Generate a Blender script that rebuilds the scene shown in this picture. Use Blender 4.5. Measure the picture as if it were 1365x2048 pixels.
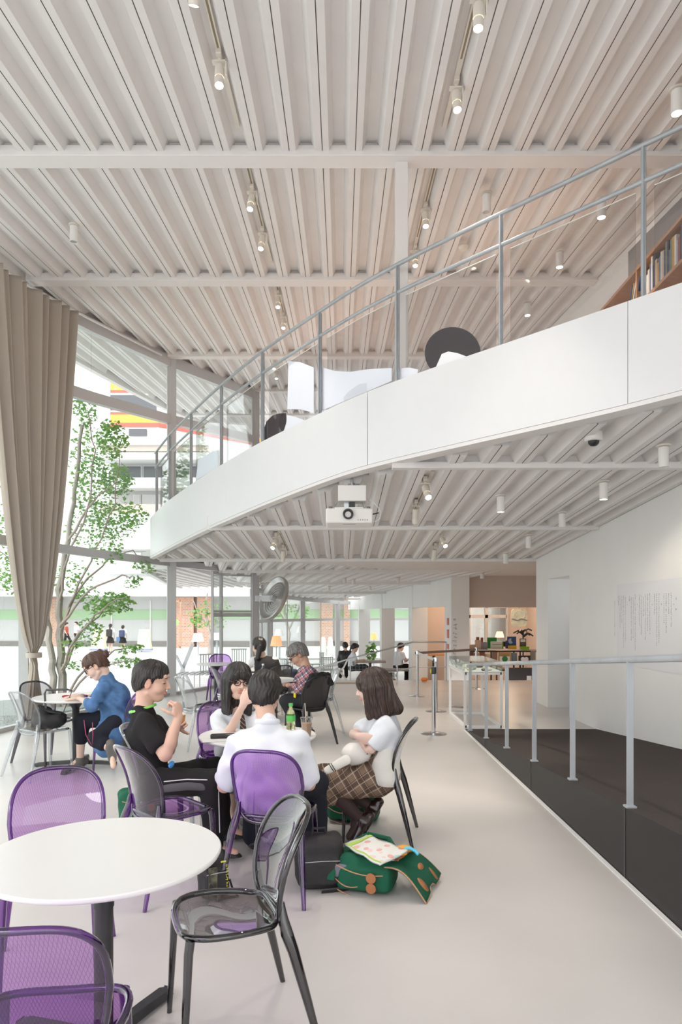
import bpy, math, random
import numpy as np
from mathutils import Vector, Matrix
random.seed(7)
for o in list(bpy.data.objects): bpy.data.objects.remove(o)
SC = bpy.context.scene
COL = SC.collection
# ------------------------------------------------------------------ camera, world, exposure
cam = bpy.data.objects.new('camera', bpy.data.cameras.new('camera'))
COL.objects.link(cam); SC.camera = cam
cam.location = (0, 0, 1.6); cam.rotation_euler = (math.radians(90), 0, 0)
cam.data.sensor_fit = 'HORIZONTAL'; cam.data.sensor_width = 24.0; cam.data.lens = 24.0
cam.data.shift_y = 204.0 / 1365.0; cam.data.clip_end = 400
SC.view_settings.view_transform = 'Standard'; SC.view_settings.look = 'None'
SC.view_settings.gamma = 1.0; SC.view_settings.use_curve_mapping = False
SC.view_settings.exposure = 0.7
SC.cycles.transparent_max_bounces = 32
wd = bpy.data.worlds.new('overcast'); SC.world = wd; wd.use_nodes = True
nt = wd.node_tree; bgn = nt.nodes['Background']
tc = nt.nodes.new('ShaderNodeTexCoord'); sx = nt.nodes.new('ShaderNodeSeparateXYZ'); rp = nt.nodes.new('ShaderNodeValToRGB')
nt.links.new(tc.outputs['Generated'], sx.inputs[0]); nt.links.new(sx.outputs['Z'], rp.inputs[0]); nt.links.new(rp.outputs[0], bgn.inputs[0])
rp.color_ramp.elements[0].position = 0.0; rp.color_ramp.elements[0].color = (1, .985, .97, 1)
rp.color_ramp.elements[1].position = 0.6; rp.color_ramp.elements[1].color = (.93, .96, 1, 1)
bgn.inputs[1].default_value = 1.35
def lamp(name, kind, loc, energy, color=(1, 1, 1), size=.1, rot=(0, 0, 0), spot=1.2, sizey=None):
    L = bpy.data.lights.new(name, kind); L.energy = energy; L.color = color
    if kind == 'AREA':
        L.size = size
        if sizey: L.shape = 'RECTANGLE'; L.size_y = sizey
    elif kind == 'SUN': L.angle = size
    else: L.shadow_soft_size = size
    if kind == 'SPOT': L.spot_size = spot; L.spot_blend = .6
    o = bpy.data.objects.new(name, L); COL.objects.link(o); o.location = loc; o.rotation_euler = rot
    return o
# daylight: soft high sun through the cloud, coming over the plaza on the left
lamp('sun', 'SUN', (0, 0, 12), 1.2, (1, .98, .95), math.radians(40), (math.radians(38), math.radians(-34), 0))

F = 1365.0
def W(px, py, z):            # a measured sight line met at depth z
    return Vector(((px - 682.5) * z / F, z, 1.6 + (1228.0 - py) * z / F))
def V(px, h, z):             # measured column, known height
    return Vector(((px - 682.5) * z / F, z, h))
def lerp(a, b, t): return a + (b - a) * t
def interp(x, xs, ys): return float(np.interp(x, xs, ys))
def lin(c):
    if isinstance(c, str):
        c = c.lstrip('#'); c = [int(c[i:i + 2], 16) / 255 for i in (0, 2, 4)]
        c = [(x / 12.92 if x <= .04045 else ((x + .055) / 1.055) ** 2.4) for x in c]
    return (c[0], c[1], c[2], 1.0)
# ------------------------------------------------------------------ materials
def newmat(name):
    m = bpy.data.materials.new(name); m.use_nodes = True
    nt = m.node_tree; b = nt.nodes['Principled BSDF']
    return m, nt, b
def mat(name, c, rough=.5, metal=0, spec=.5, noise=0, nscale=8, bump=0, bscale=60, emit=0, coat=0, stretch=None, alpha=None, coords='Object'):
    m, nt, b = newmat(name); c = lin(c)
    b.inputs['Base Color'].default_value = c; b.inputs['Roughness'].default_value = rough
    b.inputs['Metallic'].default_value = metal; b.inputs['Specular IOR Level'].default_value = spec
    b.inputs['Coat Weight'].default_value = coat
    if emit:
        b.inputs['Emission Color'].default_value = c; b.inputs['Emission Strength'].default_value = emit
    if noise or bump:
        tc = nt.nodes.new('ShaderNodeTexCoord'); mp = nt.nodes.new('ShaderNodeMapping')
        nt.links.new(tc.outputs[coords], mp.inputs[0])
        if stretch: mp.inputs['Scale'].default_value = stretch
    if noise:
        n = nt.nodes.new('ShaderNodeTexNoise'); n.inputs['Scale'].default_value = nscale; n.inputs['Detail'].default_value = 6
        nt.links.new(mp.outputs[0], n.inputs['Vector'])
        r = nt.nodes.new('ShaderNodeMapRange'); nt.links.new(n.outputs[0], r.inputs[0])
        r.inputs[1].default_value = .3; r.inputs[2].default_value = .7
        r.inputs[3].default_value = 1 - noise; r.inputs[4].default_value = 1 + noise * .5
        x = nt.nodes.new('ShaderNodeVectorMath'); x.operation = 'SCALE'; x.inputs[0].default_value = c[:3]
        nt.links.new(r.outputs[0], x.inputs['Scale']); nt.links.new(x.outputs[0], b.inputs['Base Color'])
    if bump:
        n = nt.nodes.new('ShaderNodeTexNoise'); n.inputs['Scale'].default_value = bscale; n.inputs['Detail'].default_value = 4
        nt.links.new(mp.outputs[0], n.inputs['Vector'])
        bp = nt.nodes.new('ShaderNodeBump'); bp.inputs['Strength'].default_value = bump; bp.inputs['Distance'].default_value = .01
        nt.links.new(n.outputs[0], bp.inputs['Height']); nt.links.new(bp.outputs[0], b.inputs['Normal'])
    return m
def node(nt, t, **kw):
    n = nt.nodes.new(t)
    for k, v in kw.items(): setattr(n, k, v)
    return n
def mth(nt, op, a, b=None):
    n = nt.nodes.new('ShaderNodeMath'); n.operation = op
    for i, v in enumerate((a, b)):
        if v is None: continue
        if isinstance(v, (int, float)): n.inputs[i].default_value = v
        else: nt.links.new(v, n.inputs[i])
    return n.outputs[0]
def sheer(name, tint, tint2=None, gloss=1.0, pattern=0, rough=.02, fac=None):
    """clear or tinted plastic / glass sheet: straight-through light plus a fresnel reflection"""
    m = bpy.data.materials.new(name); m.use_nodes = True; nt = m.node_tree; nt.nodes.clear()
    out = nt.nodes.new('ShaderNodeOutputMaterial'); mix = nt.nodes.new('ShaderNodeMixShader')
    tr = nt.nodes.new('ShaderNodeBsdfTransparent'); gl = nt.nodes.new('ShaderNodeBsdfGlossy')
    gl.inputs['Roughness'].default_value = rough
    fw = nt.nodes.new('ShaderNodeLayerWeight'); fw.inputs[0].default_value = .5
    f = mth(nt, 'MULTIPLY', mth(nt, 'ADD', mth(nt, 'MULTIPLY', mth(nt, 'POWER', fw.outputs['Facing'], 5), .92), .04), gloss)
    nt.links.new(f, mix.inputs[0]); nt.links.new(tr.outputs[0], mix.inputs[1]); nt.links.new(gl.outputs[0], mix.inputs[2])
    t1 = lin(tint); t2 = lin(tint2) if tint2 else t1
    lw = nt.nodes.new('ShaderNodeLayerWeight'); lw.inputs[0].default_value = .35
    cm = nt.nodes.new('ShaderNodeMix'); cm.data_type = 'RGBA'
    cm.inputs[6].default_value = t1; cm.inputs[7].default_value = t2
    nt.links.new(lw.outputs['Facing'], cm.inputs[0]); last = cm.outputs[2]
    if pattern:
        tc = nt.nodes.new('ShaderNodeTexCoord'); s = nt.nodes.new('ShaderNodeSeparateXYZ'); nt.links.new(tc.outputs['Object'], s.inputs[0])
        yz = mth(nt, 'ADD', s.outputs['Z'], s.outputs['Y'])
        a = mth(nt, 'MULTIPLY', mth(nt, 'ADD', s.outputs['X'], mth(nt, 'MULTIPLY', yz, .55)), 105)
        b = mth(nt, 'MULTIPLY', mth(nt, 'SUBTRACT', s.outputs['X'], mth(nt, 'MULTIPLY', yz, .55)), 105)
        la = mth(nt, 'LESS_THAN', mth(nt, 'FRACT', a), .16); lb = mth(nt, 'LESS_THAN', mth(nt, 'FRACT', b), .16)
        l = mth(nt, 'MULTIPLY', mth(nt, 'MAXIMUM', la, lb), pattern)
        sc = nt.nodes.new('ShaderNodeVectorMath'); sc.operation = 'SCALE'
        nt.links.new(last, sc.inputs[0]); nt.links.new(mth(nt, 'SUBTRACT', 1.0, l), sc.inputs['Scale']); last = sc.outputs[0]
    nt.links.new(last, tr.inputs[0]); nt.links.new(mix.outputs[0], out.inputs[0])
    return m
def solidglass(name, tint, rough=.03):
    m, nt, b = newmat(name); b.inputs['Base Color'].default_value = lin(tint); b.inputs['Roughness'].default_value = rough
    b.inputs['Transmission Weight'].default_value = 1; b.inputs['IOR'].default_value = 1.45
    return m
def vcol(name, rough=.55, sss=0):
    m, nt, b = newmat(name); a = nt.nodes.new('ShaderNodeAttribute'); a.attribute_name = 'Col'
    nt.links.new(a.outputs['Color'], b.inputs['Base Color']); b.inputs['Roughness'].default_value = rough
    if sss:
        b.inputs['Subsurface Weight'].default_value = sss; b.inputs['Subsurface Radius'].default_value = (.02, .008, .004); b.inputs['Subsurface Scale'].default_value = .5
    return m
def plaid(name, base, bands, rot=(0, 0, 0), rough=.8):
    """woven check: bands = [(frequency per metre, width 0..1, phase, colour, strength)] along both weave directions"""
    m, nt, b = newmat(name); b.inputs['Roughness'].default_value = rough; b.inputs['Specular IOR Level'].default_value = .2
    tc = nt.nodes.new('ShaderNodeTexCoord'); mp = nt.nodes.new('ShaderNodeMapping'); mp.inputs['Rotation'].default_value = rot
    nt.links.new(tc.outputs['Object'], mp.inputs[0]); s = nt.nodes.new('ShaderNodeSeparateXYZ'); nt.links.new(mp.outputs[0], s.inputs[0])
    rgb = nt.nodes.new('ShaderNodeRGB'); rgb.outputs[0].default_value = lin(base); last = rgb.outputs[0]
    for fr, w, ph, c, st in bands:
        for ax in ('X', 'Z'):
            v = mth(nt, 'FRACT', mth(nt, 'ADD', mth(nt, 'MULTIPLY', s.outputs[ax], fr), ph))
            l = mth(nt, 'MULTIPLY', mth(nt, 'LESS_THAN', v, w), st)
            mx = nt.nodes.new('ShaderNodeMix'); mx.data_type = 'RGBA'; mx.inputs[7].default_value = lin(c)
            nt.links.new(l, mx.inputs[0]); nt.links.new(last, mx.inputs[6]); last = mx.outputs[2]
    nt.links.new(last, b.inputs['Base Color'])
    return m
# ------------------------------------------------------------------ object helpers
def tag(o, label=None, cat=None, group=None, kind=None):
    if label: o['label'] = label
    if cat: o['category'] = cat
    if group: o['group'] = group
    if kind: o['kind'] = kind
    return o
def empty(name, loc=(0, 0, 0), rz=0, label=None, cat=None, group=None, kind=None):
    o = bpy.data.objects.new(name, None); COL.objects.link(o); o.location = loc; o.rotation_euler = (0, 0, rz)
    o.empty_display_size = .1
    return tag(o, label, cat, group, kind)
class MB:
    def __init__(s): s.v = []; s.f = []; s.mi = []; s.cur = 0
    def add(s, vs, fs):
        n = len(s.v); s.v += [tuple(v) for v in vs]; s.f += [tuple(i + n for i in f) for f in fs]; s.mi += [s.cur] * len(fs); return s
    def box(s, c, d, M=None, rz=0, bev=0):
        hx, hy, hz = d[0] / 2, d[1] / 2, d[2] / 2
        if bev:
            vs = []; r = bev; seg = 3
            ring = []
            for (sx_, sy_, a0) in ((1, 1, 0), (-1, 1, 90), (-1, -1, 180), (1, -1, 270)):
                for k in range(seg + 1):
                    a = math.radians(a0 + 90 * k / seg); ring.append((sx_ * (hx - r), sy_ * (hy - r), math.cos(a), math.sin(a)))
            levels = [(-hz, r * .0, 1), (-hz + r * .3, .7, 0), (-hz + r, 1, 0), (hz - r, 1, 0), (hz - r * .3, .7, 0), (hz, 0, 1)]
            n = len(ring)
            for (z, q, _) in levels:
                for (x, y, cx, cy) in ring: vs.append((x + cx * r * q, y + cy * r * q, z))
            fs = []
            for l in range(len(levels) - 1):
                for i in range(n): j = (i + 1) % n; fs.append((l * n + i, l * n + j, (l + 1) * n + j, (l + 1) * n + i))
            fs.append(tuple(range(n))[::-1]); fs.append(tuple((len(levels) - 1) * n + i for i in range(n)))
        else:
            vs = [(x, y, z) for z in (-hz, hz) for y in (-hy, hy) for x in (-hx, hx)]
            fs = [(0, 2, 3, 1), (4, 5, 7, 6), (0, 1, 5, 4), (2, 6, 7, 3), (0, 4, 6, 2), (1, 3, 7, 5)]
        R = M if M is not None else Matrix.Rotation(rz, 3, 'Z'); c = Vector(c)
        return s.add([R @ Vector(v) + c for v in vs], fs)
    def bar(s, a, b, w, h, up=(0, 0, 1)):
        a = Vector(a); b = Vector(b); y = (b - a); L = y.length; y.normalize(); x = y.cross(Vector(up))
        if x.length < 1e-4: x = y.cross(Vector((1, 0, 0)))
        x.normalize(); z = x.cross(y)
        return s.box((a + b) / 2, (w, L, h), Matrix((x, y, z)).transposed())
    def tube(s, pts, r, n=10, cap=True, closed=False, flat=None):
        pts = [Vector(p) for p in pts]; m = len(pts); rs = r if isinstance(r, (list, tuple)) else [r] * m
        vs = []; prev = None
        for i, p in enumerate(pts):
            if closed: t = pts[(i + 1) % m] - pts[i - 1]
            else: t = pts[min(i + 1, m - 1)] - pts[max(i - 1, 0)]
            t.normalize()
            if prev is None:
                u = t.cross(Vector((0, 0, 1)))
                if u.length < .05: u = t.cross(Vector((0, 1, 0)))
            else: u = prev - t * prev.dot(t)
            u.normalize(); w = t.cross(u); prev = u
            for k in range(n):
                a = 2 * math.pi * k / n; vs.append(p + u * math.cos(a) * rs[i] * (flat[0] if flat else 1) + w * math.sin(a) * rs[i] * (flat[1] if flat else 1))
        fs = []
        for i in range(m if closed else m - 1):
            j = (i + 1) % m
            for k in range(n): l = (k + 1) % n; fs.append((i * n + k, i * n + l, j * n + l, j * n + k))
        if cap and not closed: fs.append(tuple(range(n))[::-1]); fs.append(tuple((m - 1) * n + k for k in range(n)))
        return s.add(vs, fs)
    def lathe(s, prof, c=(0, 0, 0), n=24, M=None, cap=True):
        vs = []; c = Vector(c)
        for (r, z) in prof:
            for k in range(n):
                a = 2 * math.pi * k / n; v = Vector((r * math.cos(a), r * math.sin(a), z))
                vs.append((M @ v if M is not None else v) + c)
        fs = []; m = len(prof)
        for i in range(m - 1):
            for k in range(n): l = (k + 1) % n; fs.append((i * n + k, i * n + l, (i + 1) * n + l, (i + 1) * n + k))
        if cap: fs.append(tuple(range(n))[::-1]); fs.append(tuple((m - 1) * n + k for k in range(n)))
        return s.add(vs, fs)
    def prism(s, poly, z0, z1):
        n = len(poly); f = (lambda z, p: z(p) if callable(z) else z)
        vs = [(p[0], p[1], f(z0, p)) for p in poly] + [(p[0], p[1], f(z1, p)) for p in poly]
        fs = [tuple(range(n))[::-1], tuple(range(n, 2 * n))] + [(i, (i + 1) % n, n + (i + 1) % n, n + i) for i in range(n)]
        return s.add(vs, fs)
    def quad(s, a, b, c, d): return s.add([a, b, c, d], [(0, 1, 2, 3)])
    def grid(s, fn, nu, nv):
        vs = [fn(i / nu, j / nv) for j in range(nv + 1) for i in range(nu + 1)]; w = nu + 1
        return s.add(vs, [(j * w + i, j * w + i + 1, (j + 1) * w + i + 1, (j + 1) * w + i) for j in range(nv) for i in range(nu)])
    def build(s, name, m=None, parent=None, smooth=False, loc=None, label=None, cat=None, group=None, kind=None, fix=True, solid=0, bevel=0):
        me = bpy.data.meshes.new(name); 
        org = Vector(loc) if loc is not None else None
        vs = [tuple(Vector(v) - org) for v in s.v] if org is not None else s.v
        me.from_pydata(vs, [], s.f); 
        for mm in (m if isinstance(m, (list, tuple)) else [m]): me.materials.append(mm)
        if any(s.mi): me.polygons.foreach_set('material_index', s.mi)
        if smooth:
            me.polygons.foreach_set('use_smooth', [True] * len(me.polygons))
            if smooth != 'all': me.set_sharp_from_angle(angle=math.radians(40))
        me.update()
        o = bpy.data.objects.new(name, me); COL.objects.link(o); o.parent = parent
        if org is not None: o.location = org
        if solid:
            md = o.modifiers.new('solid', 'SOLIDIFY'); md.thickness = solid; md.offset = 0
        if bevel:
            md = o.modifiers.new('bevel', 'BEVEL'); md.width = bevel; md.segments = 2; md.limit_method = 'ANGLE'
        return tag(o, label, cat, group, kind)
def copy_tree(o, parent=None):
    c = o.copy(); COL.objects.link(c); c.parent = parent
    for ch in list(o.children): copy_tree(ch, c)
    return c
def place(o, loc, rz=0, label=None, group=None):
    o.location = loc; o.rotation_euler = (0, 0, rz)
    if label: o['label'] = label
    if group: o['group'] = group
    return o
# ------------------------------------------------------------------ smooth solid modeller (distance field -> quad mesh)
class Clay:
    def __init__(s, k=.02): s.p = []; s.k = k; s.cuts = []; s.disp = None
    def cone(s, a, b, ra, rb=None, col=None, k=None, flat=None):
        rb = ra if rb is None else rb
        a = np.array(a, dtype=np.float32); b = np.array(b, dtype=np.float32); ab = b - a; L2 = max(float(ab @ ab), 1e-9)
        fl = None
        if flat: d = np.array(Vector(flat[0]).normalized(), dtype=np.float32); fl = (d, 1 / flat[1] - 1)
        def fn(x, y, z):
            t = ((x - a[0]) * ab[0] + (y - a[1]) * ab[1] + (z - a[2]) * ab[2]) / L2; t = np.clip(t, 0, 1)
            qx = x - a[0] - t * ab[0]; qy = y - a[1] - t * ab[1]; qz = z - a[2] - t * ab[2]
            if fl:
                q = (qx * fl[0][0] + qy * fl[0][1] + qz * fl[0][2]) * fl[1]; qx = qx + q * fl[0][0]; qy = qy + q * fl[0][1]; qz = qz + q * fl[0][2]
            return np.sqrt(qx * qx + qy * qy + qz * qz) - (ra + (rb - ra) * t)
        r = max(ra, rb); s.p.append((np.minimum(a, b) - r, np.maximum(a, b) + r, fn, s.k if k is None else k, col, 0)); return s
    def ell(s, c, rad, R=None, col=None, k=None, sub=0):
        c = np.array(c, dtype=np.float32); A = np.array(R, dtype=np.float32) if R is not None else np.eye(3, dtype=np.float32)
        r = np.array(rad, dtype=np.float32)
        def fn(x, y, z):
            x = x - c[0]; y = y - c[1]; z = z - c[2]
            u = (x * A[0][0] + y * A[1][0] + z * A[2][0]) / r[0]; v = (x * A[0][1] + y * A[1][1] + z * A[2][1]) / r[1]; w = (x * A[0][2] + y * A[1][2] + z * A[2][2]) / r[2]
            k0 = np.sqrt(u * u + v * v + w * w) + 1e-6; k1 = np.sqrt((u / r[0]) ** 2 + (v / r[1]) ** 2 + (w / r[2]) ** 2) + 1e-6
            return k0 * (k0 - 1) / k1
        m = float(r.max()); s.p.append((c - m, c + m, fn, s.k if k is None else k, col, sub)); return s
    def box(s, c, d, R=None, r=.01, col=None, k=None, sub=0):
        c = np.array(c, dtype=np.float32); A = np.array(R, dtype=np.float32) if R is not None else np.eye(3, dtype=np.float32); hd = np.array(d, dtype=np.float32) / 2 - r
        def fn(x, y, z):
            x = x - c[0]; y = y - c[1]; z = z - c[2]
            u = np.abs(x * A[0][0] + y * A[1][0] + z * A[2][0]) - hd[0]; v = np.abs(x * A[0][1] + y * A[1][1] + z * A[2][1]) - hd[1]; w = np.abs(x * A[0][2] + y * A[1][2] + z * A[2][2]) - hd[2]
            return np.sqrt(np.maximum(u, 0) ** 2 + np.maximum(v, 0) ** 2 + np.maximum(w, 0) ** 2) + np.minimum(np.maximum(u, np.maximum(v, w)), 0) - r
        m = float(np.linalg.norm(np.array(d) / 2)); s.p.append((c - m, c + m, fn, s.k if k is None else k, col, sub)); return s
    def cut(s, p, n): s.cuts.append((Vector(p), Vector(n).normalized())); return s
    def build(s, name, mt, parent=None, h=.008, base=(.8, .8, .8), label=None, loc=None, **kw):
        lo = np.min([p[0] for p in s.p if not p[5]], axis=0) - 3 * h - .01; hi = np.max([p[1] for p in s.p if not p[5]], axis=0) + 3 * h + .01
        n = np.ceil((hi - lo) / h).astype(int) + 1
        ax = [lo[i] + h * np.arange(n[i], dtype=np.float32) for i in range(3)]
        D = np.full(n, 1.0, np.float32); B = np.full(n, 1.0, np.float32); C = np.zeros(n, np.int16); cols = [lin(base)]
        for (a, b, fn, k, col, sub) in s.p:
            i0 = np.maximum(((a - lo - k - 2.5 * h) / h).astype(int), 0); i1 = np.minimum(((b - lo + k + 2.5 * h) / h).astype(int) + 2, n)
            if (i1 <= i0).any(): continue
            sl = tuple(slice(i0[i], i1[i]) for i in range(3))
            d = fn(ax[0][sl[0]][:, None, None], ax[1][sl[1]][None, :, None], ax[2][sl[2]][None, None, :]).astype(np.float32)
            E = D[sl]
            if sub:
                t = np.clip(.5 - .5 * (E + d) / k, 0, 1); D[sl] = E * (1 - t) - d * t + k * t * (1 - t); continue
            t = np.clip(.5 + .5 * (d - E) / k, 0, 1); D[sl] = d * (1 - t) + E * t - k * t * (1 - t)
            ci = 0
            if col is not None:
                cols.append(lin(col)); ci = len(cols) - 1
            m = d < B[sl]; B[sl][m] = d[m]; C[sl][m] = ci
        for (p, nn) in s.cuts:
            D = np.maximum(D, (ax[0][:, None, None] - p.x) * nn.x + (ax[1][None, :, None] - p.y) * nn.y + (ax[2][None, None, :] - p.z) * nn.z)
        if s.disp is not None:
            m = np.abs(D) < .05; I = np.nonzero(m); D[m] += s.disp(ax[0][I[0]], ax[1][I[1]], ax[2][I[2]]).astype(np.float32)
        S = D < 0
        ce = np.zeros(n - 1, np.int8)
        for dx in (0, 1):
            for dy in (0, 1):
                for dz in (0, 1): ce += S[dx:n[0] - 1 + dx, dy:n[1] - 1 + dy, dz:n[2] - 1 + dz]
        I = np.nonzero((ce > 0) & (ce < 8)); N = len(I[0]); idx = np.full(n - 1, -1, np.int32); idx[I] = np.arange(N)
        P = np.zeros((N, 3)); cnt = np.zeros(N)
        cor = [(a, b, c) for a in (0, 1) for b in (0, 1) for c in (0, 1)]
        for a in cor:
            for b in cor:
                if sum(b) <= sum(a) or sum(abs(a[i] - b[i]) for i in range(3)) != 1: continue
                da = D[I[0] + a[0], I[1] + a[1], I[2] + a[2]]; db = D[I[0] + b[0], I[1] + b[1], I[2] + b[2]]
                m = (da < 0) != (db < 0); t = np.where(m, da / np.where(m, da - db, 1), 0)
                for i in range(3): P[:, i] += np.where(m, a[i] + (b[i] - a[i]) * t, 0)
                cnt += m
        P = (P / cnt[:, None] + np.stack(I, 1)) * h + lo
        fs = []
        for x in range(3):
            y, z = (x + 1) % 3, (x + 2) % 3
            a = [slice(None)] * 3; b = [slice(None)] * 3; a[x] = slice(0, -1); b[x] = slice(1, None)
            A = S[tuple(a)]; Bq = S[tuple(b)]; E = np.stack(np.nonzero(A != Bq), 1); sg = A[tuple(E.T)]
            ok = (E[:, y] > 0) & (E[:, z] > 0) & (E[:, y] < n[y] - 1) & (E[:, z] < n[z] - 1); E = E[ok]; sg = sg[ok]
            q = []
            for (oy, oz) in ((-1, -1), (0, -1), (0, 0), (-1, 0)):
                e = E.copy(); e[:, y] += oy; e[:, z] += oz; q.append(idx[tuple(e.T)])
            q = np.stack(q, 1); q[~sg] = q[~sg][:, ::-1]; fs.append(q)
        Q = np.concatenate(fs)
        me = bpy.data.meshes.new(name); org = np.array(loc, dtype=float) if loc is not None else np.zeros(3)
        me.vertices.add(N); me.vertices.foreach_set('co', (P - org).ravel())
        me.loops.add(Q.size); me.loops.foreach_set('vertex_index', Q.ravel().astype(np.int32))
        me.polygons.add(len(Q)); me.polygons.foreach_set('loop_start', np.arange(0, Q.size, 4, dtype=np.int32))
        me.update(calc_edges=True); me.validate()
        if len(cols) > 1:
            ci = np.round((P - lo) / h).astype(int); cc = C[tuple(ci.T)]; ca = me.color_attributes.new('Col', 'FLOAT_COLOR', 'POINT')
            ca.data.foreach_set('color', np.array(cols, np.float32)[cc].ravel())
        else:
            ca = me.color_attributes.new('Col', 'FLOAT_COLOR', 'POINT'); ca.data.foreach_set('color', np.tile(np.array(cols[0], np.float32), N))
        me.polygons.foreach_set('use_smooth', [True] * len(me.polygons)); me.materials.append(mt)
        o = bpy.data.objects.new(name, me); COL.objects.link(o); o.parent = parent
        if loc is not None: o.location = loc
        return tag(o, label, **kw)
def folds(amp=.003, f=45, seed=0):
    r = random.Random(seed); ds = [(Vector((r.uniform(-1, 1), r.uniform(-1, 1), r.uniform(-.6, .6))).normalized(), r.uniform(.5, 1.4) * f, r.uniform(0, 6)) for _ in range(4)]
    def fn(x, y, z):
        o = 0
        for d, q, p in ds:
            o = o + np.sin((x * d.x + y * d.y + z * d.z) * q + p + 1.5 * np.sin(z * 17 + x * 11 + p))
        return o * amp / 2
    return fn
# ------------------------------------------------------------------ palette
M = {}
M['white'] = mat('white_paint', (.86, .855, .84), .55, noise=.02, nscale=2)
M['ceil'] = mat('ceiling_paint', (.80, .775, .76), .6, noise=.03, nscale=3)
M['beam'] = mat('beam_paint', (.80, .775, .76), .5)
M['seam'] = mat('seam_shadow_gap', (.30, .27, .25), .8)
M['fascia'] = mat('fascia_panel', (.775, .78, .785), .4, noise=.01)
M['concrete'] = mat('polished_concrete', (.66, .63, .605), .32, noise=.09, nscale=.9, bump=.03, bscale=14)
M['steel'] = mat('satin_steel', (.52, .54, .56), .35, metal=.85)
M['galv'] = mat('galvanised_steel', (.52, .55, .58), .45, metal=.35, noise=.12, nscale=6, stretch=(1, 1, .3))
M['alu'] = mat('grey_window_frame', (.56, .555, .56), .45, metal=.15)
M['alud'] = mat('window_gasket', (.15, .15, .15), .6)
M['black'] = mat('black_metal', (.03, .03, .032), .4)
M['bplast'] = mat('black_plastic', (.02, .02, .022), .35)
M['carpet'] = mat('charcoal_carpet', (.088, .074, .070), .95, spec=.1, noise=.18, nscale=160, bump=.4, bscale=260)
M['wplast'] = mat('white_plastic', (.82, .80, .77), .4)
M['cream'] = mat('cream_plastic', (.75, .70, .62), .5)
M['glass'] = sheer('window_glass', (.93, .96, .95), gloss=.9)
M['railglass'] = sheer('balustrade_glass', (.90, .90, .90), gloss=1.6)
M['tabletop'] = mat('white_laminate', (.86, .855, .84), .3)
M['lens_on'] = mat('lit_lamp_lens', (1, .90, .78), .3, emit=14)
M['wood'] = mat('light_oak', (.42, .23, .12), .5, noise=.15, nscale=6, stretch=(1, 8, 8))
M['beige'] = mat('beige_wall_paint', (.60, .51, .45), .6)
M['tan'] = mat('tan_tactile_strip', (.50, .40, .30), .7, bump=.5, bscale=120)
M['paver'] = None
# perforated black panel (ramp side)
def perforated(name, c, hole, sc=110, rough=.5):
    m, nt, b = newmat(name); b.inputs['Roughness'].default_value = rough
    tc = nt.nodes.new('ShaderNodeTexCoord'); s = nt.nodes.new('ShaderNodeSeparateXYZ'); nt.links.new(tc.outputs['Object'], s.inputs[0])
    u = mth(nt, 'FRACT', mth(nt, 'MULTIPLY', mth(nt, 'ADD', s.outputs['Y'], s.outputs['Z']), sc)); v = mth(nt, 'FRACT', mth(nt, 'MULTIPLY', mth(nt, 'SUBTRACT', s.outputs['Y'], s.outputs['Z']), sc))
    l = mth(nt, 'MULTIPLY', mth(nt, 'LESS_THAN', u, .55), mth(nt, 'LESS_THAN', v, .55))
    mx = nt.nodes.new('ShaderNodeMix'); mx.data_type = 'RGBA'; mx.inputs[6].default_value = lin(c); mx.inputs[7].default_value = lin(hole)
    nt.links.new(l, mx.inputs[0]); nt.links.new(mx.outputs[2], b.inputs['Base Color']); return m
M['perf'] = perforated('perforated_black_panel', (.026, .022, .021), (.008, .007, .007), 62)
M['mesh'] = perforated('grey_perforated_panel', (.36, .34, .34), (.22, .21, .21), 45)
def brick(name, c1, c2, mort, sc=3, coords='Object', bw=.5, rh=.25, ms=.02, rot=(math.radians(90), 0, 0)):
    m, nt, b = newmat(name); b.inputs['Roughness'].default_value = .85
    tc = nt.nodes.new('ShaderNodeTexCoord'); mp = nt.nodes.new('ShaderNodeMapping'); mp.inputs['Rotation'].default_value = rot
    nt.links.new(tc.outputs[coords], mp.inputs[0]); t = nt.nodes.new('ShaderNodeTexBrick'); nt.links.new(mp.outputs[0], t.inputs[0])
    t.inputs['Color1'].default_value = lin(c1); t.inputs['Color2'].default_value = lin(c2); t.inputs['Mortar'].default_value = lin(mort)
    t.inputs['Scale'].default_value = sc; t.inputs['Brick Width'].default_value = bw; t.inputs['Row Height'].default_value = rh; t.inputs['Mortar Size'].default_value = ms
    nt.links.new(t.outputs[0], b.inputs['Base Color']); return m
M['brick'] = brick('red_brick', (.50, .27, .18), (.60, .36, .26), (.6, .52, .46), 2.2, ms=.03)
M['paver'] = brick('grey_pavers', (.64, .63, .62), (.72, .71, .69), (.46, .45, .44), .45, ms=.012, bw=1.1, rh=.30, rot=(0, 0, 0))
def S(o, k='structure'): o['kind'] = k; return o
# ------------------------------------------------------------------ floor
XR = 3.55          # right wall plane
fl = MB().prism([(-5.2, -4), (5.6, -4), (5.6, 16.5), (-2.15, 16.5), (-3.38, 13.42), (-4.12, 11.2), (-4.62, 9.3), (-4.9, 7), (-5.05, 4)], -.25, 0)
S(fl.build('floor', M['concrete']))
S(MB().prism([(-2.7, 16.5), (6, 16.5), (6, 34), (-2.9, 34)], -.8, -.6).build('floor_lower_level', M['concrete']))
tag(MB().box((.13, 15.75, .004), (.72, .30, .008)).build('tactile_strip', M['tan'], label='tan textured warning strip on the floor at the top of the sunken area', cat='floor strip'))
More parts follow.
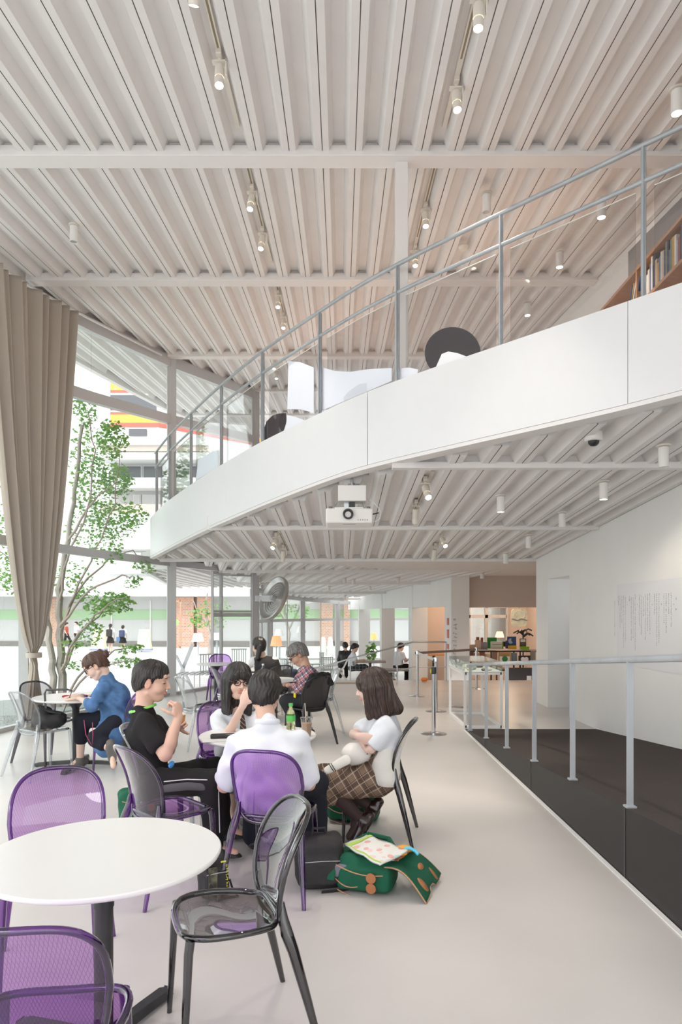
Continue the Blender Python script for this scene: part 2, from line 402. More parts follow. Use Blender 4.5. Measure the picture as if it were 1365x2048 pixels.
# ------------------------------------------------------------------ roof deck and lower ceiling deck
def hu(y): return 5.289 + .1011 * y          # upper roof, rib undersides
def hl(y): return 3.43 - .0674 * y           # lower ceiling, rib undersides
PITCH, X0 = .31, -.175
def deck(name, hfn, xa, xb, ya, yb, M3=None, depth=.10, top=.35, kind='structure', fwd=None):
    """trapezoidal steel deck: ribs run along y; ya/yb give the start and end of each rib"""
    mb = MB(); k0 = math.ceil((xa - X0) / PITCH); k1 = math.floor((xb - X0) / PITCH)
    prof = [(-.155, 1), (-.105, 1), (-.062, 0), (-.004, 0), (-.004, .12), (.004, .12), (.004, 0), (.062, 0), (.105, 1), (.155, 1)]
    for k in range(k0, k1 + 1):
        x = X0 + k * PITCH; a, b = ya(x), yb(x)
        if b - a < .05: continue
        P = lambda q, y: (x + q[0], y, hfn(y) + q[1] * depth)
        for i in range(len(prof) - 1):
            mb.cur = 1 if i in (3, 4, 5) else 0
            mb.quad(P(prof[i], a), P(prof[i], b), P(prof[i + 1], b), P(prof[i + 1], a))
        mb.cur = 0
        mb.quad((x - .155, a, hfn(a) + top), (x + .155, a, hfn(a) + top), (x + .155, b, hfn(b) + top), (x - .155, b, hfn(b) + top))
        for y, s in ((a, 1), (b, -1)):        # closing ends of the troughs
            mb.add([P(q, y) for q in prof] + [(x + .155, y, hfn(y) + top), (x - .155, y, hfn(y) + top)], [tuple(range(12))[::s]])
    if M3 is not None: mb.v = [tuple(M3 @ Vector(v)) for v in mb.v]
    return S(mb.build(name, [M['ceil'], M['seam']]))
OUT = ([-4.7, -5.0, -5.25, -5.45, -5.6], [18.3, 16, 13.6, 11, 9])
def roof_end(x): return 23 if x > -4.0 else (float(np.interp(-x, [4.0, 4.7, 5.0, 5.25, 5.45, 5.6], [21, 18.3, 16, 13.6, 11, 9])))
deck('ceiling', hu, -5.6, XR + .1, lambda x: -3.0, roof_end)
# roof edge beam on the outside
pts = [(-2.5, 23.5), (-4.0, 21), (-4.7, 18.3), (-5.0, 16), (-5.25, 13.6), (-5.45, 11), (-5.6, 9)]
tb = MB()
for a, b in zip(pts, pts[1:]): tb.bar((a[0], a[1], hu(a[1]) + .1), (b[0], b[1], hu(b[1]) + .1), .12, .34)
S(tb.build('trim_1', M['beam']))
# balcony front line (plan) and its bottom / top heights
FX = [-3.38, -2.47, -1.80, -.955, -.114, .254, .929, 2.057, 2.315, 3.52]
FY = [12.07, 10.50, 9.35, 8.05, 6.98, 6.56, 5.88, 4.90, 4.69, 3.75]
BB = ([301, 360, 419, 520, 582, 660, 737, 820, 900, 1258, 1365, 2000], [1113, 1081, 1052, 1008, 983, 953, 928, 909, 890, 808, 780, 614])
TT = ([301, 310, 335, 380, 435, 518, 634, 738, 851, 960, 1258, 1365, 2000], [1037, 1025, 1002, 970, 934, 886, 829, 781, 741, 704, 602, 565, 345])
def smooth_path(xs, ys, n=8):
    px = []; py = []
    for i in range(len(xs) - 1):
        p0 = i - 1 if i > 0 else i; p3 = i + 2 if i + 2 < len(xs) else i + 1
        for k in range(n):
            t = k / n
            f = lambda a: .5 * ((2 * a[i]) + (-a[p0] + a[i + 1]) * t + (2 * a[p0] - 5 * a[i] + 4 * a[i + 1] - a[p3]) * t * t + (-a[p0] + 3 * a[i] - 3 * a[i + 1] + a[p3]) * t ** 3)
            px.append(f(xs)); py.append(f(ys))
    px.append(xs[-1]); py.append(ys[-1]); return px, py
GX, GY = smooth_path(FX, FY); _u = np.linspace(-3.38, 3.52, 90); GY = list(np.interp(_u, GX, GY)); GX = [float(v) for v in _u]; _k = np.array([1, 2, 3, 2, 1]) / 9.0; _g = np.array(GY); _g[2:-2] = np.convolve(_g, _k, 'same')[2:-2]; GY = [float(v) for v in _g]
def _h(x, y, T): return 1.6 + (1228 - float(np.interp(682.5 + x * F / y, *T))) * y / F
def sm(v):
    v = list(v)
    for _ in range(10): v = [v[0]] + [(v[i - 1] + 2 * v[i] + v[i + 1]) / 4 for i in range(1, len(v) - 1)] + [v[-1]]
    return v
GB = sm(_h(x, y, BB) for x, y in zip(GX, GY)); GT = sm(_h(x, y, TT) for x, y in zip(GX, GY))
def fy(x): return float(np.interp(x, GX, GY))
def fb(x): return float(np.interp(x, GX, GB))
def ft(x): return float(np.interp(x, GX, GT))
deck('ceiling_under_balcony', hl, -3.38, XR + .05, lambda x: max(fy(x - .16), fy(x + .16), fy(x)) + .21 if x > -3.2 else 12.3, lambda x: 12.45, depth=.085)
# balcony fascia: panels meeting at two open joints, with a soffit lip
SEAM = [.255, 2.06]
def strip(xs, off0, off1, z0, z1, mb):
    vs = []; fs = []; n = len(xs)
    for a in xs:
        vs += [(a, fy(a) + off0, z0(a)), (a, fy(a) + off1, z0(a)), (a, fy(a) + off1, z1(a)), (a, fy(a) + off0, z1(a))]
    for i in range(n - 1):
        for k in range(4): l = (k + 1) % 4; fs.append((i * 4 + k, i * 4 + l, i * 4 + 4 + l, i * 4 + 4 + k))
    fs += [(0, 3, 2, 1), (n * 4 - 4, n * 4 - 3, n * 4 - 2, n * 4 - 1)]; mb.add(vs, fs)
edges = [-3.38] + SEAM + [3.52]
bal = empty('balcony_parapet', (0, 0, 0), label='long white curved parapet band rising to the right below the glass railing', cat='parapet')
for a, b in zip(edges, edges[1:]):
    xs = [a + .002] + [x for x in GX if a + .02 < x < b - .02] + [b - .002]; mb = MB(); strip(xs, 0, .06, fb, ft, mb)
    mb.build('fascia_panel', M['fascia'], bal, smooth=True)
xs = [x for x in GX]
mb = MB(); strip(xs, .06, .16, lambda x: fb(x) - .012, lambda x: ft(x) - .02, mb); mb.build('edge_beam', M['beam'], bal)
mb = MB(); strip(xs, .004, .24, lambda x: fb(x) - .035, lambda x: fb(x) - .002, mb); mb.build('soffit_lip', M['beam'], bal)
# balcony deck behind the fascia
mb = MB()
for a, b in zip(GX, GX[1:]):
    ea = min(16, 16 + (a + 2.1) * 2.2) if a < -2.1 else 16; eb = min(16, 16 + (b + 2.1) * 2.2) if b < -2.1 else 16
    mb.quad((a, fy(a) + .1, ft(a) - .06), (b, fy(b) + .1, ft(b) - .06), (b, eb, ft(b) - .06), (a, ea, ft(a) - .06))
S(mb.build('floor_balcony', M['concrete'], solid=.05))
# roof beams
for i, (y0, x0, x1, w) in enumerate([(-.5, -5.3, XR, .2), (3.2, -5.3, XR, .2), (6.39, -5.3, XR, .19), (9.40, -4.35, XR, .19), (13.2, -3.4, XR, .16), (16.2, -2.2, XR, .16), (19.2, -5.2, XR, .16)]):
    mb = MB(); y = y0 + w / 2; mb.box(((x0 + x1) / 2, y, hu(y) + .0), (x1 - x0, w, .10)); mb.box(((x0 + x1) / 2, y, hu(y) + .16), (x1 - x0, w * .55, .24))
    S(mb.build('trim_%d' % (i + 2), M['beam'], bevel=.006))
for i, (y, x0) in enumerate([(6.36, .48), (9.37, -1.85), (12.4, -3.3)]):
    mb = MB(); mb.box(((x0 + XR) / 2, y + .05, hl(y) - .01), (XR - x0, .10, .06)); mb.box(((x0 + XR) / 2, y + .06, hl(y) + .08), (XR - x0, .05, .14))
    S(mb.build('trim_%d' % (i + 10), M['beam'], bevel=.004))
# ------------------------------------------------------------------ right wall with its doorless opening
mb = MB(); T = .35
def wb(y0, y1, z0, z1): mb.box((XR + T / 2, (y0 + y1) / 2, (z0 + z1) / 2), (T, y1 - y0, z1 - z0))
wb(-3, 10.6, 0, 6.6); wb(10.6, 11.7, 2.2, 6.9); wb(11.7, 12.4, 0, 7.0); wb(12.4, 23, 2.62, 8.2)
S(mb.build('wall_right', M['white']))
mb = MB(); mb.box((4.9, 11.15, 1.1), (.1, 1.9, 2.4)); mb.box((4.4, 10.3, 1.1), (1.0, .6, 2.4)); mb.box((4.4, 11.98, 1.1), (1.0, .55, 2.4)); mb.box((4.4, 11.15, 2.3), (1.1, 1.9, .15))
S(mb.build('wall_recess', M['white'])); lamp('recess_fill', 'POINT', (4.35, 11.0, 2.05), 1.8, (.93, .97, 1), .1)  # added lamp with no fixture, brightens the recess
mb = MB(); mb.box((4.8, 12.5, 1.3), (1.7, .1, 2.6)); mb.box((5.55, 15.0, 1.0), (.1, 5.1, 3.4)); mb.box((6.2, 28.4, 1.0), (.2, 11.5, 3.4)); S(mb.build('wall_side', M['beige']))
# ------------------------------------------------------------------ dark ramp on the right
RX = 1.72
def hr(y): return max(0.0, (9.5 - y) * .080)
mb = MB(); mb.cur = 0
mb.add([(RX, 9.5, .0), (XR, 9.5, .0), (RX, 1.0, hr(1.0)), (XR, 1.0, hr(1.0)), (RX, 1.0, 0), (XR, 1.0, 0)], [(0, 2, 3, 1), (2, 4, 5, 3)])
mb.cur = 1; mb.add([(RX, 9.5, 0), (RX, 1.0, hr(1.0)), (RX, 1.0, 0)], [(0, 2, 1)])
S(mb.build('floor_ramp', [M['carpet'], M['perf']]))
mb = MB()
for y in (8.15, 6.18, 4.13, 2.1): mb.box((RX - .003, y, hr(y) / 2), (.004, .008, hr(y) - .01))
S(mb.build('trim_20', mat('panel_joint', (.10, .09, .085), .7)))
S(MB().box((RX - .02, 5.2, .003), (.03, 8.4, .006)).build('baseboard_ramp', M['white']))
rr = empty('ramp_railing', (1.75, 9.24, 0), label='grey steel handrail on flat posts along the dark carpeted ramp', cat='railing')
mb = MB(); pr = [Vector((0, y - 9.24, hr(y) + .895)) for y in (9.42, 9.24, 7, 5, 3, 1.2)]; pr[0].z -= .02
mb.tube(pr, .021, 14); mb.build('handrail', M['galv'], rr, smooth=True)
for i in range(8):
    y = 9.24 - 1.022 * i; mb = MB(); mb.box((0, y - 9.24, hr(y) + .44), (.038, .012, .89)); mb.box((0, y - 9.24, hr(y) + .006), (.06, .06, .012))
    mb.build('post', M['galv'], rr)
# ------------------------------------------------------------------ wall text panel
tp = MB().box((XR - .004, 7.4, 1.475), (.006, 2.72, 1.01)).build('wall_text_panel', mat('pale_grey_film', (.80, .80, .82), .4), label='pale text panel on the right wall printed with vertical columns of small characters', cat='wall text')
mb = MB(); random.seed(3)
COLS = [(262, 590, 1190), (322, 520, 660), (350, 520, 1040), (381, 520, 960), (408, 510, 1370), (440, 540, 1280), (470, 650, 655), (505, 530, 600), (535, 540, 1240), (567, 550, 1200), (600, 500, 1430), (637, 655, 660), (670, 500, 1010), (702, 510, 1160), (740, 540, 860), (770, 490, 1240), (808, 490, 1110), (845, 480, 1160), (882, 650, 655), (921, 490, 850), (957, 480, 1350), (995, 480, 1280), (1037, 650, 655), (1078, 480, 960), (1115, 480, 1110), (1158, 480, 800), (1198, 470, 1040), (1240, 650, 655), (1282, 560, 565), (1282, 735, 740)]
def glyph(y, z, s):
    for _ in range(random.choice((2, 3, 3, 4))):
        hz = random.random() < .5; w, h = (s * random.uniform(.4, .9), s * .11) if hz else (s * .11, s * random.uniform(.4, .9))
        cy = y + random.uniform(-.28, .28) * s; cz = z + random.uniform(-.3, .3) * s
        mb.box((XR - .0085, cy, cz), (.0015, w, h))
for (x, a, b) in COLS:
    px = 1200 + x / 8.27; yy = XR * F / (px - 682.5); top = 1.6 + (1228 - (1130 + a / 8.27)) * yy / F; bot = 1.6 + (1228 - (1130 + b / 8.27)) * yy / F
    s = .028 if x == 1282 else .0165; z = top
    while True:
        glyph(yy, z, s); z -= s * 1.25
        if z < bot: break
mb.build('lettering', mat('text_ink', (.22, .20, .22), .8), tp)
# ------------------------------------------------------------------ far zone: soffit, colonnade wall, columns, ceilings
mb = MB(); mb.prism([(-1.2, 12.5), (5.4, 12.5), (5.4, 17.5), (2.6, 17.3), (1.5, 15.2)], 2.57, 2.75)
S(mb.build('ceiling_soffit', M['ceil']))
def hb(y): return 2.62 - .028 * (y - 12.6)
ang = math.atan2(.22, 1)
Rz = Matrix.Rotation(-.0, 4, 'Z')
Mr = Matrix.Translation((-.5, 12.5, 0)) @ Matrix.Rotation(ang, 4, 'Z') @ Matrix.Translation((.5, -12.5, 0))
def c2(x):
    return 12.6 if x > -3.2 else 12.6 + (-3.2 - x) * 1.1
def cutr(x):      # where a rotated rib meets the colonnade line
    return 34 if x < 2.2 else max(13, 34 - (x - 2.2) * 6)
deck('ceiling_far', hb, -7.5, 4.2, lambda x: 12.6 + max(0, (-2.6 - x)) * 1.6, lambda x: min(cutr(x), 12.5 + ((x + .5) * math.cos(ang) - .5 + 2.7) / math.sin(ang)), M3=Mr, depth=.11)
for i, (y, x0, x1) in enumerate([(15.0, -2.6, 2.4), (18.6, -2.9, 2.6), (23.0, -2.8, 1.9), (27.2, -2.4, .9)]):
    S(MB().box(((x0 + x1) / 2, y, hb(y) - .015), (x1 - x0, .09, .07)).build('trim_%d' % (i + 30), M['beam']))
# diagonal header wall carried on fin columns
CP = [(2.75, 17.0), (2.09, 20.0), (1.40, 23.5), (.72, 27.5)]
mb = MB(); L = [(2.75, 17.05)] + CP[1:] + [(.30, 30.0)]
for a, b in zip(L, L[1:]):
    mb.prism([(a[0] + .02, a[1]), (a[0] + .22, a[1]), (b[0] + .22, b[1]), (b[0] + .02, b[1])], 1.79, 2.72)
S(mb.build('wall_colonnade_header', M['white']))
for i, (x, y) in enumerate(CP):
    MB().box((x + .225, y + .55, 1.02), (.45, 1.1, 3.24)).build('column', M['white'], label=['broad white column nearest the shop opening with red notices on its edge', 'white fin column just left of the one with red notices', 'second white fin column from the far glass wall', 'white fin column farthest away beside the glass wall'][i], cat='column')
# main hall: slim white column standing on the balcony
mb = MB(); mb.box((.58, 6.54, 4.80), (.117, .117, 2.35)); mb.box((.58, 6.50, 5.95), (.17, .2, .05)); mb.box((.58,6.54,3.68),(.17,.17,.03))
mb.build('column', M['beam'], label='slim white steel column standing on the balcony under the roof beam', cat='column', bevel=.004)
# ------------------------------------------------------------------ curved glass front
FP = [(-5.05, 4.0), (-4.9, 7.0), (-4.60, 9.3), (-4.10, 11.2), (-3.36, 13.4), (-2.08, 16.3)]
def seg_bar(mb, a, b, za, zb, w, h): mb.bar((a[0], a[1], za), (b[0], b[1], zb), w, h)
def tr2(y): return 5.09 + (y - 10.7) * .12
for i, (a, b) in enumerate(zip(FP, FP[1:])):
    mb = MB()
    seg_bar(mb, a, b, .03, .03, .10, .06); seg_bar(mb, a, b, 2.60, 2.60, .10, .13)
    seg_bar(mb, a, b, tr2(a[1]), tr2(b[1]), .12, .17); seg_bar(mb, a, b, hu(a[1]) - .10, hu(b[1]) - .10, .13, .22)
    mb.bar((a[0], a[1], hu(a[1]) + .06), (b[0], b[1], hu(b[1]) + .06), .05, .14)
    w = S(mb.build('window_%d' % (i + 1), M['alu']))
    last = i == len(FP) - 2
    for (z0a, z0b, z1a, z1b) in ([] if last else [(.06, .06, 2.54, 2.54)]) + [(2.66, 2.66, tr2(a[1]) - .08, tr2(b[1]) - .08), (tr2(a[1]) + .08, tr2(b[1]) + .08, hu(a[1]) - .2, hu(b[1]) - .2)]:
        g = MB(); d = Vector((b[0] - a[0], b[1] - a[1], 0)).normalized(); nn = Vector((d.y, -d.x, 0)) * .006
        A = Vector((a[0], a[1], 0)); B_ = Vector((b[0], b[1], 0)); q = [A + Vector((0, 0, z0a)), B_ + Vector((0, 0, z0b)), B_ + Vector((0, 0, z1b)), A + Vector((0, 0, z1a))]
        g.add([p + nn for p in q] + [p - nn for p in q], [(0, 1, 2, 3), (7, 6, 5, 4), (0, 4, 5, 1), (2, 6, 7, 3), (0, 3, 7, 4), (1, 5, 6, 2)])
        g.build('pane', M['glass'], w)
for j, (x, y, lb) in enumerate([(-3.36, 13.4, 'square white steel post of the glass front behind the boy eating'), (-2.08, 16.3, 'square white steel post of the glass front beside the round metal disc'), (-4.75, 10.15, 'white steel post of the glass front beside the curtain')]):
    H = hu(y) - .05 if j < 2 else 2.6; s = .17 if j < 2 else .13
    x_ = x + .03; mb = MB(); mb.box((x_, y, H / 2), (s, s, H), rz=.3); mb.box((x_, y, .01), (s + .06, s + .06, .02), rz=.3)
    mb.build('column', M['alu'] if j < 2 else M['alu'], label=lb, cat='column')
# far glass wall of the sunken area
FG = [(-2.08, 16.3), (-2.60, 20.2), (-2.45, 23.5), (-1.50, 26.5), (-.15, 29.2), (1.9, 30.6), (5.5, 31.0)]
for i, (a, b) in enumerate(zip(FG, FG[1:])):
    mb = MB(); za = -.57; ta, tb_ = hb(a[1]) - .06, hb(b[1]) - .06
    seg_bar(mb, a, b, za, za, .08, .08); seg_bar(mb, a, b, 1.37, 1.37, .08, .10); seg_bar(mb, a, b, ta, tb_, .12, .14)
    mb.box((b[0], b[1], (za + tb_) / 2), (.18, .18, tb_ - za), rz=.3)
    mb.box(((a[0] + b[0]) / 2, (a[1] + b[1]) / 2, (za + ta) / 2), (.03, .03, ta - za), rz=.3)
    w = S(mb.build('window_%d' % (i + 11), M['alu']))
    g = MB(); g.quad((a[0], a[1], za), (b[0], b[1], za), (b[0], b[1], tb_), (a[0], a[1], ta)); g.build('pane', M['glass'], w, solid=.01)
# open folding glass door leaves at the second post
fd = empty('folding_glass_door', (-2.1, 16.1, 0), label='grey framed folding glass door folded open beside the curved glass front', cat='door')
LV = [((0, 0), (-.66, -.36)), ((-.66, -.36), (-.72, -1.15))]
for li, (a, b) in enumerate(LV):
    mb = MB(); A = lambda z: (a[0], a[1], z); B_ = lambda z: (b[0], b[1], z)
    for z, h in ((.06, .10), (1.58, .09), (1.66, .05), (2.52, .08)): mb.bar(A(z), B_(z), .05, h)
    for p in ((a, b) if li == 0 else ((a[0] - .005, a[1] - .065), b)): mb.box((p[0], p[1], 1.28), (.06 - .008 * li, .06 - .008 * li, 2.55 + .01 * li))
    lf = mb.build('leaf_frame', M['alu'], fd)
    g = MB()
    for z0, z1 in ((.11, 1.54), (1.69, 2.48)): g.quad(A(z0), B_(z0), B_(z1), A(z1))
    g.build('pane', M['glass'], lf, solid=.008)
# round silver disc on a bracket
disc = empty('round_metal_disc', (-1.52, 15.62, 1.95), label='large round silver metal disc with concentric rings on a bracket', cat='disc')
Md = Matrix.Rotation(math.radians(24), 3, 'Y') @ Matrix.Rotation(math.radians(-57), 3, 'Z') @ Matrix.Rotation(math.radians(90), 3, 'X')
M['chrome'] = mat('polished_aluminium', (.60, .59, .58), .30, metal=.9)
prof = [(.001, .03), (.05, .03), (.06, .0)]
for k in range(5):
    r = .10 + k * .062; prof += [(r, .0), (r + .008, .018), (r + .022, .018), (r + .030, .0)]
prof += [(.41, .0), (.44, .02), (.50, .075), (.525, .07), (.53, .03), (.52, -.02), (.001, -.025)]
MB().lathe(prof, n=48, M=Md).build('dish', M['chrome'], disc, smooth=True)
mb = MB(); mb.bar((0, 0, .0), (-.50, .56, .02), .05, .14); mb.lathe([(.0, 0), (.06, 0), (.06, .10), (0, .10)], n=16, M=Md); mb.build('bracket', M['alu'], disc)
# ------------------------------------------------------------------ glass railing on the balcony
M['galvd'] = mat('darker_galvanised_steel', (.42, .45, .47), .4, metal=.3, noise=.1, nscale=6)
def at_px(px):     # point of the balcony edge seen in that column
    lo, hi = -3.38, 3.5
    for _ in range(40):
        m = (lo + hi) / 2
        if 682.5 + m * F / (fy(m) + .03) < px: lo = m
        else: hi = m
    return lo
PX = [309, 335, 377, 437, 519, 633, 788, 995, 1280, 1700]
PXX = [at_px(p) for p in PX[:-1]] + [3.05]
br = empty('balcony_railing', (0, 0, 0), label='grey steel railing with two round rails and glass panels on the white balcony band', cat='railing')
def off(x, o):     # point set back from the edge
    d = Vector((.1, fy(x + .05) - fy(x - .05), 0)).normalized(); n = Vector((-d.y, d.x, 0)); return Vector((x, fy(x), 0)) + n * o
xs = list(np.arange(-3.30, 3.5, .1)); 
for nm, hh, r in (('handrail', 1.10, .019), ('middle_rail', .84, .017)):
    mb = MB(); st = xs if nm == 'handrail' else xs
    mb.tube([off(x, .05) + Vector((0, 0, ft(x) + hh)) for x in st], r, 12); mb.build(nm, M['galvd'], br, smooth=True)
for i, x in enumerate(PXX):
    mb = MB(); p = off(x, .05); dd = (off(x + .02, .05) - off(x - .02, .05)); a = math.atan2(dd.y, dd.x)
    mb.box((p.x, p.y, ft(x) + .52), (.012, .045, 1.12), rz=a); mb.box((p.x, p.y, ft(x) + .52), (.035, .012, 1.12), rz=a); mb.build('post', M['galvd'], br)
M['wwhite'] = mat('bright_edge_strip', (.80, .82, .80), .3)
for i in range(len(PXX) - 1):
    a, b = PXX[i] + .05, PXX[i + 1] - .05; g = MB(); n = 6
    P = lambda t, z: off(lerp(a, b, t), .09) + Vector((0, 0, ft(lerp(a, b, t)) + z))
    g.grid(lambda u, v: P(u, lerp(-.02, .80, v)), n, 1)
    g.build('glass_panel', M['railglass'], br, solid=.008); g = MB(); g.tube([P(k / n, .803) for k in range(n + 1)], .004, 6); g.build('glass_edge', M['wwhite'], br)
M['film_w'] = mat('white_film', (.80, .83, .90), .3); M['film_b'] = mat('black_film', (.05, .045, .05), .12, coat=.5)
def film(name, poly, mt, label, cat='window graphic', z=None):
    """cut film stuck to the back of the balustrade glass, outline given in sight columns"""
    mb = MB(); pts = []
    for (px, py) in poly:
        x = at_px(px)
        for _ in range(4): p = off(x, .074); x += (px - (682.5 + p.x * F / p.y)) * p.y / F * .8
        p = off(x, .074); pts.append(Vector((p.x, p.y, 1.6 + (1228 - py) * p.y / F)))
    n = len(pts); c = sum(pts, Vector()) / n
    off_ = Vector((.003, .008, 0))
    vs = [p for p in pts] + [p + off_ for p in pts]
    mb.add(vs, [tuple(range(n)), tuple(range(n, 2 * n))[::-1]] + [(i, (i + 1) % n, n + (i + 1) % n, n + i) for i in range(n)])
    return mb.build(name, mt, label=label, cat=cat)
film('white_graphic_film', [(577, 722), (600, 724), (628, 735), (628, 826), (600, 818), (575, 818)], M['film_w'], 'white cut-out graphic left of the pair on the balcony glass')
film('white_graphic_film', [(642, 734), (670, 742), (700, 744), (740, 738), (784, 736), (784, 762), (642, 822)], M['film_w'], 'wide white wavy-topped graphic on the balcony glass panel left of the slim column')
film('white_graphic_film', [(797, 737), (820, 735), (837, 739), (835, 748), (797, 764)], M['film_w'], 'narrow white graphic on the balcony glass right of the slim column')
film('black_graphic_film', [(526, 884), (527, 862), (533, 843), (545, 831), (558, 827), (572, 826), (573, 842), (566, 866)], M['film_b'], 'black curved graphic low on the balcony glass toward the window side')
film('white_graphic_film', [(574, 830), (592, 834), (616, 843), (567, 864), (573, 848)], M['film_w'], 'small white curved graphic beside the black one low on the balcony glass')
circ = [(906 + 56 * math.cos(math.radians(a)), 706 - 52 * math.sin(math.radians(a))) for a in range(-15, 245, 10)]
film('black_graphic_film', [(p[0], min(p[1], 762 - (p[0] - 790) * .335)) for p in circ], M['film_b'], 'large round black graphic on the balcony glass right of the slim column')
film('white_graphic_film', [(872, 735), (884, 708), (897, 703), (915, 706), (934, 713)], mat('white_film_eye', (.86, .87, .90), .3), 'white pointed graphic over the lower part of the round black one')
film('pale_blue_graphic_film', [(391, 961), (396, 920), (425, 903), (436, 900), (436, 934)], mat('pale_blue_film', (.74, .80, .88), .3), 'pale blue curved graphic on the balcony glass near its left end')
# ------------------------------------------------------------------ upper level: perforated wall panels, bookcase, books
for y0, y1 in ((4.9, 6.62), (6.66, 7.92), (7.96, 8.36)):
    mb = MB(); mb.prism([(XR - .03, y0), (XR - .005, y0), (XR - .005, y1), (XR - .03, y1)], 3.8, lambda p: hu(p[1]) - .10); mb.build('perforated_wall_panel', M['mesh'], label='grey perforated metal panel on the upper wall, %s' % {4.9: 'the wide one nearest the viewer', 6.66: 'between its two neighbours', 7.96: 'the narrow one farthest from the viewer'}[y0], cat='wall panel')
M['walnut'] = mat('orange_brown_wood', (.50, .29, .18), .5, noise=.12, nscale=5, stretch=(6, 1, 6))
bc = empty('bookcase', (3.34, 6.3, 3.75), label='long orange brown wooden bookcase on the upper level against the wall', cat='bookcase')
mb = MB(); mb.box((.16, 0, .8), (.02, 4.2, 1.55)); mb.build('back_panel', M['walnut'], bc)
for z, nm in ((1.56, 'top_board'), (1.15, 'shelf'), (.56, 'shelf'), (.06, 'shelf')): MB().box((0, 0, z), (.32, 4.2, .035)).build(nm, M['walnut'], bc)
for y in (-2.09, -1.05, 0, 1.05, 2.09): MB().box((0, y, .8), (.32, .03, 1.5)).build('upright', M['walnut'], bc)
random.seed(11)
ORD = ['first', 'second', 'third', 'fourth', 'fifth', 'sixth', 'seventh', 'eighth', 'ninth', 'tenth', 'eleventh', 'twelfth'] + ['thirteenth', 'fourteenth', 'fifteenth', 'sixteenth', 'seventeenth', 'eighteenth', 'nineteenth', 'twentieth'] + ['far one'] * 40
bcol = ['#3f4f7a', '#d8d4cc', '#8a9bb0', '#5d6f95', '#c9b8a8', '#2f3c5c', '#e8e4dc', '#b05048', '#7d8a70', '#c8a050', '#444048', '#9fb4c8']
bm = {c: mat('book_cover_' + c[1:], c, .5) for c in bcol}
M['pages'] = mat('paper', (.80, .77, .70), .8)
cn = dict(zip(bcol, ['navy blue', 'off-white', 'grey blue', 'slate blue', 'tan', 'dark blue', 'white', 'red', 'olive', 'ochre', 'dark grey', 'light blue']))
def book(x, y, z, w, d, h, c, lean=0, label='', rz=0, group=None, cat='book'):
    e = empty('book', (x, y, z), rz, label, cat, group); R = Matrix.Rotation(lean, 3, 'X')
    mb = MB()
    for s in (-1, 1): mb.box(R @ Vector((0, s * (w / 2 - .002), h / 2)), (d, .004, h), M=R)
    mb.box(R @ Vector((-d / 2, 0, h / 2)), (.004, w, h), M=R); mb.build('cover', bm[c], e)
    MB().box(R @ Vector((.004, 0, h / 2)), (d - .01, w - .008, h - .008), M=R).build('page_block', M['pages'], e); return e
y = 6.34
SPEC = [('tall', .36), ('short', .24), ('thick', .30), ('thin', .27)]
for i in range(26):
    w = random.uniform(.022, .045); h = random.uniform(.22, .36); c = random.choice(bcol)
    if y + w > 7.30: break
    book(3.30, y + w / 2, 3.75 + 1.17, w, .2, h, c, label='%s %s book, %s from the front in the upper bookcase row' % ('tall' if h > .33 else 'short' if h < .27 else 'mid-height', cn[c], ORD[i]), group='upright books on the upper bookcase'); y += w + .002
for k in range(5):
    book(3.30, 7.40 + k * .05, 3.75 + 1.18, .026, .2, .30, bcol[(k * 3) % 12], lean=math.radians(20), label='%s leaning magazine, %s of the slanted bunch on the upper bookcase' % (cn[bcol[(k * 3) % 12]], ORD[k]), group='leaning magazines on the upper bookcase')
for k in range(3):
    book(3.05, 8.64 + k * .04, 4.857, .02, .2, .27, ['#b05048', '#c9b8a8', '#8a9bb0'][k], lean=math.radians(20), label='%s leaning book on the low stand past the end of the bookcase' % ['red', 'tan', 'grey blue'][k], group='leaning books past the bookcase')
st = empty('book_stand', (3.05, 8.75, 3.75), label='low wooden book stand past the end of the upper bookcase', cat='stand'); MB().box((0, 0, 1.09), (.3, .5, .03)).build('shelf', M['walnut'], st); MB().box((0, 0, .55), (.26, .4, 1.06)).build('base', M['walnut'], st)
# ------------------------------------------------------------------ spotlights
def spot(tilt=0, yaw=0, on=True):
    e = empty('spotlight', (0, 0, 0)); mb = MB(); mb.box((0, 0, -.02), (.045, .12, .045), bev=.006); mb.lathe([(.018, -.04), (.018, -.075)], n=12); mb.build('track_adapter', M['cream'], e)
    mb = MB(); mb.box((.052, 0, -.12), (.008, .05, .12)); mb.box((0, 0, -.07), (.11, .05, .008)); mb.build('yoke', M['cream'], e)
    R = Matrix.Rotation(yaw, 3, 'Z') @ Matrix.Rotation(tilt, 3, 'X')
    mb = MB(); c = Vector((0, 0, -.10)); mb.lathe([(.001, .0), (.034, -.005), (.036, -.03), (.036, -.11)], c, 20, R, cap=False)
    mb.lathe([(.033, -.11), (.033, -.118)], c, 20, R, cap=False); mb.lathe([(.036, -.118), (.036, -.18), (.031, -.18), (.029, -.165)], c, 20, R, cap=False); mb.build('lamp_head', M['cream'], e, smooth=True)
    mb = MB(); mb.lathe([(.0, -.163), (.030, -.163), (.030, -.167), (0, -.168)], c, 20, R); mb.build('lens', M['lens_on'] if on else M['wplast'], e)
    return e
def track(x, y0, y1, h, lab):
    e = empty('lighting_track', (x, (y0 + y1) / 2, 0), label=lab, cat='lighting track')
    mb = MB(); mb.bar((0, y0 - e.location.y, h(y0)), (0, y1 - e.location.y, h(y1)),   .040, .03); r = mb.build('rail', M['cream'], e)
    mb = MB(); mb.bar((0, y0 + .04 - e.location.y, h(y0) - .0155), (0, y1 - .04 - e.location.y, h(y1) - .0155), .016, .002); mb.build('slot', mat('track_slot', (.25, .2, .12), .5) if 'track_slot' not in bpy.data.materials else bpy.data.materials['track_slot'], r)
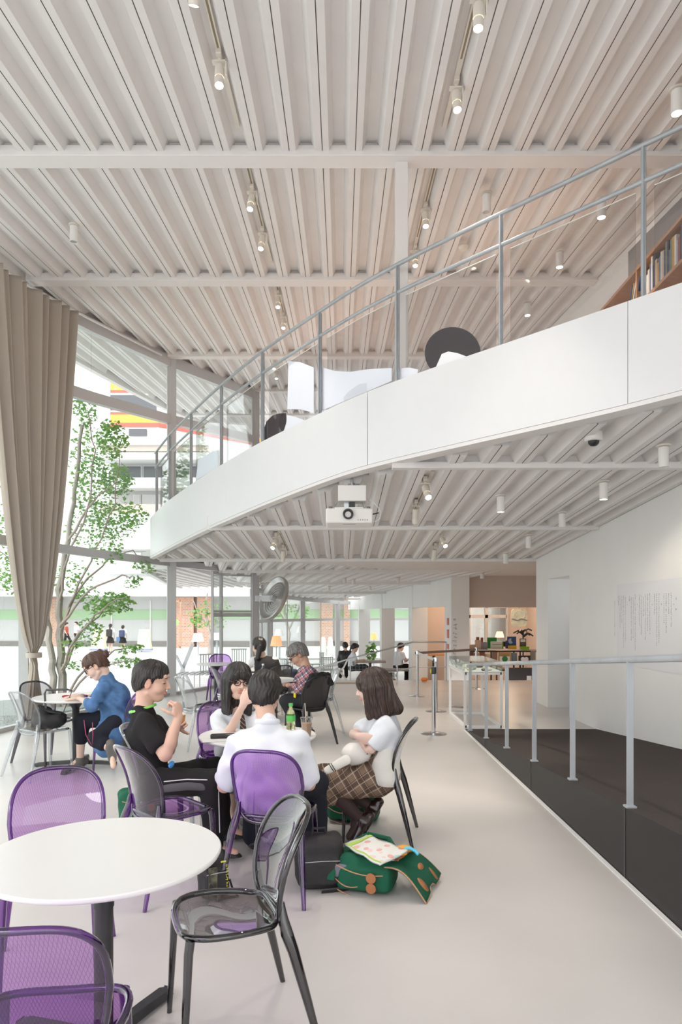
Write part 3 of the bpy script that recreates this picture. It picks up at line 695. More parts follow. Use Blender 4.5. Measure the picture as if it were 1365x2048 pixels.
up = lambda y: hu(y) + .085; lw_ = lambda y: hl(y) + .085
TX = .93
for x, nm in ((-TX, 'left'), (TX, 'right')):
    for y0, y1, q in ((3.5, 6.15, 'nearest the viewer'), (6.75, 9.1, 'between the first two roof beams'), (9.75, 12.4, 'beyond the second roof beam')): track(x, y0, y1, up, '%s lighting track on the roof deck %s' % (nm, q))
spots_up = [(-TX, 4.34, -.1, .3), (-TX, 5.22, -.22, .1), (-TX, 7.15, -.3, -.35), (-TX, 8.10, -.3, -.35), (-TX, 10.1, -.35, 0), (-TX, 11.05, -.3, 0), (TX, 4.62, -.1, -.2), (TX, 5.52, -.25, .1), (TX, 7.52, -.25, 0), (TX, 8.58, -.25, 0), (-1.33, 13.6, -.3, 0), (-1.36, 14.4, -.3, 0)]
sp0 = spot(.5, .3); names = ['topmost spotlight of the left track, cut by the top edge', 'large spotlight near the end of the first left track', 'upper one of the two spotlights on the second left track', 'lower one of the two spotlights on the second left track', 'upper spotlight on the left track beyond the second beam', 'lower spotlight on the left track beyond the second beam', 'topmost spotlight of the right track, cut by the top edge', 'large spotlight near the end of the first right track', 'upper one of the two spotlights right of the slim column', 'lower one of the two spotlights right of the slim column', 'small spotlight behind the balcony rail, upper of the pair', 'small spotlight behind the balcony rail, lower of the pair']
for i, (x, y, t, yw) in enumerate(spots_up):
    e = sp0 if i == 0 else spot(t, yw); place(e, (x, y, up(y) - .015), 0, names[i]); e['category'] = 'spotlight'; e['group'] = 'track spotlights under the roof'
    lamp('spot_beam', 'SPOT', (x, y, up(y) - .32), 60, (1, .92, .82), .03, (0, 0, 0), 1.1)
def can(on=True, L=.17, r=.045):
    e = empty('ceiling_can_light', (0, 0, 0)); mb = MB(); mb.lathe([(.001, 0), (.06, 0), (.06, -.012), (.02, -.016)], n=20); mb.build('canopy', M['cream'], e, smooth=True)
    mb = MB(); mb.lathe([(.02, -.012), (r, -.02), (r, -L), (r - .005, -L), (r - .008, -L + .012)], n=24, cap=False); mb.build('housing', M['wplast'], e, smooth=True)
    MB().lathe([(0, -L + .01), (r - .007, -L + .01), (r - .007, -L + .008), (0, -L + .008)], n=20).build('lens', M['lens_on'] if on else M['chrome'], e); return e
for on in (True, False):
    pass
def ceil_z(py, up_): return 5035.0 / (1090 - py) if up_ else 2499.0 / (1320 - py)
cans = [(148, 450, 1, 0, 'unlit can light alone on the left side of the roof'), (974, 387, 1, 0, 'unlit can light between the two balcony rails posts'), (1204, 398, 1, 1, 'lit can light behind the balcony glass below the second rail'), (1120, 503, 1, 1, 'lit can light above the far end of the second roof beam'), (1056, 605, 1, 1, 'lit can light lowest over the white band'), (1355, 178, 1, 1, 'lit can light at the right edge above the handrail'),
        (1002, 990, 0, 1, 'short can light under the balcony in the middle of the bay'), (1208, 962, 0, 1, 'lit can light under the balcony near the right wall'), (1125, 1024, 0, 0, 'unlit can light under the balcony near the second beam'), (1058, 1070, 0, 0, 'can light just beyond the second beam under the balcony'), (1012, 1105, 0, 0, 'small can light above the shop opening'), (1328, 890, 0, 0, 'can light under the balcony at the right edge')]
for (px, py, u, on, lb) in cans:
    z = ceil_z(py, u); x = (px - 682.5) * z / F; e = can(bool(on), .20 if u else .19, .046 if u else .042); hz = (hu(z) if u else hl(z)) + (.0)
    place(e, (x, z, hz), 0, lb); e['category'] = 'ceiling light'; e['group'] = 'can lights on the ceilings'
    if on: lamp('can_beam', 'SPOT', (x, z, hz - .26), 22 if u else 10, (1, .86, .72), .03, (0, 0 if u else -.35, 0), 1.5 if u else 2.3)
for (px, py, t, yw, on, lb) in [(850, 968, -.75, .2, True, 'lit spotlight right of the projector'), (832, 1012, .35, 0, False, 'unlit spotlight just below the lit one right of the projector'), (884, 1073, -.8, .3, True, 'lit spotlight on the track beyond the projector'), (870, 1095, .3, .2, False, 'unlit spotlight on the track beyond the projector'), (553, 1075, -.7, -.4, True, 'lit spotlight left of the projector under the balcony'), (567, 1098, .3, .2, False, 'unlit spotlight left of the projector under the balcony')]:
    z = ceil_z(py, 0); x = (px - 682.5) * z / F; e = spot(t, yw, on); place(e, (x, z, lw_(z) - .015), 0, lb); e['category'] = 'spotlight'; e['group'] = 'spotlights under the balcony'
    if on: lamp('spot_beam', 'SPOT', (x, z, lw_(z) - .32), 75, (1, .88, .74), .03, (0, 0, 0), 1.3)
track(.93, 6.9, 8.9, lw_, 'lighting track under the balcony right of the projector'); track(1.48, 9.7, 11.9, lw_, 'lighting track beyond the projector, on the right'); track(-.92, 9.7, 11.9, lw_, 'lighting track under the balcony left of the projector')
random.seed(5)
for (px, py, zz, lb) in [(965, 1153, 16, 'small can light over the shop opening'), (690, 1154, 17, 'middle one of three tiny spotlights on the far ceiling'), (708, 1156, 17.4, 'right one of three tiny spotlights on the far ceiling'), (740, 1172, 20, 'tiny lit can light beside the colonnade'), (797, 1158, 17, 'tiny can light on the far ceiling by the third column'), (658, 1166, 20, 'tiny spotlight left of the group on the far ceiling'), (518, 1158, 17, 'tiny lit can light beside the round metal disc'), (690, 1190, 25, 'tiny can light nearest the far glass wall')]:
    e = can('lit' in lb, .14, .045); place(e, ((px - 682.5) * zz / F, zz, (2.57 if zz == 16 else hb(zz) + .01)), 0, lb); e['category'] = 'ceiling light'; e['group'] = 'small lights on the far ceiling'
sd = empty('smoke_detector', W(928, 496, 8.45), label='small round detector on the roof deck above the balcony rail', cat='detector'); MB().lathe([(.001, .03), (.06, .03), (.065, .01), (.045, -.02), (.001, -.03)], n=20).build('housing', M['cream'], sd, smooth=True)
cm = empty('dome_camera', W(1188, 875, 2499 / (1320 - 875)), label='small white dome security camera under the balcony', cat='camera')
MB().lathe([(.001, .04), (.07, .04), (.072, -.02), (.06, -.03), (.001, -.03)], n=24).build('housing', M['wplast'], cm, smooth=True); MB().lathe([(.045, -.03), (.042, -.05), (.025, -.068), (.001, -.072)], n=20).build('dome', M['bplast'], cm, smooth=True)
# ------------------------------------------------------------------ projector
pz = 6.9; pj = empty('projector', W(699, 1031, pz), label='white ceiling projector with a round black lens hanging under the balcony', cat='projector'); ux = pz / F
mb = MB(); mb.box((0, .2, 0), (.475, .40, .15), bev=.014); bd = mb.build('body', M['wplast'], pj)
mb = MB()
for k in range(5): mb.box((.09 + k * .023, -.002, -.045), (.004, .006, .014))
mb.box((-.0, .1, -.0765), (.13, .006, .003)); mb.build('vent', M['alud'], bd)
Ry = Matrix.Rotation(math.radians(90), 3, 'X')
mb = MB(); mb.lathe([(.052, -.02), (.054, .03), (.046, .034), (.040, .01), (.034, .012), (.028, -.005), (.001, -.012)], (-.012, 0, .012), 28, Ry, cap=False); mb.build('lens', mat('lens_black', (.03, .03, .035), .12, coat=.6), pj, smooth=True)
for s in (-.19, .195): MB().lathe([(.018, 0), (.018, .02)], (s, .03, .075), 12).build('foot', M['alud'], pj)
mb = MB(); mb.box((.03, .15, .235), (.285, .22, .16), bev=.006); mb.build('mount_box', M['wplast'], pj)
mb = MB(); mb.box((-.03, .15, .12), (.045, .04, .08)); mb.box((.0, .15, .085), (.3, .2, .014)); mb.tube([(-.11, .1, .155), (-.16, .02, .08)], .004, 6); mb.tube([(.13, .1, .155), (.15, .02, .08)], .004, 6); mb.tube([(.03, .15, .31), (.03, .15, .44)], .012, 10); mb.build('bracket', M['steel'], pj)
mb = MB(); mb.box((.03, .12, .12), (.06, .05, .06)); mb.tube([(.24, .05, -.01 + .03), (.27, .04, .025), (.30, .05, .035)], .006, 8); mb.build('connector', M['bplast'], pj)
mb = MB(); mb.tube([(.17, .12, .2), (.24, .06, .15), (.30, .03, .08), (.325, .03, .03), (.31, .03, -.03), (.27, .04, -.055), (.235, .06, -.045)], .004, 8); mb.build('cable', mat('pale_blue_cable', (.62, .72, .72), .4), pj, smooth=True)
# ------------------------------------------------------------------ curtain
M['curtain'] = mat('beige_curtain', (.52, .46, .39), .85, spec=.15, bump=.2, bscale=200)
cu = empty('curtain', (-4.30, 9.5, 0), label='tall beige curtain gathered by a tieback in front of the glass', cat='curtain')
def cur(u0, u1, name, seed):
    r = random.Random(seed); ph = [r.uniform(0, 6) for _ in range(4)]
    def fn(u, v):
        z = 6.15 * (1 - v); uu = lerp(u0, u1, u)           # position along the curtain 0..1
        top = (np.interp(uu, [0, .5, 1], [-4.43, -4.32, -4.08]), np.interp(uu, [0, .5, 1], [8.35, 9.4, 10.45])); topz = hu(top[1]) - .14
        tie = (-4.30, 9.42); tz = 1.03
        z = lerp(topz, 0.02, v); 
        if z > tz: t = (z - tz) / (topz - tz); g = t ** .52 if t > 0 else 0
        else: t = (tz - z) / tz; g = .23 * t ** .8
        g = max(g, .062); c = Vector((tie[0], tie[1]))
        x = lerp(tie[0], top[0], g) ; y = lerp(tie[1], top[1], g)
        amp = .075 * (.45 + .55 * min(1, g * 1.6)) * (1 if abs(z - tz) > .1 else .5)
        w = math.sin(uu * 62 + ph[0]) + .45 * math.sin(uu * 27 + ph[1]) + .25 * math.sin(uu * 121 + ph[2] + v * 3)
        x += amp * w * .9 + .05; y += .02 * math.cos(uu * 62 + ph[0]) * g
        return (x - cu.location.x, y - cu.location.y, z)
    mb = MB(); mb.grid(fn, 150, 90); return mb.build(name, M['curtain'], cu, smooth='all', solid=.006)
cur(0, .46, 'panel', 1); cur(.47, 1, 'panel', 2)
mb = MB(); mb.lathe([(.104, -.035), (.108, 0), (.104, .035), (.098, .035), (.098, -.035)], (.05, -.05, 1.03), 32, cap=False); mb.build('tieback', mat('beige_tieback', (.54, .48, .41), .8), cu, smooth=True)
for p in cu.children:
    if p.name.startswith('tieback'): p.scale = (.95, 1.12, 1)
mb = MB()
pp = [(-4.40, 8.0), (-4.38, 9.2), (-4.02, 10.75), (-3.4, 12.9)]
for a, b in zip(pp, pp[1:]): mb.bar((a[0], a[1], hu(a[1]) - .10), (b[0], b[1], hu(b[1]) - .10), .03, .025)
tag(mb.build('curtain_track', M['beam']), 'curved white curtain rail along the edge of the roof', 'curtain rail')
# ------------------------------------------------------------------ outdoors
def hp(y): return .12 - .017 * y if y > 9 else -.033
mb = MB(); mb.quad((-70, 2, hp(2)), (40, 2, hp(2)), (40, 9, -.033), (-70, 9, -.033)); mb.quad((-70, 9, -.033), (-2.9, 9, -.033), (-2.9, 75, hp(75)), (-70, 75, hp(75))); mb.quad((-2.9, 33, hp(33)), (40, 33, hp(33)), (40, 75, hp(75)), (-2.9, 75, hp(75)))
mb.quad((-5.0, -4, -.26), (6, -4, -.26), (6, 2, -.26), (-5.0, 2, -.26)); mb.quad((-70, -20, -.27), (40, -20, -.27), (40, 2, -.27), (-70, 2, -.27))
mb.v = [(x, y, min(z, -.26) if (-6 < x < 6 and y < 17 and x > -5.3) else z) for x, y, z in mb.v]
S(mb.build('plaza', M['paver']))
M['gwall'] = mat('pale_grey_wall', (.60, .60, .60), .7); M['wwall'] = mat('white_rendered_wall', (.80, .79, .78), .7); M['green'] = mat('green_band', (.42, .60, .38), .6)
M['dark'] = mat('dark_glazing', (.10, .11, .12), .2); M['orange'] = mat('orange_band', (.90, .50, .10), .6); M['redb'] = mat('red_band', (.60, .16, .12), .6); M['greyb'] = mat('charcoal_band', (.14, .14, .16), .5)
# long low building across the plaza
lb = empty('low_building', (-8, 50, hp(50)), label='long pale grey building across the plaza with a green band and brick piers', cat='building')
mb = MB(); mb.box((0, 1, 1.9), (60, 2, 3.4)); mb.build('wall', M['gwall'], lb)
MB().box((0, -.02, 2.28), (60, .06, .68)).build('green_band', M['green'], lb); MB().box((0, -.6, 4.25), (60, 3.4, 1.35)).build('eave', M['wwall'], lb); MB().box((0, -.05, .15), (60, .1, .4)).build('plinth', mat('brown_grey_plinth', (.26, .24, .23), .7), lb)
for px0, px1 in ((345, 388), (395, 425), (95, 120), (640, 666), (688, 700)):
    x0 = (px0 - 682.5) * 49.5 / F + 8; x1 = (px1 - 682.5) * 49.5 / F + 8; MB().box(((x0 + x1) / 2, -.3, 1.75), (x1 - x0, .6, 3.6)).build('brick_pier', M['brick'], lb)
mb = MB()
for px in (222, 300, 377, 520, 600, 725, 770, 830): mb.box(((px - 682.5) * 49.8 / F + 8, -.05, 1.7), (.08, .1, 3.3))
mb.build('downpipe', M['wwall'], lb)
# striped department building behind
db = empty('striped_building', (-21.5, 62, -.93), math.radians(0), label='tall building behind with orange, red and grey horizontal stripes', cat='building')
def hz(py, z=62): return 1.6 + (1228 - py) * z / F + 1
x0 = (222 - 682.5) * 62 / F + 21.5; x1 = (318 - 682.5) * 62 / F + 21.5
mb = MB(); poly = [(x0, 0), (x1, 0), (x1 + 26, 22), (x1 + 26, 40), (x0, 40)]; mb.prism(poly, hz(1290), hz(700)); mb.build('wall', M['wwall'], db)
for nm, y0, y1, mt in (('orange_stripe', 768, 782, 'orange'), ('red_stripe', 782, 787, 'redb'), ('grey_stripe', 792, 822, 'greyb'), ('red_stripe', 826, 831, 'redb'), ('orange_stripe', 831, 847, 'orange'), ('red_stripe', 848, 856, 'redb')):
    e = .05; mb = MB(); mb.prism([(x0 - e, -e), (x1 + e * .3, -e), (x1 + 26 + e, 22 - e), (x1 + 26 + e, 24), (x0 - e, 2)], hz(y1), hz(y0)); mb.build(nm, M[mt], db)
MB().box(((x0 + x1) / 2 + .3, -.1, hz(867)), (1.6, .1, .62)).build('sign', M['greyb'], db)
# pale terraces in front of it
tb = empty('terraced_building', (-17, 56, -1), label='pale terraced building with dark window bands in front of the striped one', cat='building')
def hz2(py, z=56): return 1.6 + (1228 - py) * z / F + 1
def xx(px, z=56): return (px - 682.5) * z / F + 17
for y0, y1, c in ((880, 893, 'wwall'), (893, 905, 'beige'), (908, 922, 'wwall'), (957, 975, 'gwall'), (1010, 1030, 'beige'), (975, 978, 'wwall'), (1030, 1100, 'wwall')):
    MB().box(((xx(205) + xx(420)) / 2, .4 if c != 'wwall' else .2, (hz2(y0) + hz2(y1)) / 2), (xx(420) - xx(205), 1.6, hz2(y0) - hz2(y1))).build('floor_band', M[c], tb)
MB().box(((xx(205) + xx(420)) / 2, 2, hz2(990)), (xx(420) - xx(205), 1, 9)).build('wall', M['gwall'], tb)
MB().box(((xx(205) + xx(420)) / 2, 2, 3), (xx(420) - xx(205), 1, 6)).build('base_wall', M['gwall'], tb)
for (a, b, y0, y1) in ((222, 272, 926, 955), (278, 420, 926, 955), (258, 270, 985, 1008), (277, 310, 985, 1008), (320, 400, 985, 1008)):
    f = MB().box(((xx(a) + xx(b)) / 2, 1.4, (hz2(y0) + hz2(y1)) / 2), (xx(b) - xx(a) + .15, .1, hz2(y0) - hz2(y1) + .15)).build('window', M['wwall'], tb); MB().box(((xx(a) + xx(b)) / 2, 1.32, (hz2(y0) + hz2(y1)) / 2), (xx(b) - xx(a), .1, hz2(y0) - hz2(y1))).build('pane', M['dark'] if y0 == 926 else M['gwall'], f)
# lower canopy outside, curving away
mb_ = deck('canopy', lambda y: 2.55, -8.5, -2.6, lambda x: 14.2 + max(0, -4.0 - x) * 5.3 if x < -3.2 else 17.0, lambda x: 24.5, depth=.12, top=.4)
mb_['kind'] = 'structure'; mb_.name = 'ceiling_canopy'
cb = MB(); cp = [(-3.4, 13.75, 0), (-4.0, 13.85, 0), (-4.22, 14.6, 0), (-4.55, 16.5, 0), (-5.0, 19, 0), (-5.4, 21.4, 0), (-5.75, 24.5, 0)]
for a, b in zip(cp, cp[1:]): cb.bar((a[0], a[1], 2.68), (b[0], b[1], 2.68), .12, .36)
S(cb.build('trim_50', M['beam']))
# ------------------------------------------------------------------ trees
M['bark'] = mat('pale_bark', (.42, .38, .34), .85, noise=.3, nscale=9, stretch=(1, 1, .3)); M['twig'] = mat('twig_bark', (.34, .28, .24), .85)
M['leaf'] = None
def leafmat():
    m, nt, b = newmat('maple_leaf'); b.inputs['Roughness'].default_value = .5
    oi = nt.nodes.new('ShaderNodeTexCoord'); n = nt.nodes.new('ShaderNodeTexNoise'); n.inputs['Scale'].default_value = 3
    nt.links.new(oi.outputs['Object'], n.inputs['Vector']); r = nt.nodes.new('ShaderNodeValToRGB'); nt.links.new(n.outputs[0], r.inputs[0])
    r.color_ramp.elements[0].color = (.16, .38, .07, 1); r.color_ramp.elements[0].position = .35; r.color_ramp.elements[1].color = (.36, .55, .20, 1); r.color_ramp.elements[1].position = .7
    tr = nt.nodes.new('ShaderNodeBsdfTranslucent'); nt.links.new(r.outputs[0], tr.inputs[0]); nt.links.new(r.outputs[0], b.inputs['Base Color'])
    mx = nt.nodes.new('ShaderNodeMixShader'); mx.inputs[0].default_value = .4; nt.links.new(b.outputs[0], mx.inputs[1]); nt.links.new(tr.outputs[0], mx.inputs[2]); nt.links.new(mx.outputs[0], nt.nodes['Material Output'].inputs[0]); return m
M['leaf'] = leafmat()
def leaf_cloud(mb, c, rad, n, s, rnd):
    for _ in range(n):
        while True:
            d = Vector((rnd.uniform(-1, 1), rnd.uniform(-1, 1), rnd.uniform(-1, 1)))
            if d.length < 1: break
        p = Vector(c) + Vector((d.x * rad[0], d.y * rad[1], d.z * rad[2])); q = s * rnd.uniform(.6, 1.3)
        R = Matrix.Rotation(rnd.uniform(0, 6.3), 3, 'Z') @ Matrix.Rotation(rnd.gauss(.5, .5), 3, 'X') @ Matrix.Rotation(rnd.uniform(0, 6.3), 3, 'Z')
        out = [(0, -.5), (.2, -.2), (.55, -.1), (.28, .12), (.3, .4), (0, .6), (-.3, .4), (-.28, .12), (-.55, -.1), (-.2, -.2)]
        k = len(out); mb.add([p + R @ Vector((x * q, y * q, abs(x) * q * .25)) for x, y in out], [tuple(range(k))])
def branch(mb, pts, r0, r1):
    n = len(pts); P = []
    for i in range(n - 1):
        a, b = Vector(pts[i]), Vector(pts[i + 1])
        for k in range(4): P.append(a.lerp(b, k / 4) + Vector((math.sin(i * 3 + k * 1.7) * .02, math.cos(i * 2.3 + k) * .02, 0)))
    P.append(Vector(pts[-1])); mb.tube(P, [lerp(r0, r1, i / (len(P) - 1)) for i in range(len(P))], 9)
rnd = random.Random(21)
T0 = Vector((-4.95, 12.0, -.05))
tr = empty('maple_tree', T0, label='slender two-stemmed maple tree outside the glass behind the curtain', cat='tree')
def tw(px, py, z=12.0): return W(px, py, z) - T0
trunk = MB(); branch(trunk, [(-.05, 0, 0), tw(108, 1400), tw(104, 1340), tw(97, 1260), tw(92, 1180), tw(80, 1050), tw(60, 900)], .075, .03); branch(trunk, [(.10, .05, 0), tw(130, 1410, 12.1), tw(120, 1330, 12.1), tw(120, 1250, 12.1), tw(118, 1180, 12.1), tw(135, 1080, 12.2), tw(150, 980, 12.3), tw(165, 850, 12.4)], .085, .03); trunk.build('trunk', M['bark'], tr, smooth=True)
ends = []
bl = [[(120, 1260), (150, 1190), (190, 1100), (230, 1010), (240, 900)], [(118, 1255), (165, 1170), (215, 1120), (265, 1100), (300, 1135)], [(122, 1340), (150, 1280), (190, 1230), (230, 1200), (250, 1195)], [(123, 1345), (165, 1260), (205, 1225), (240, 1215)], [(118, 1200), (135, 1120), (175, 1020), (190, 900), (175, 820)], [(125, 1400), (170, 1340), (230, 1300), (262, 1296)], [(124, 1410), (175, 1350), (215, 1330), (268, 1318)], [(95, 1250), (60, 1180), (20, 1120), (-30, 1080)], [(135, 1080), (190, 1000), (235, 960)], [(92, 1180), (50, 1100), (10, 1000), (-20, 930)], [(120, 1250), (180, 1180), (245, 1150), (262, 1155)]]
brm = MB()
for i, b in enumerate(bl):
    pts = [tw(px, py, 12 - .25 * (i % 3) + .22 * k * (1 if i % 2 else -1)) for k, (px, py) in enumerate(b)]; branch(brm, pts, .024, .006); ends.append(pts)
brm.build('branches', M['twig'], tr, smooth=True)
lf = MB(); 
for (px, py, rx, rz_, n) in [(225, 880, 30, 40, 150), (170, 820, 22, 35, 90), (235, 960, 35, 35, 150), (185, 960, 45, 60, 160), (230, 1045, 50, 38, 170), (180, 1060, 50, 60, 120), (215, 1105, 40, 28, 60), (232, 1205, 40, 22, 120), (200, 1215, 32, 20, 60), (170, 1190, 30, 20, 45), (180, 1265, 24, 30, 60), (262, 1298, 28, 10, 34), (255, 1325, 34, 12, 40), (290, 1135, 22, 14, 22), (270, 1158, 14, 8, 14), (262, 1168, 16, 9, 14), (150, 1330, 22, 10, 22), (145, 1155, 40, 40, 60), (20, 1150, 30, 40, 90), (10, 1060, 30, 60, 90), (170, 900, 40, 60, 110), (200, 1000, 60, 60, 90), (270, 1030, 26, 25, 50), (5, 940, 25, 60, 60), (140, 1290, 26, 20, 24)]:
    z = rnd.uniform(11.6, 12.6); leaf_cloud(lf, tw(px, py, z), (rx * z / F, .35, rz_ * z / F), int(n * 2.6), .066, rnd)
lf.build('foliage', M['leaf'], tr)
gr = mat('planting_gravel', (.42, .44, .43), .9, noise=.45, nscale=60, bump=.6, bscale=90)
g = MB(); g.lathe([(.001, .0), (.9, .0), (1.15, -.02), (1.15, -.2)], (-5.7, 12.2, -.03), 32, cap=False); tag(g.build('gravel_bed', gr), 'round bed of grey gravel around the maple outside the glass', 'gravel', kind='stuff')
def small_tree(x, y, h, label, n=260, r=1.2):
    e = empty('plaza_tree', (x, y, hp(y)), label=label, cat='tree'); m = MB(); branch(m, [(0, 0, 0), (.1, 0, h * .3), (-.15, .1, h * .6), (-.1, .1, h)], .10, .04); branch(m, [(.05, 0, h * .35), (.5, .1, h * .6), (.9, .1, h * .85)], .05, .02); branch(m, [(0, 0, h * .4), (-.6, .1, h * .7), (-.9, .1, h * .9)], .05, .02); m.build('trunk', M['bark'], e, smooth=True)
    m = MB()
    for k in range(9): leaf_cloud(m, (rnd.uniform(-r, r), rnd.uniform(-.6, .6), h * rnd.uniform(.45, 1.05)), (r * .55, .5, r * .4), n // 9, .16, rnd)
    m.build('foliage', M['leaf'], e)
small_tree((575 - 682.5) * 33 / F, 33, 3.6, 'pale-trunked tree seen through the far glass wall behind the lamps', 420, 1.1); small_tree((418 - 682.5) * 36 / F, 36, 3.2, 'green bushy tree beyond the folding glass door', 320, .8)
small_tree(-24.5, 40, 4.5, 'leafy tree across the plaza at the left edge', 420, 1.8)
# ------------------------------------------------------------------ plaza furniture
wl = mat('translucent_white', (.88, .87, .84), .5)
def shade_lamp(px, py, z, r, lab, base=True):
    p = W(px, py, z); e = empty('plaza_lamp', (p.x, z, hp(z)), label=lab, cat='lamp', group='white lampshade lights on the plaza'); h = p.z - hp(z)
    MB().lathe([(r * .62, h + r * .8), (r, h - r * .55), (r * .97, h - r * .55), (r * .6, h + r * .8)], n=28, cap=False).build('shade', wl, e, smooth=True); MB().lathe([(.05, 0), (.05, h + .1)], n=10).build('stand', M['galv'], e)
for a in [(396, 1276, 33, .30, 'white lampshade light left of the folding glass door'), (434, 1274, 33, .26, 'white lampshade light seen through the folding glass door'), (559, 1266, 30, .22, 'small white lampshade behind the pleated orange lamp'), (603, 1260, 28, .20, 'white lampshade on a dark stand seen through the far glass')]: shade_lamp(*a)
mbk = MB(); mbk.lathe([(.06, 0), (.12, .5), (.12, .9), (.05, 1.15)], W(603, 1262, 28.2) - Vector((0, 0, 1.6)), 16); 
for (px, z, w) in ((198, 41, .85), (289, 41, .85)):
    e = empty('sign_board', ((px - 682.5) * z / F, z, hp(z)), label='white and yellow floor sign %s' % ('nearer the tree, left of the schoolgirls' if px == 198 else 'right of the two schoolgirls'), cat='sign'); m = MB(); m.prism([(-w / 2, -.28), (w / 2, -.28), (w / 2, .28), (-w / 2, .28)], .05, .1)
    m = MB(); b = w / 2; m.add([(-b, -.25, 0), (b, -.25, 0), (b, .25, 0), (-b, .25, 0), (-b * .72, -.03, 1.25), (b * .72, -.03, 1.25), (b * .72, .03, 1.25), (-b * .72, .03, 1.25)], [(0, 3, 2, 1), (4, 5, 6, 7), (0, 1, 5, 4), (1, 2, 6, 5), (2, 3, 7, 6), (3, 0, 4, 7)]); m.build('panel', mat('sign_cream_%d' % px, (.80, .76, .52), .6), e); MB().box((0, -.02, .04), (w * 1.05, .6, .09)).build('foot', mat('sign_blue_%d' % px, (.30, .34, .60), .6), e)
for px in (647, 661):
    e = empty('plaza_cone_lamp', ((px - 682.5) * 34 / F, 34, hp(34)), label='pale tall rounded cone light, %s of the pair beyond the far glass' % ('left' if px == 647 else 'right'), cat='lamp'); MB().lathe([(.19, 0), (.18, .2), (.12, .80), (.07, .92), (.001, .94)], n=24).build('shade', wl, e, smooth=True)
e = empty('glass_door_frame', (W(352, 1260, 44).x, 44, hp(44)), label='tall narrow framed glass door in front of the brick pier across the plaza', cat='door')
m = MB(); m.box((-.25, 0, 1.55), (.09, .1, 3.1)); m.box((.3, 0, 1.55), (.09, .1, 3.1)); m.box((0, 0, 3.05), (.6, .1, .1)); m.box((0, 0, .1), (.6, .1, .1)); m.build('frame', M['walnut'], e); MB().lathe([(0, 0), (.22, 0), (.22, .03), (0, .03)], (.0, -.06, 1.7), 14, Ry).build('sticker', mat('green_sticker', (.35, .75, .2), .5), e)
# leaning folded frames and slatted terrace furniture outside the glass
e = empty('folding_stand', W(367, 1345, 16.0) - Vector((0, 0, W(367, 1345, 16).z - hp(16))), label='grey crossed folding stand on the terrace outside the glass', cat='stand')
m = MB(); m.bar((-.17, 0, .78), (.22, 0, 0), .05, .05, (0, 1, 0)); m.build('leg', M['steel'], e); m = MB(); m.bar((.20, .1, 1.05), (-.12, .1, .25), .08, .03, (0, 1, 0)); m.build('leg', M['steel'], e)
tt = empty('slatted_table', (W(400, 1350, 14.6).x, 14.6, 0), label='dark slatted terrace table outside the glass by the purple chairs', cat='table'); m = MB()
for k in range(9): m.box((-.45 + k * .11, 0, .33), (.05, .7, .02), rz=0)
m.build('slatted_top', M['steel'], tt)
for sx in (-.42, .42):
    for sy in (-.3, .3): MB().box((sx, sy, .12), (.035, .035, .42)).build('leg', M['steel'], tt)
# ------------------------------------------------------------------ shop beyond the main floor
mb = MB(); mb.box((4.6, 17.5, 2.2), (3.0, .3, .86)); S(mb.build('wall_shop_header', M['beige']))
mb = MB(); mb.box((3.35, 22.6, 1.0), (1.7, .2, 3.3)); mb.box((6.3, 22.6, 1.0), (1.7, .2, 3.3)); mb.box((4.8, 22.6, 2.25), (1.3, .2, .85)); mb.box((4.8, 22.6, -.02), (1.3, .2, 1.2)); mb.box((6.2, 20, 1.0), (.2, 5.4, 3.3)); mb.box((2.55, 22.5, 1), (.1, .8, 3.3))
S(mb.build('wall_shop', M['beige'])); S(MB().box((4.4, 22.4, 2.66), (4.0, 9.8, .1)).build('ceiling_shop', M['ceil']))
w = MB(); w.box((4.22, 22.45, 1.2), (.07, .1, 1.3)); w.box((4.78, 22.45, 1.2), (.1, .1, 1.3)); w.box((5.46, 22.45, 1.2), (.07, .1, 1.3)); w.box((4.8, 22.45, 1.52), (1.3, .1, .1)); w.box((4.8, 22.45, 1.84), (1.3, .1, .07)); w = S(w.build('window_20', M['alu'])); MB().box((4.8, 22.5, 1.2), (1.2, .01, 1.25)).build('pane', M['glass'], w)
for p, en in (((4.0, 18.6, 2.2), 22), ((5.0, 20.5, 2.2), 26), ((3.3, 21, 2.2), 18)): lamp('shop_light', 'POINT', p, en, (1, .72, .5), .12)  # fixtureless lamps added to stand in for the shop lighting
for p in ((4.2, 15.2, 2.5), (2.6, 13.6, 2.5), (1.2, 14.4, 2.5)): lamp('floor_fill', 'SPOT', p, 24, (1, .70, .50), .1, (0, 0, 0), 2.2)  # spots without fittings, added to warm the floor before the shop
lamp('balcony_fill', 'POINT', (2.2, 8.2, 4.6), 9, (1, .66, .45), .3); lamp('balcony_fill', 'POINT', (.2, 12.0, 4.4), 20, (1, .52, .32), .3)  # added unseen points that warm the upper level and roof
zz = 18.3
def sx_(px, z=zz): return (px - 682.5) * z / F
def sh(py, z=zz): return 1.6 + (1228 - py) * z / F
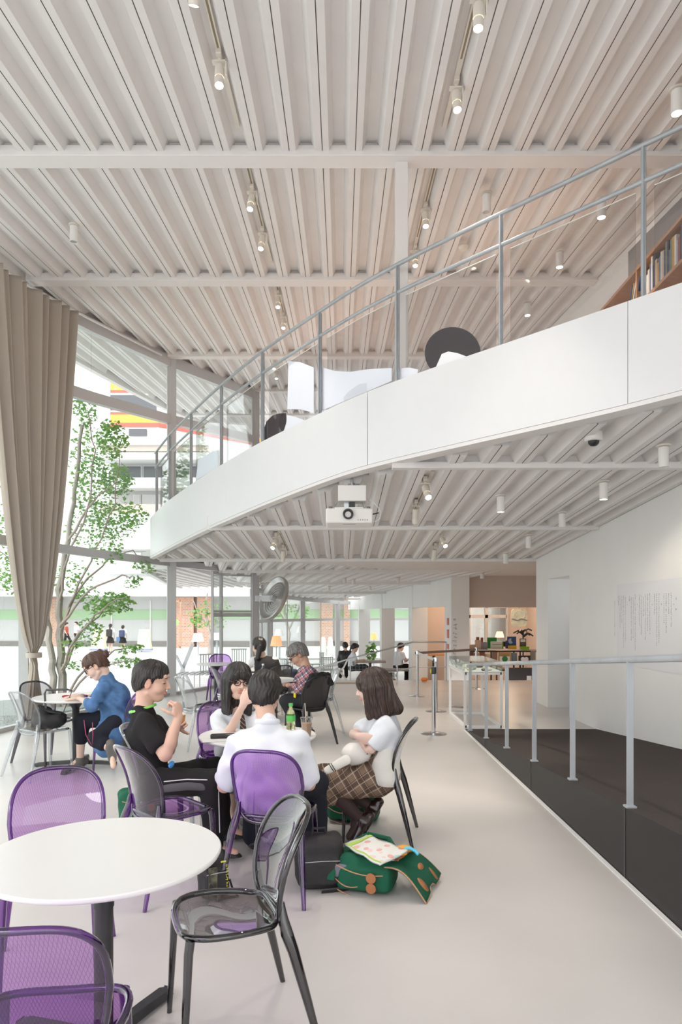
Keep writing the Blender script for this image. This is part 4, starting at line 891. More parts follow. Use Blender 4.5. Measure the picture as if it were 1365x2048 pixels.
def item(name, px0, px1, py0, py1, c, label, cat, d=.06, z=zz, sub=None, base=None, rough=.5):
    x0, x1 = sx_(px0, z), sx_(px1, z); h0, h1 = sh(py1, z), sh(py0, z); e = empty(name, ((x0 + x1) / 2, z, h0), label=label, cat=cat)
    MB().box((0, 0, (h1 - h0) / 2), (x1 - x0, d, h1 - h0), bev=.004).build('body', mat(name + '_' + c.strip('#'), c, rough), e)
    for nm, q, cc in (sub or []):
        m = MB()
        if len(q) == 3: m.lathe([(0, 0), (q[2], 0), (q[2], .004), (0, .005)], (q[0], -d / 2, q[1]), 24, Ry)
        else: m.box((q[0], -d / 2 - .002, q[1]), (q[2], .005, q[3]))
        m.build(nm, mat(nm + '_' + cc.strip('#'), cc, rough), e)
    return e
tt = empty('display_table', (4.4, zz, -.6), label='long black framed two-tier display table in the shop loaded with goods', cat='table')
MB().box((0, 0, 1.215), (2.0, .7, .03)).build('top', M['black'], tt); MB().box((0, 0, .72), (2.0, .7, .03)).build('shelf', M['black'], tt)
for x in (-.98, -.3, .32, .98):
    for y in (-.33, .33): MB().box((x, y, .6), (.035, .035, 1.2)).build('leg', M['black'], tt)
zt = zz - .15; zb = zt - .35
item('green_board', 975, 994, 1275, 1297, '#1f8a3c', 'plain green board standing on the shop display table', 'board', .02, zt + .1)
item('gift_box', 982, 1007, 1283, 1298, '#c9cdbd', 'pale green box with a dark curved line on the shop display table', 'box', .05, zt - .06, [('curved_line', (0, .12, .26, .012), '#4a5a48'), ('green_edge', (.15, .10, .03, .2), '#5a9a3a')])
item('picture_book', 1015, 1033, 1273, 1291, '#2c4a78', 'dark blue picture book with a pale crescent on the yellow box', 'book', .03, zt, [('crescent', (-.03, .12, .07), '#9ab4c8'), ('crescent_cutout', (.0, .13, .055), '#2c4a78')])  # second disc in the cover blue trims the moon to a crescent
item('yellow_box', 1016, 1033, 1291, 1298, '#d8b020', 'yellow box under the dark blue picture book', 'box', .12, zt)
item('purple_box', 1012, 1016, 1281, 1297, '#3a3464', 'narrow purple box left of the yellow box', 'box', .08, zt)
item('black_disc_toy', 1006, 1012, 1283, 1293, '#2a2a2a', 'small black round toy on the shop display table', 'toy', .05, zt + .08)
item('grey_print', 962, 976, 1284, 1299, '#8a8690', 'grey violet print leaning on the shop display table', 'print', .02, zt - .05)
item('cream_box', 951, 962, 1280, 1299, '#c8b098', 'cream box at the left of the shop display table', 'box', .12, zt)
item('brown_tin', 953, 959, 1274, 1280, '#8a5a3a', 'small brown tin on the cream box', 'tin', .05, zt, rough=.3)
item('brown_tin', 962, 967, 1275, 1284, '#9a5a40', 'small reddish tin right of the cream box', 'tin', .05, zt + .1, rough=.3)
item('kraft_box', 939, 950, 1289, 1300, '#c0a890', 'kraft box at the left end of the shop display table', 'box', .12, zt + .02)
item('magazine', 1040, 1053, 1277, 1294, '#5a5048', 'dark magazine standing on the shop display table', 'magazine', .02, zt, [('cover_panel', (0, .17, .13, .07), '#d0d0c8')])
item('green_dish', 1041, 1058, 1293, 1299, '#8ac020', 'bright green tray at the right of the shop display table', 'tray', .12, zt)
item('paper_bag', 998, 1022, 1304, 1322, '#b89868', 'tan paper bag on the lower shelf of the display table', 'bag', .08, zb + .1)
item('tote_bag', 1000, 1020, 1313, 1327, '#d8d4c8', 'white bag with a green rounded motif in the shop', 'bag', .05, zb, [('green_motif', (.0, .12, .075), '#2a7a3a')])
item('black_tote', 1038, 1061, 1311, 1328, '#2c2624', 'black bag with a white heart in the shop', 'bag', .05, zb, [('heart', (-.045, .13, .055), '#e8e0dc'), ('heart', (.045, .13, .055), '#e8e0dc'), ('heart_tip', (.0, .08, .07, .07), '#e8e0dc')])
for i, (a, b, c, d_, cc) in enumerate([(940, 948, 1303, 1322, '#6a5040'), (950, 958, 1306, 1322, '#a08878'), (960, 970, 1304, 1322, '#7a4a38'), (972, 980, 1308, 1322, '#b8a898'), (984, 994, 1304, 1322, '#8a6a58'), (1024, 1034, 1306, 1325, '#6a7a88'), (1062, 1071, 1302, 1325, '#90887c')]):
    item('boxed_goods', a, b, c, d_, cc, '%s packet on the lower shelf of the display table, %s from the left' % (['dark brown', 'pale brown', 'reddish brown', 'light', 'tan', 'blue grey', 'grey'][i], ORD[i]), 'packet', .1, zb + .15)
ct = empty('shop_counter', (4.95, 17.7, -.6), label='dark low counter panels below the display table in the shop', cat='counter'); MB().box((0, 0, .4), (1.3, .06, .8)).build('front_panel', mat('dark_counter', (.05, .045, .05), .4), ct)
MB().box((-.08, -.04, .45), (.12, .01, .3)).build('leaflet', M['white'], ct)
# black hanging bird-like coat stand, hanging relief and lamp
cs = empty('hat_stand', (sx_(1047, 19.2), 19.2, -.6), label='dark branching hat stand hung with small things in the shop', cat='stand'); m = MB(); m.tube([(0, 0, 0), (0, 0, 1.75)], .02)
for k in range(9): a = k * .7; m.tube([(0, 0, 1.55 + .02 * k), (.16 * math.cos(a), .1 * math.sin(a), 1.66 + .015 * k), (.28 * math.cos(a), .16 * math.sin(a), 1.58 + .02 * k)], .022, 6)
m.build('frame', M['bplast'], cs)
hr_ = empty('hanging_relief', (sx_(1039, 20), 20, sh(1253, 20)), label='pale rounded square hanging piece with a dark wavy line in the shop', cat='hanging art'); m = MB()
poly = [(.24 * (abs(math.cos(a)) ** .45) * (1 if math.cos(a) > 0 else -1), .26 + .26 * (abs(math.sin(a)) ** .45) * (1 if math.sin(a) > 0 else -1)) for a in [k * math.pi / 20 for k in range(40)]]
m.add([(x, -.02, z) for x, z in poly] + [(x, .02, z) for x, z in poly], [tuple(range(40)), tuple(range(40, 80))[::-1]] + [(i, (i + 1) % 40, 40 + (i + 1) % 40, 40 + i) for i in range(40)]); m.build('panel', mat('pale_relief', (.62, .68, .56), .4, noise=.25, nscale=9), hr_)
m = MB(); m.tube([(x, -.03, .2 + .02 * math.sin(x * 22)) for x in np.arange(-.22, .24, .03)], .018, 6); m.build('wavy_line', mat('grey_line', (.25, .27, .24), .6), hr_)
m = MB(); m.tube([(.16 * math.cos(a), -.03, .33 + .13 * math.sin(a)) for a in np.arange(0, 6.3, .4)], .012, 6, closed=True); m.build('ring', M['wwall'], hr_); m = MB(); m.tube([(0, 0, .52), (0, 0, 1.6)], .004, 5); m.build('cord', M['bplast'], hr_)
def pleated(name, p, r, h, label, floor_z, c='#f0ac80', em=1.0, hang=False):
    e = empty(name, p, label=label, cat='lamp'); m = MB(); n = 48
    def fn(u, v): a = u * 2 * math.pi; rr = lerp(r, r * .62, v ** 1.4) * (1 + .05 * math.cos(a * 16)); return (rr * math.cos(a), rr * math.sin(a), h * v)
    m.grid(fn, n * 2, 8); m.build('shade', mat(name + '_shade_' + c.strip('#'), c, .7, emit=em), e, smooth='all', solid=.003)
    m = MB()
    if hang: m.tube([(0, 0, h * .8), (0, 0, hang)], .006, 6)
    else: m.tube([(0, 0, h * .8), (0, 0, floor_z - p[2])], .012, 8); m.lathe([(.001, .02), (.12, .015), (.12, 0), (.001, 0)], (0, 0, floor_z - p[2]), 20)
    m.build('stem', M['steel'], e); return e
pleated('pleated_lamp', W(553, 1292, 17.6), .145, .26, 'orange pleated lampshade glowing beside the dark-haired woman in the vest', -.6, em=.6)
pleated('pleated_lamp', W(748, 1279, 26), .12, .25, 'orange pleated lamp glimpsed between the first two white fins', -.6, '#f0b878', .8)
pleated('pleated_lamp', W(1000, 1275, 19.4), .12, .17, 'pleated pinkish lampshade hanging in front of the shop window', -.6, '#f0b898', 1.2, hang=1.9)
pb = None
for px in (862, 885):
    e = empty('bare_bulb', W(px, 1259, 24), label='small glowing bulb %s in the cafe beyond the colonnade' % ('on the left' if px == 862 else 'on the right, by the beige wall'), cat='bulb'); MB().lathe([(.001, -.05), (.03, -.04), (.045, 0), (.03, .035), (.015, .06), (.001, .06)], n=16).build('globe', M['lens_on'], e, smooth=True); m = MB(); m.tube([(0, 0, .06), (0, 0, 1.56)], .004, 5); m.build('cord', M['bplast'], e)
mb = MB(); mb.box((3.75, 25.5, 1.0), (.7, 3.0, 3.2)); S(mb.build('wall_cafe', M['beige']))
# red and lettered notices on the column edge
cx = 2.745
for k, (y0, y1) in enumerate(((1236, 1250), (1259, 1276), (1288, 1298))):
    z = 17.5; tag(MB().box((cx - .004, z, (sh(y0, z) + sh(y1, z)) / 2), (.006, .28, sh(y0, z) - sh(y1, z))).build('notice', mat('notice_red_%d' % k, (.75, .16, .12), .6)), '%s red notice on the edge of the white column' % ['upper', 'middle', 'lower'][k], 'notice')
mb = MB(); random.seed(9)
for k in range(11):
    zc = 1.45 - k * .105
    for _ in range(4): mb.box((2.84 + random.uniform(-.04, .04), 16.994, zc + random.uniform(-.03, .03)), random.choice([(.05, .004, .01), (.01, .004, .05)]))
tag(mb.build('column_lettering', mat('pale_lettering', (.45, .44, .50), .8)), 'faint vertical lettering running down the white column', 'lettering')
# ------------------------------------------------------------------ rail down to the sunken area
fr_ = empty('sunken_area_railing', (1.7, 16.3, 0), label='slim steel railing sloping down to the sunken area in front of the white fins', cat='railing')
R0 = [(893, 1284, 16.4), (826, 1284, 16.4), (795, 1293, 16.6), (701, 1317, 17.0), (638, 1336, 17.3), (560, 1362, 17.6)]
m = MB(); m.tube([W(*p) - fr_.location for p in R0], .02, 8); m.build('handrail', M['steel'], fr_, smooth=True)
m = MB(); m.tube([W(p[0], p[1] + (50 if i < 3 else 46), p[2]) - fr_.location for i, p in enumerate(R0[:3] + [(770, 1299, 16.7)])], .012, 8); m.build('lower_rail', M['steel'], fr_, smooth=True)
for p in (R0[0], R0[2], R0[3], R0[4]):
    q = W(*p) - fr_.location; b = 0.0 if p[2] < 16.5 else -.6; MB().box((q.x, q.y, (q.z + b) / 2), (.035, .02, q.z - b)).build('post', M['steel'], fr_)
# ------------------------------------------------------------------ retractable belt posts
M['chrome2'] = mat('brushed_chrome', (.62, .62, .62), .18, metal=1)
def stanchion(black_cap=False):
    e = empty('belt_post', (0, 0, 0), cat='barrier post', group='retractable belt posts'); m = MB(); m.lathe([(.001, 0), (.175, 0), (.175, .008), (.12, .018), (.035, .022), (.03, .03), (.001, .03)], n=32); m.build('base', M['chrome2'], e, smooth=True)
    m = MB(); m.lathe([(.027, .02), (.027, .80)], n=20); m.build('pole', M['chrome2'], e, smooth=True)
    m = MB(); m.lathe([(.027, .80), (.036, .81), (.036, .885), (.034, .89), (.001, .89)], n=20); m.build('head', M['bplast'] if black_cap else M['chrome2'], e, smooth=True)
    MB().box((-.038, 0, .84), (.012, .03, .05)).build('belt_slot', mat('yellow_tab', (.75, .75, .05), .5) if black_cap else M['bplast'], e); return e
SP = [((868 - 682.5) * 9.1 / F, 9.1, True, 'chrome belt post with black head and yellow tab, nearest the ramp'), (1.56, 11.2, False, 'chrome belt post just behind the one with the black head'), (1.49, 13.3, False, 'chrome belt post farthest left, holding two belts'), (2.9, 14.6, False, 'chrome belt post behind the glass display case')]
for x, y, b, lb in SP: place(stanchion(b), (x, y, 0), 0, lb)
tag(MB().lathe([(.001, .0), (.175, 0), (.175, .008), (.1, .02), (.001, .02)], (2.0, 11.75, 0), 32).build('round_base_plate', M['chrome2'], smooth=True), 'round steel base plate on the floor left of the display case', 'base plate')
mbelt = mat('brown_belt', (.22, .17, .16), .7); m = MB()
for (a, b, nm, mt, lb) in (((1.49, 13.3), (2.9, 14.6), 'belt', mbelt, 'brown barrier belt stretched to the post behind the display case'), ((1.49, 13.3), (1.56, 11.2), 'belt', mat('white_belt', (.7, .7, .68), .7), 'white barrier belt stretched between two chrome posts')):
    m = MB(); m.bar((a[0], a[1], .84), (b[0], b[1], .84), .004, .048); tag(m.build(nm, mt), lb, 'belt')
# ------------------------------------------------------------------ glass display case on a white frame
dc = empty('display_case', (2.0, 10.25, 0), label='glass topped display case on a white square-tube frame by the ramp', cat='display case')
wx, wy = .255, .66; m = MB(); t = .035
for sx in (-1, 1):
    for sy in (-1, 1): MB().box((sx * wx, sy * wy, .39), (t, t, .78)).build('leg', M['white'], dc)
for z in (.765,): m.box((0, -wy, z), (2 * wx, t, t)); m.box((0, wy, z), (2 * wx, t, t)); m.box((-wx, 0, z), (t, 2 * wy, t)); m.box((wx, 0, z), (t, 2 * wy, t))
m.build('top_frame', M['white'], dc); m = MB(); z = .018; m.box((0, -wy, z), (2 * wx, t, t)); m.box((0, wy, z), (2 * wx, t, t)); m.box((-wx, 0, z), (t, 2 * wy, t)); m.box((wx, 0, z), (t, 2 * wy, t)); m.build('base_frame', M['white'], dc); MB().box((0, 0, .785), (2 * wx + t, 2 * wy + t, .012)).build('tray', M['white'], dc)
m = MB(); a, b, z0, z1 = wx + .01, wy + .01, .79, .93
m.quad((-a, -b, z0), (a, -b, z0), (a, -b, z1), (-a, -b, z1)); m.quad((-a, b, z0), (a, b, z0), (a, b, z1), (-a, b, z1)); m.quad((-a, -b, z0), (-a, b, z0), (-a, b, z1), (-a, -b, z1)); m.quad((a, -b, z0), (a, b, z0), (a, b, z1), (a, -b, z1)); m.quad((-a, -b, z1), (a, -b, z1), (a, b, z1), (-a, b, z1))
m.build('glass_cover', M['glass'], dc, solid=.004)
random.seed(2)
for i, (x, y, w, h, c, lb) in enumerate([(-.15, -.45, .05, .05, '#d8d0a0', 'small yellow green jar in the display case'), (-.08, -.3, .06, .07, '#b8c4cc', 'pale blue vessel in the display case'), (-.12, -.05, .07, .06, '#e4dcd4', 'round cream vessel in the display case'), (.05, -.5, .05, .03, '#4a4038', 'dark small piece at the near end of the display case'), (.12, -.42, .06, .025, '#ece8e0', 'flat white piece at the near end of the display case'), (.08, .1, .08, .03, '#7a6a58', 'brown flat piece in the middle of the display case'), (.14, .35, .07, .05, '#c8b8a8', 'tan vessel at the far end of the display case'), (-.14, .3, .06, .06, '#9aa08c', 'grey green vessel at the far left of the display case')]):
    MBx = MB(); MBx.lathe([(.001, 0), (w * .7, 0), (w, h * .5), (w * .8, h * .9), (w * .5, h), (w * .45, h * .8), (.001, h * .5)], n=20); tag(MBx.build('small_vessel', mat('vessel_%d' % i, c, .35), smooth=True, loc=None), lb, 'vessel', 'exhibits in the display case').location = (2.0 + x, 10.25 + y, .792)
# ------------------------------------------------------------------ transparent chairs
KIND = {'purple': (sheer('purple_plastic', (.67, .42, .81), (.45, .18, .62), 2.2, pattern=.35), sheer('purple_plastic_edge', (.42, .14, .58), (.20, .03, .32), 3.0)),
        'smoke': (sheer('smoke_plastic', (.50, .48, .49), (.25, .24, .26), 2.6, pattern=.4), sheer('smoke_plastic_edge', (.20, .19, .20), (.05, .05, .055), 3.0)),
        'clear': (sheer('clear_plastic', (.93, .94, .95), (.76, .79, .82), 2.8, pattern=.16), sheer('clear_plastic_edge', (.84, .86, .88), (.58, .61, .65), 5.0)),
        'grey': (sheer('grey_plastic', (.64, .61, .62), (.42, .39, .41), 2.0, pattern=.4), sheer('grey_plastic_edge', (.34, .32, .36), (.14, .13, .15), 2.2)),
        'black': (mat('black_gloss_plastic', (.025, .022, .024), .25), mat('black_gloss_edge', (.02, .02, .02), .2))}
def back_pt(x, s):      # x across, s height fraction 0..1 up the back
    z = .415 + .44 * s; y = -.135 - .045 * s - .085 * s * s + .02 * math.sin(s * 3.1) ; return Vector((x, y + 0.9 * x * x - .012, z))
def outline(n=64, k=.0):
    pts = []
    for i in range(n):
        a = 2 * math.pi * i / n; c, s_ = math.cos(a), math.sin(a); e = .62 if s_ > 0 else .5
        X = math.copysign(abs(c) ** e, c); Z = math.copysign(abs(s_) ** e, s_); hw = .205 if Z > 0 else lerp(.205, .178, min(1, -Z)); pts.append((X * hw, .5 + Z * .49))
    return pts
def make_chair(kind):
    shell, edge = KIND[kind]; e = empty('transparent_chair' if kind != 'black' else 'plastic_chair', (0, 0, 0), cat='chair')
    ol = outline(); n = len(ol); R = 9
    def disk(fn, th, nm):
        mb = MB(); vs = [fn(0, .5, 0)]; fs = []
        for r in range(1, R + 1):
            for (x, s) in ol: t = r / R; vs.append(fn(x * t, .5 + (s - .5) * t, 0))
        for k in range(n): fs.append((0, 1 + k, 1 + (k + 1) % n))
        for r in range(R - 1):
            for k in range(n): l = (k + 1) % n; fs.append((1 + r * n + k, 1 + (r + 1) * n + k, 1 + (r + 1) * n + l, 1 + r * n + l))
        mb.add(vs, fs); mb.cur = 1; mb.tube([fn(x, s, 0) for (x, s) in ol], th, 10, closed=True); return mb.build(nm, [shell, edge], e, smooth='all')
    disk(lambda x, s, _: back_pt(x, s), .0105, 'backrest')
    def seat(x, s, _):
        y = lerp(-.145, .235, s); w = x * (1.0 + .04 * s); q = (x / .205) ** 2
        z = .438 + .012 * q + .010 * (s - .4) - .05 * max(0, s - .88) + (.022 * (1 - min(1, s / .12)) if s < .12 else 0) - .014 * math.exp(-((s - .42) / .3) ** 2) * (1 - q)
        return Vector((w, y, z))
    disk(seat, .0125, 'seat')
    for sx in (-1, 1):
        mb = MB(); mb.tube([(sx * .176, .205, .445), (sx * .180, .212, .40), (sx * .186, .222, .2), (sx * .190, .232, .0)], [.019, .0185, .0155, .0115], 12, flat=(1, .9)); mb.build('leg', edge, e, smooth=True)
        mb = MB(); mb.tube([(sx * .172, -.13, .53), (sx * .178, -.135, .47), (sx * .19, -.145, .42), (sx * .205, -.165, .36), (sx * .228, -.215, .17), (sx * .248, -.258, .0)], [.010, .018, .023, .021, .0165, .0115], 12, flat=(1, 1.1)); mb.build('leg', edge, e, smooth=True)
    return e
protos = {}
def chair(kind, x, y, fx, fy_, label, group=None):
    rz = math.atan2(fy_, fx) - math.pi / 2
    if kind not in protos: protos[kind] = make_chair(kind); e = protos[kind]
    else: e = copy_tree(protos[kind])
    g = {'purple': 'see-through purple chairs', 'smoke': 'see-through smoke grey chairs', 'clear': 'see-through clear chairs', 'grey': 'see-through grey chairs', 'black': None}[kind]
    place(e, (x, y, 0), rz, label, g); return e
chair('smoke', -.405, 2.65, -.93, -.36, 'smoke grey transparent chair with glossy seat in the foreground, turned to the big white table')
chair('purple', -1.29, 3.07, .30, -.95, 'purple transparent chair tucked at the far side of the foreground table')
chair('purple', -.82, 1.88, -.12, .99, 'purple transparent chair cut by the lower left corner, its patterned back toward the viewer')
chair('purple', -1.04, 4.02, .72, .69, 'empty purple transparent chair between the foreground table and the boy eating')
chair('purple', -.385, 3.99, .22, .97, 'purple transparent chair under the boy seen from behind in the white shirt')
chair('clear', -1.20, 4.62, 1, .05, 'clear transparent chair under the boy eating from a cup')
chair('purple', -.95, 5.60, .35, -.94, 'purple transparent chair under the girl in glasses')
chair('smoke', .274, 4.92, -.985, .17, 'smoke grey transparent chair under the girl in the checked skirt')
chair('clear', -3.0, 6.80, .57, .82, 'clear transparent chair holding a black bag at the window table')
chair('grey', -3.2, 7.42, .86, -.5, 'grey transparent chair by the curtain at the window table')
chair('purple', -2.22, 6.98, -.97, .2, 'purple transparent chair under the woman in the denim shirt')
chair('black', -.40, 8.42, -.66, .75, 'opaque black chair with a dark jacket over its back')
chair('clear', -.28, 9.28, -.95, -.3, 'clear transparent chair to the right of the black chair')
chair('purple', -2.2, 12.45, .2, -.95, 'purple transparent chair at the far small table by the glass post')
chair('purple', -1.60, 9.75, .9, .4, 'purple transparent chair behind the girl in glasses')
chair('clear', -1.72, 8.25, .8, .6, 'clear transparent chair left of the girl in glasses')
chair('clear', -1.15, 11.2, -.5, -.8, 'clear transparent chair beyond the woman in the vest')
chair('clear', -.78, 10.5, -.3, -.9, 'clear transparent chair holding a dark backpack')
# ------------------------------------------------------------------ round tables
def round_table(x, y, r=.42, h=.73, rot=.4, label='', foot=.36):
    e = empty('round_table', (x, y, 0), rot, label, 'table', 'round white cafe tables'); m = MB(); m.lathe([(.001, h - .022), (r - .012, h - .022), (r - .004, h - .018), (r, h - .010), (r, h - .004), (r - .004, h), (.001, h)], n=96, cap=False); m.build('tabletop', M['tabletop'], e, smooth=True)
    m = MB(); m.lathe([(.001, h - .025), (.12, h - .025), (.12, h - .04), (.075, h - .06), (.038, h - .12), (.036, h - .14)], n=28, cap=False); m.build('top_plate', M['black'], e, smooth=True)
    m = MB(); m.lathe([(.034, .06), (.034, h - .20), (.037, h - .20), (.037, h - .13)], n=24, cap=False); m.lathe([(.05, .03), (.05, .07), (.034, .085)], n=24, cap=False); m.build('column', M['black'], e, smooth=True)
    for k in range(4):
        a = k * math.pi / 2; d = Vector((math.cos(a), math.sin(a), 0)); q = Vector((-d.y, d.x, 0)); m = MB(); ring = []
        for (t, w, z0, z1) in ((.02, .026, .02, .062), (foot * .6, .030, .014, .050), (foot - .03, .034, .008, .038), (foot, .022, .008, .030)): ring.append([d * t + q * w + Vector((0, 0, z0)), d * t - q * w + Vector((0, 0, z0)), d * t - q * w * .8 + Vector((0, 0, z1)), d * t + q * w * .8 + Vector((0, 0, z1))])
        vs = [p for rr_ in ring for p in rr_]; fs = [(0, 1, 2, 3)] + [(i * 4 + j, i * 4 + (j + 1) % 4, i * 4 + 4 + (j + 1) % 4, i * 4 + 4 + j) for i in range(3) for j in range(4)] + [(15, 14, 13, 12)]
        m.add(vs, fs); m.lathe([(.001, 0), (.018, 0), (.018, .010), (.001, .010)], d * (foot - .02), 10); m.build('foot', M['black'], e, bevel=.004)
    return e
round_table(-.87, 2.5, .425, rot=math.radians(69), label='big empty round white table in the foreground', foot=.40)
round_table(-.60, 4.93, .42, rot=math.radians(30), label='round white table the four teenagers sit around')
round_table(-2.80, 7.2, .43, rot=math.radians(5), label='round white table at the window with a red pouch on it', foot=.42)
round_table(-.98, 9.05, .42, rot=.5, label='round white table with papers in front of the man in the checked shirt')
round_table(-2.2, 12.0, .34, rot=.5, label='small empty round white table by the glass post')
round_table(-1.35, 10.9, .36, rot=.5, label='round white table beside the woman in the vest')
# ------------------------------------------------------------------ people
SKIN = vcol('skin', .5, sss=.08)
HAIRM = {}
def hairmat(name, c, c2=None):
    if name in HAIRM: return HAIRM[name]
    m, nt, b = newmat(name); b.inputs['Roughness'].default_value = .38; b.inputs['Specular IOR Level'].default_value = .5
    tc = nt.nodes.new('ShaderNodeTexCoord'); mp = nt.nodes.new('ShaderNodeMapping'); mp.inputs['Scale'].default_value = (1, 1, .07); nt.links.new(tc.outputs['Object'], mp.inputs[0])
    n = nt.nodes.new('ShaderNodeTexNoise'); n.inputs['Scale'].default_value = 170; n.inputs['Detail'].default_value = 3; nt.links.new(mp.outputs[0], n.inputs['Vector'])
    r = nt.nodes.new('ShaderNodeValToRGB'); nt.links.new(n.outputs[0], r.inputs[0]); r.color_ramp.elements[0].color = lin(c); r.color_ramp.elements[1].color = lin(c2 or tuple(min(1, x * 2.2 + .01) for x in c)); r.color_ramp.elements[0].position = .4; r.color_ramp.elements[1].position = .75
    bp = nt.nodes.new('ShaderNodeBump'); bp.inputs['Strength'].default_value = .55; bp.inputs['Distance'].default_value = .004; nt.links.new(n.outputs[0], bp.inputs['Height']); nt.links.new(bp.outputs[0], b.inputs['Normal']); nt.links.new(r.outputs[0], b.inputs['Base Color']); HAIRM[name] = m; return m
def cloth(name, c, rough=.85, bump=.25, sc=300, noise=.04): return mat(name, c, rough, spec=.2, bump=bump, bscale=sc, noise=noise, nscale=14)
def frame(fwd, up):
    f = Vector(fwd).normalized(); u = Vector(up); u = (u - f * u.dot(f)).normalized(); r = f.cross(u); return Matrix((r, f, u)).transposed()
def head_on(cl, c, R, s=1.0, skin=(.72, .46, .35), female=False, detail=True):
    c = Vector(c); P = lambda x, y, z: c + R @ (Vector((x, y, z)) * s); sh_ = lambda *r: tuple(q * s for q in r)
    lip = tuple(q * f for q, f in zip(skin, (.86, .58, .58)))
    cl.ell(P(0, -.012, .032), sh_(.073, .093, .082), R, skin, k=.02); cl.ell(P(0, .025, -.025), sh_(.060, .066, .078), R, skin, k=.02)
    cl.ell(P(0, .048, -.088), sh_(.030, .032, .024), R, skin, k=.03); 
    for sx in (-1, 1):
        cl.ell(P(sx * .038, .05, -.03), sh_(.026, .034, .030), R, skin, k=.02); cl.cone(P(sx * .052, .0, -.06), P(sx * .022, .055, -.092), .016 * s, .014 * s, skin, k=.02)
    cl.ell(P(0, .078, .045), sh_(.05, .016, .022), R, skin, k=.015)
    if detail:
        cl.cone(P(0, .088, .014), P(0, .107, -.022), .007 * s, .010 * s, skin, k=.012)
        for sx in (-1, 1):
            cl.ell(P(sx * .012, .096, -.026), sh_(.008, .008, .007), R, skin, k=.006)
            cl.ell(P(sx * .031, .094, .010), sh_(.015, .012, .010), R, skin, k=.012, sub=1)
            cl.ell(P(sx * .031, .077, .009), sh_(.013, .011, .0085), R, tuple(q * .92 for q in skin), k=.004); cl.ell(P(sx * .031, .0835, .0065), sh_(.0135, .0062, .0042), R, (.03, .02, .018), k=.002)
            cl.ell(P(sx * .032, .088, .036), sh_(.019, .006, .0038), R, (.06, .04, .032), k=.003)
            cl.ell(P(sx * .073, -.004, -.008), sh_(.009, .020, .032), R, tuple(q * f for q, f in zip(skin, (1, .88, .84))), k=.008); cl.ell(P(sx * .083, .002, -.006), sh_(.005, .010, .018), R, None, k=.004, sub=1)
        cl.ell(P(0, .091, -.050), sh_(.021, .011, .0055), R, lip, k=.005); cl.ell(P(0, .090, -.059), sh_(.017, .010, .0058), R, lip, k=.005)
def hand_on(cl, w, u, n, side=1, curl=.35, s=1.0, skin=(.72, .46, .35), thumb=.5, spread=.004):
    """w wrist, u pointing along the hand, n the way the palm faces; side +1 puts the thumb on n x u"""
    u = Vector(u).normalized(); n = Vector(n); n = (n - u * n.dot(u)).normalized(); t = n.cross(u) * side; w = Vector(w)
    R = Matrix((t, u, n)).transposed(); fl = tuple(min(1, q * f) for q, f in zip(skin, (1.03, .94, .92)))
    cl.ell(w + u * .045 * s, (.041 * s, .052 * s, .017 * s), R, skin, k=.015); cl.cone(w - u * .01, w + u * .03 * s, .024 * s, .024 * s, skin, k=.015, flat=(n, .72))
    for i, L in enumerate((.070, .079, .073, .057)):
        o = (.0300 - .0200 * i) * s; b = w + u * (.084 - .004 * abs(i - 1)) * s + t * o; d = (u + t * (spread * 10 * (1.5 - i))).normalized(); L *= s; r = .0088 * s
        for j, q in enumerate((.45, .31, .24)):
            c_ = curl * (1 + .1 * i) * (1.0 if j else .8); ax = t * 1.0; d = (d * math.cos(c_) + n * math.sin(c_)).normalized(); nb = b + d * L * q; cl.cone(b, nb, r, r * .9, fl if j == 2 else skin, k=.0035); b = nb; r *= .9
            n_ = (n - d * n.dot(d)); n2 = n_.normalized() if n_.length > .05 else n
            n = n2 if j < 2 else n
        n = R @ Vector((0, 0, 1))
    b = w + u * .022 * s + t * .028 * s; d = (t * .75 + u * .6 + n * thumb * .5).normalized()
    for L, r in ((.036, .0125), (.032, .0105), (.024, .009)):
        nb = b + d * L * s; cl.cone(b, nb, r * s, r * s * .9, skin, k=.006); b = nb; d = (d + u * .35 + n * thumb * .35).normalized()
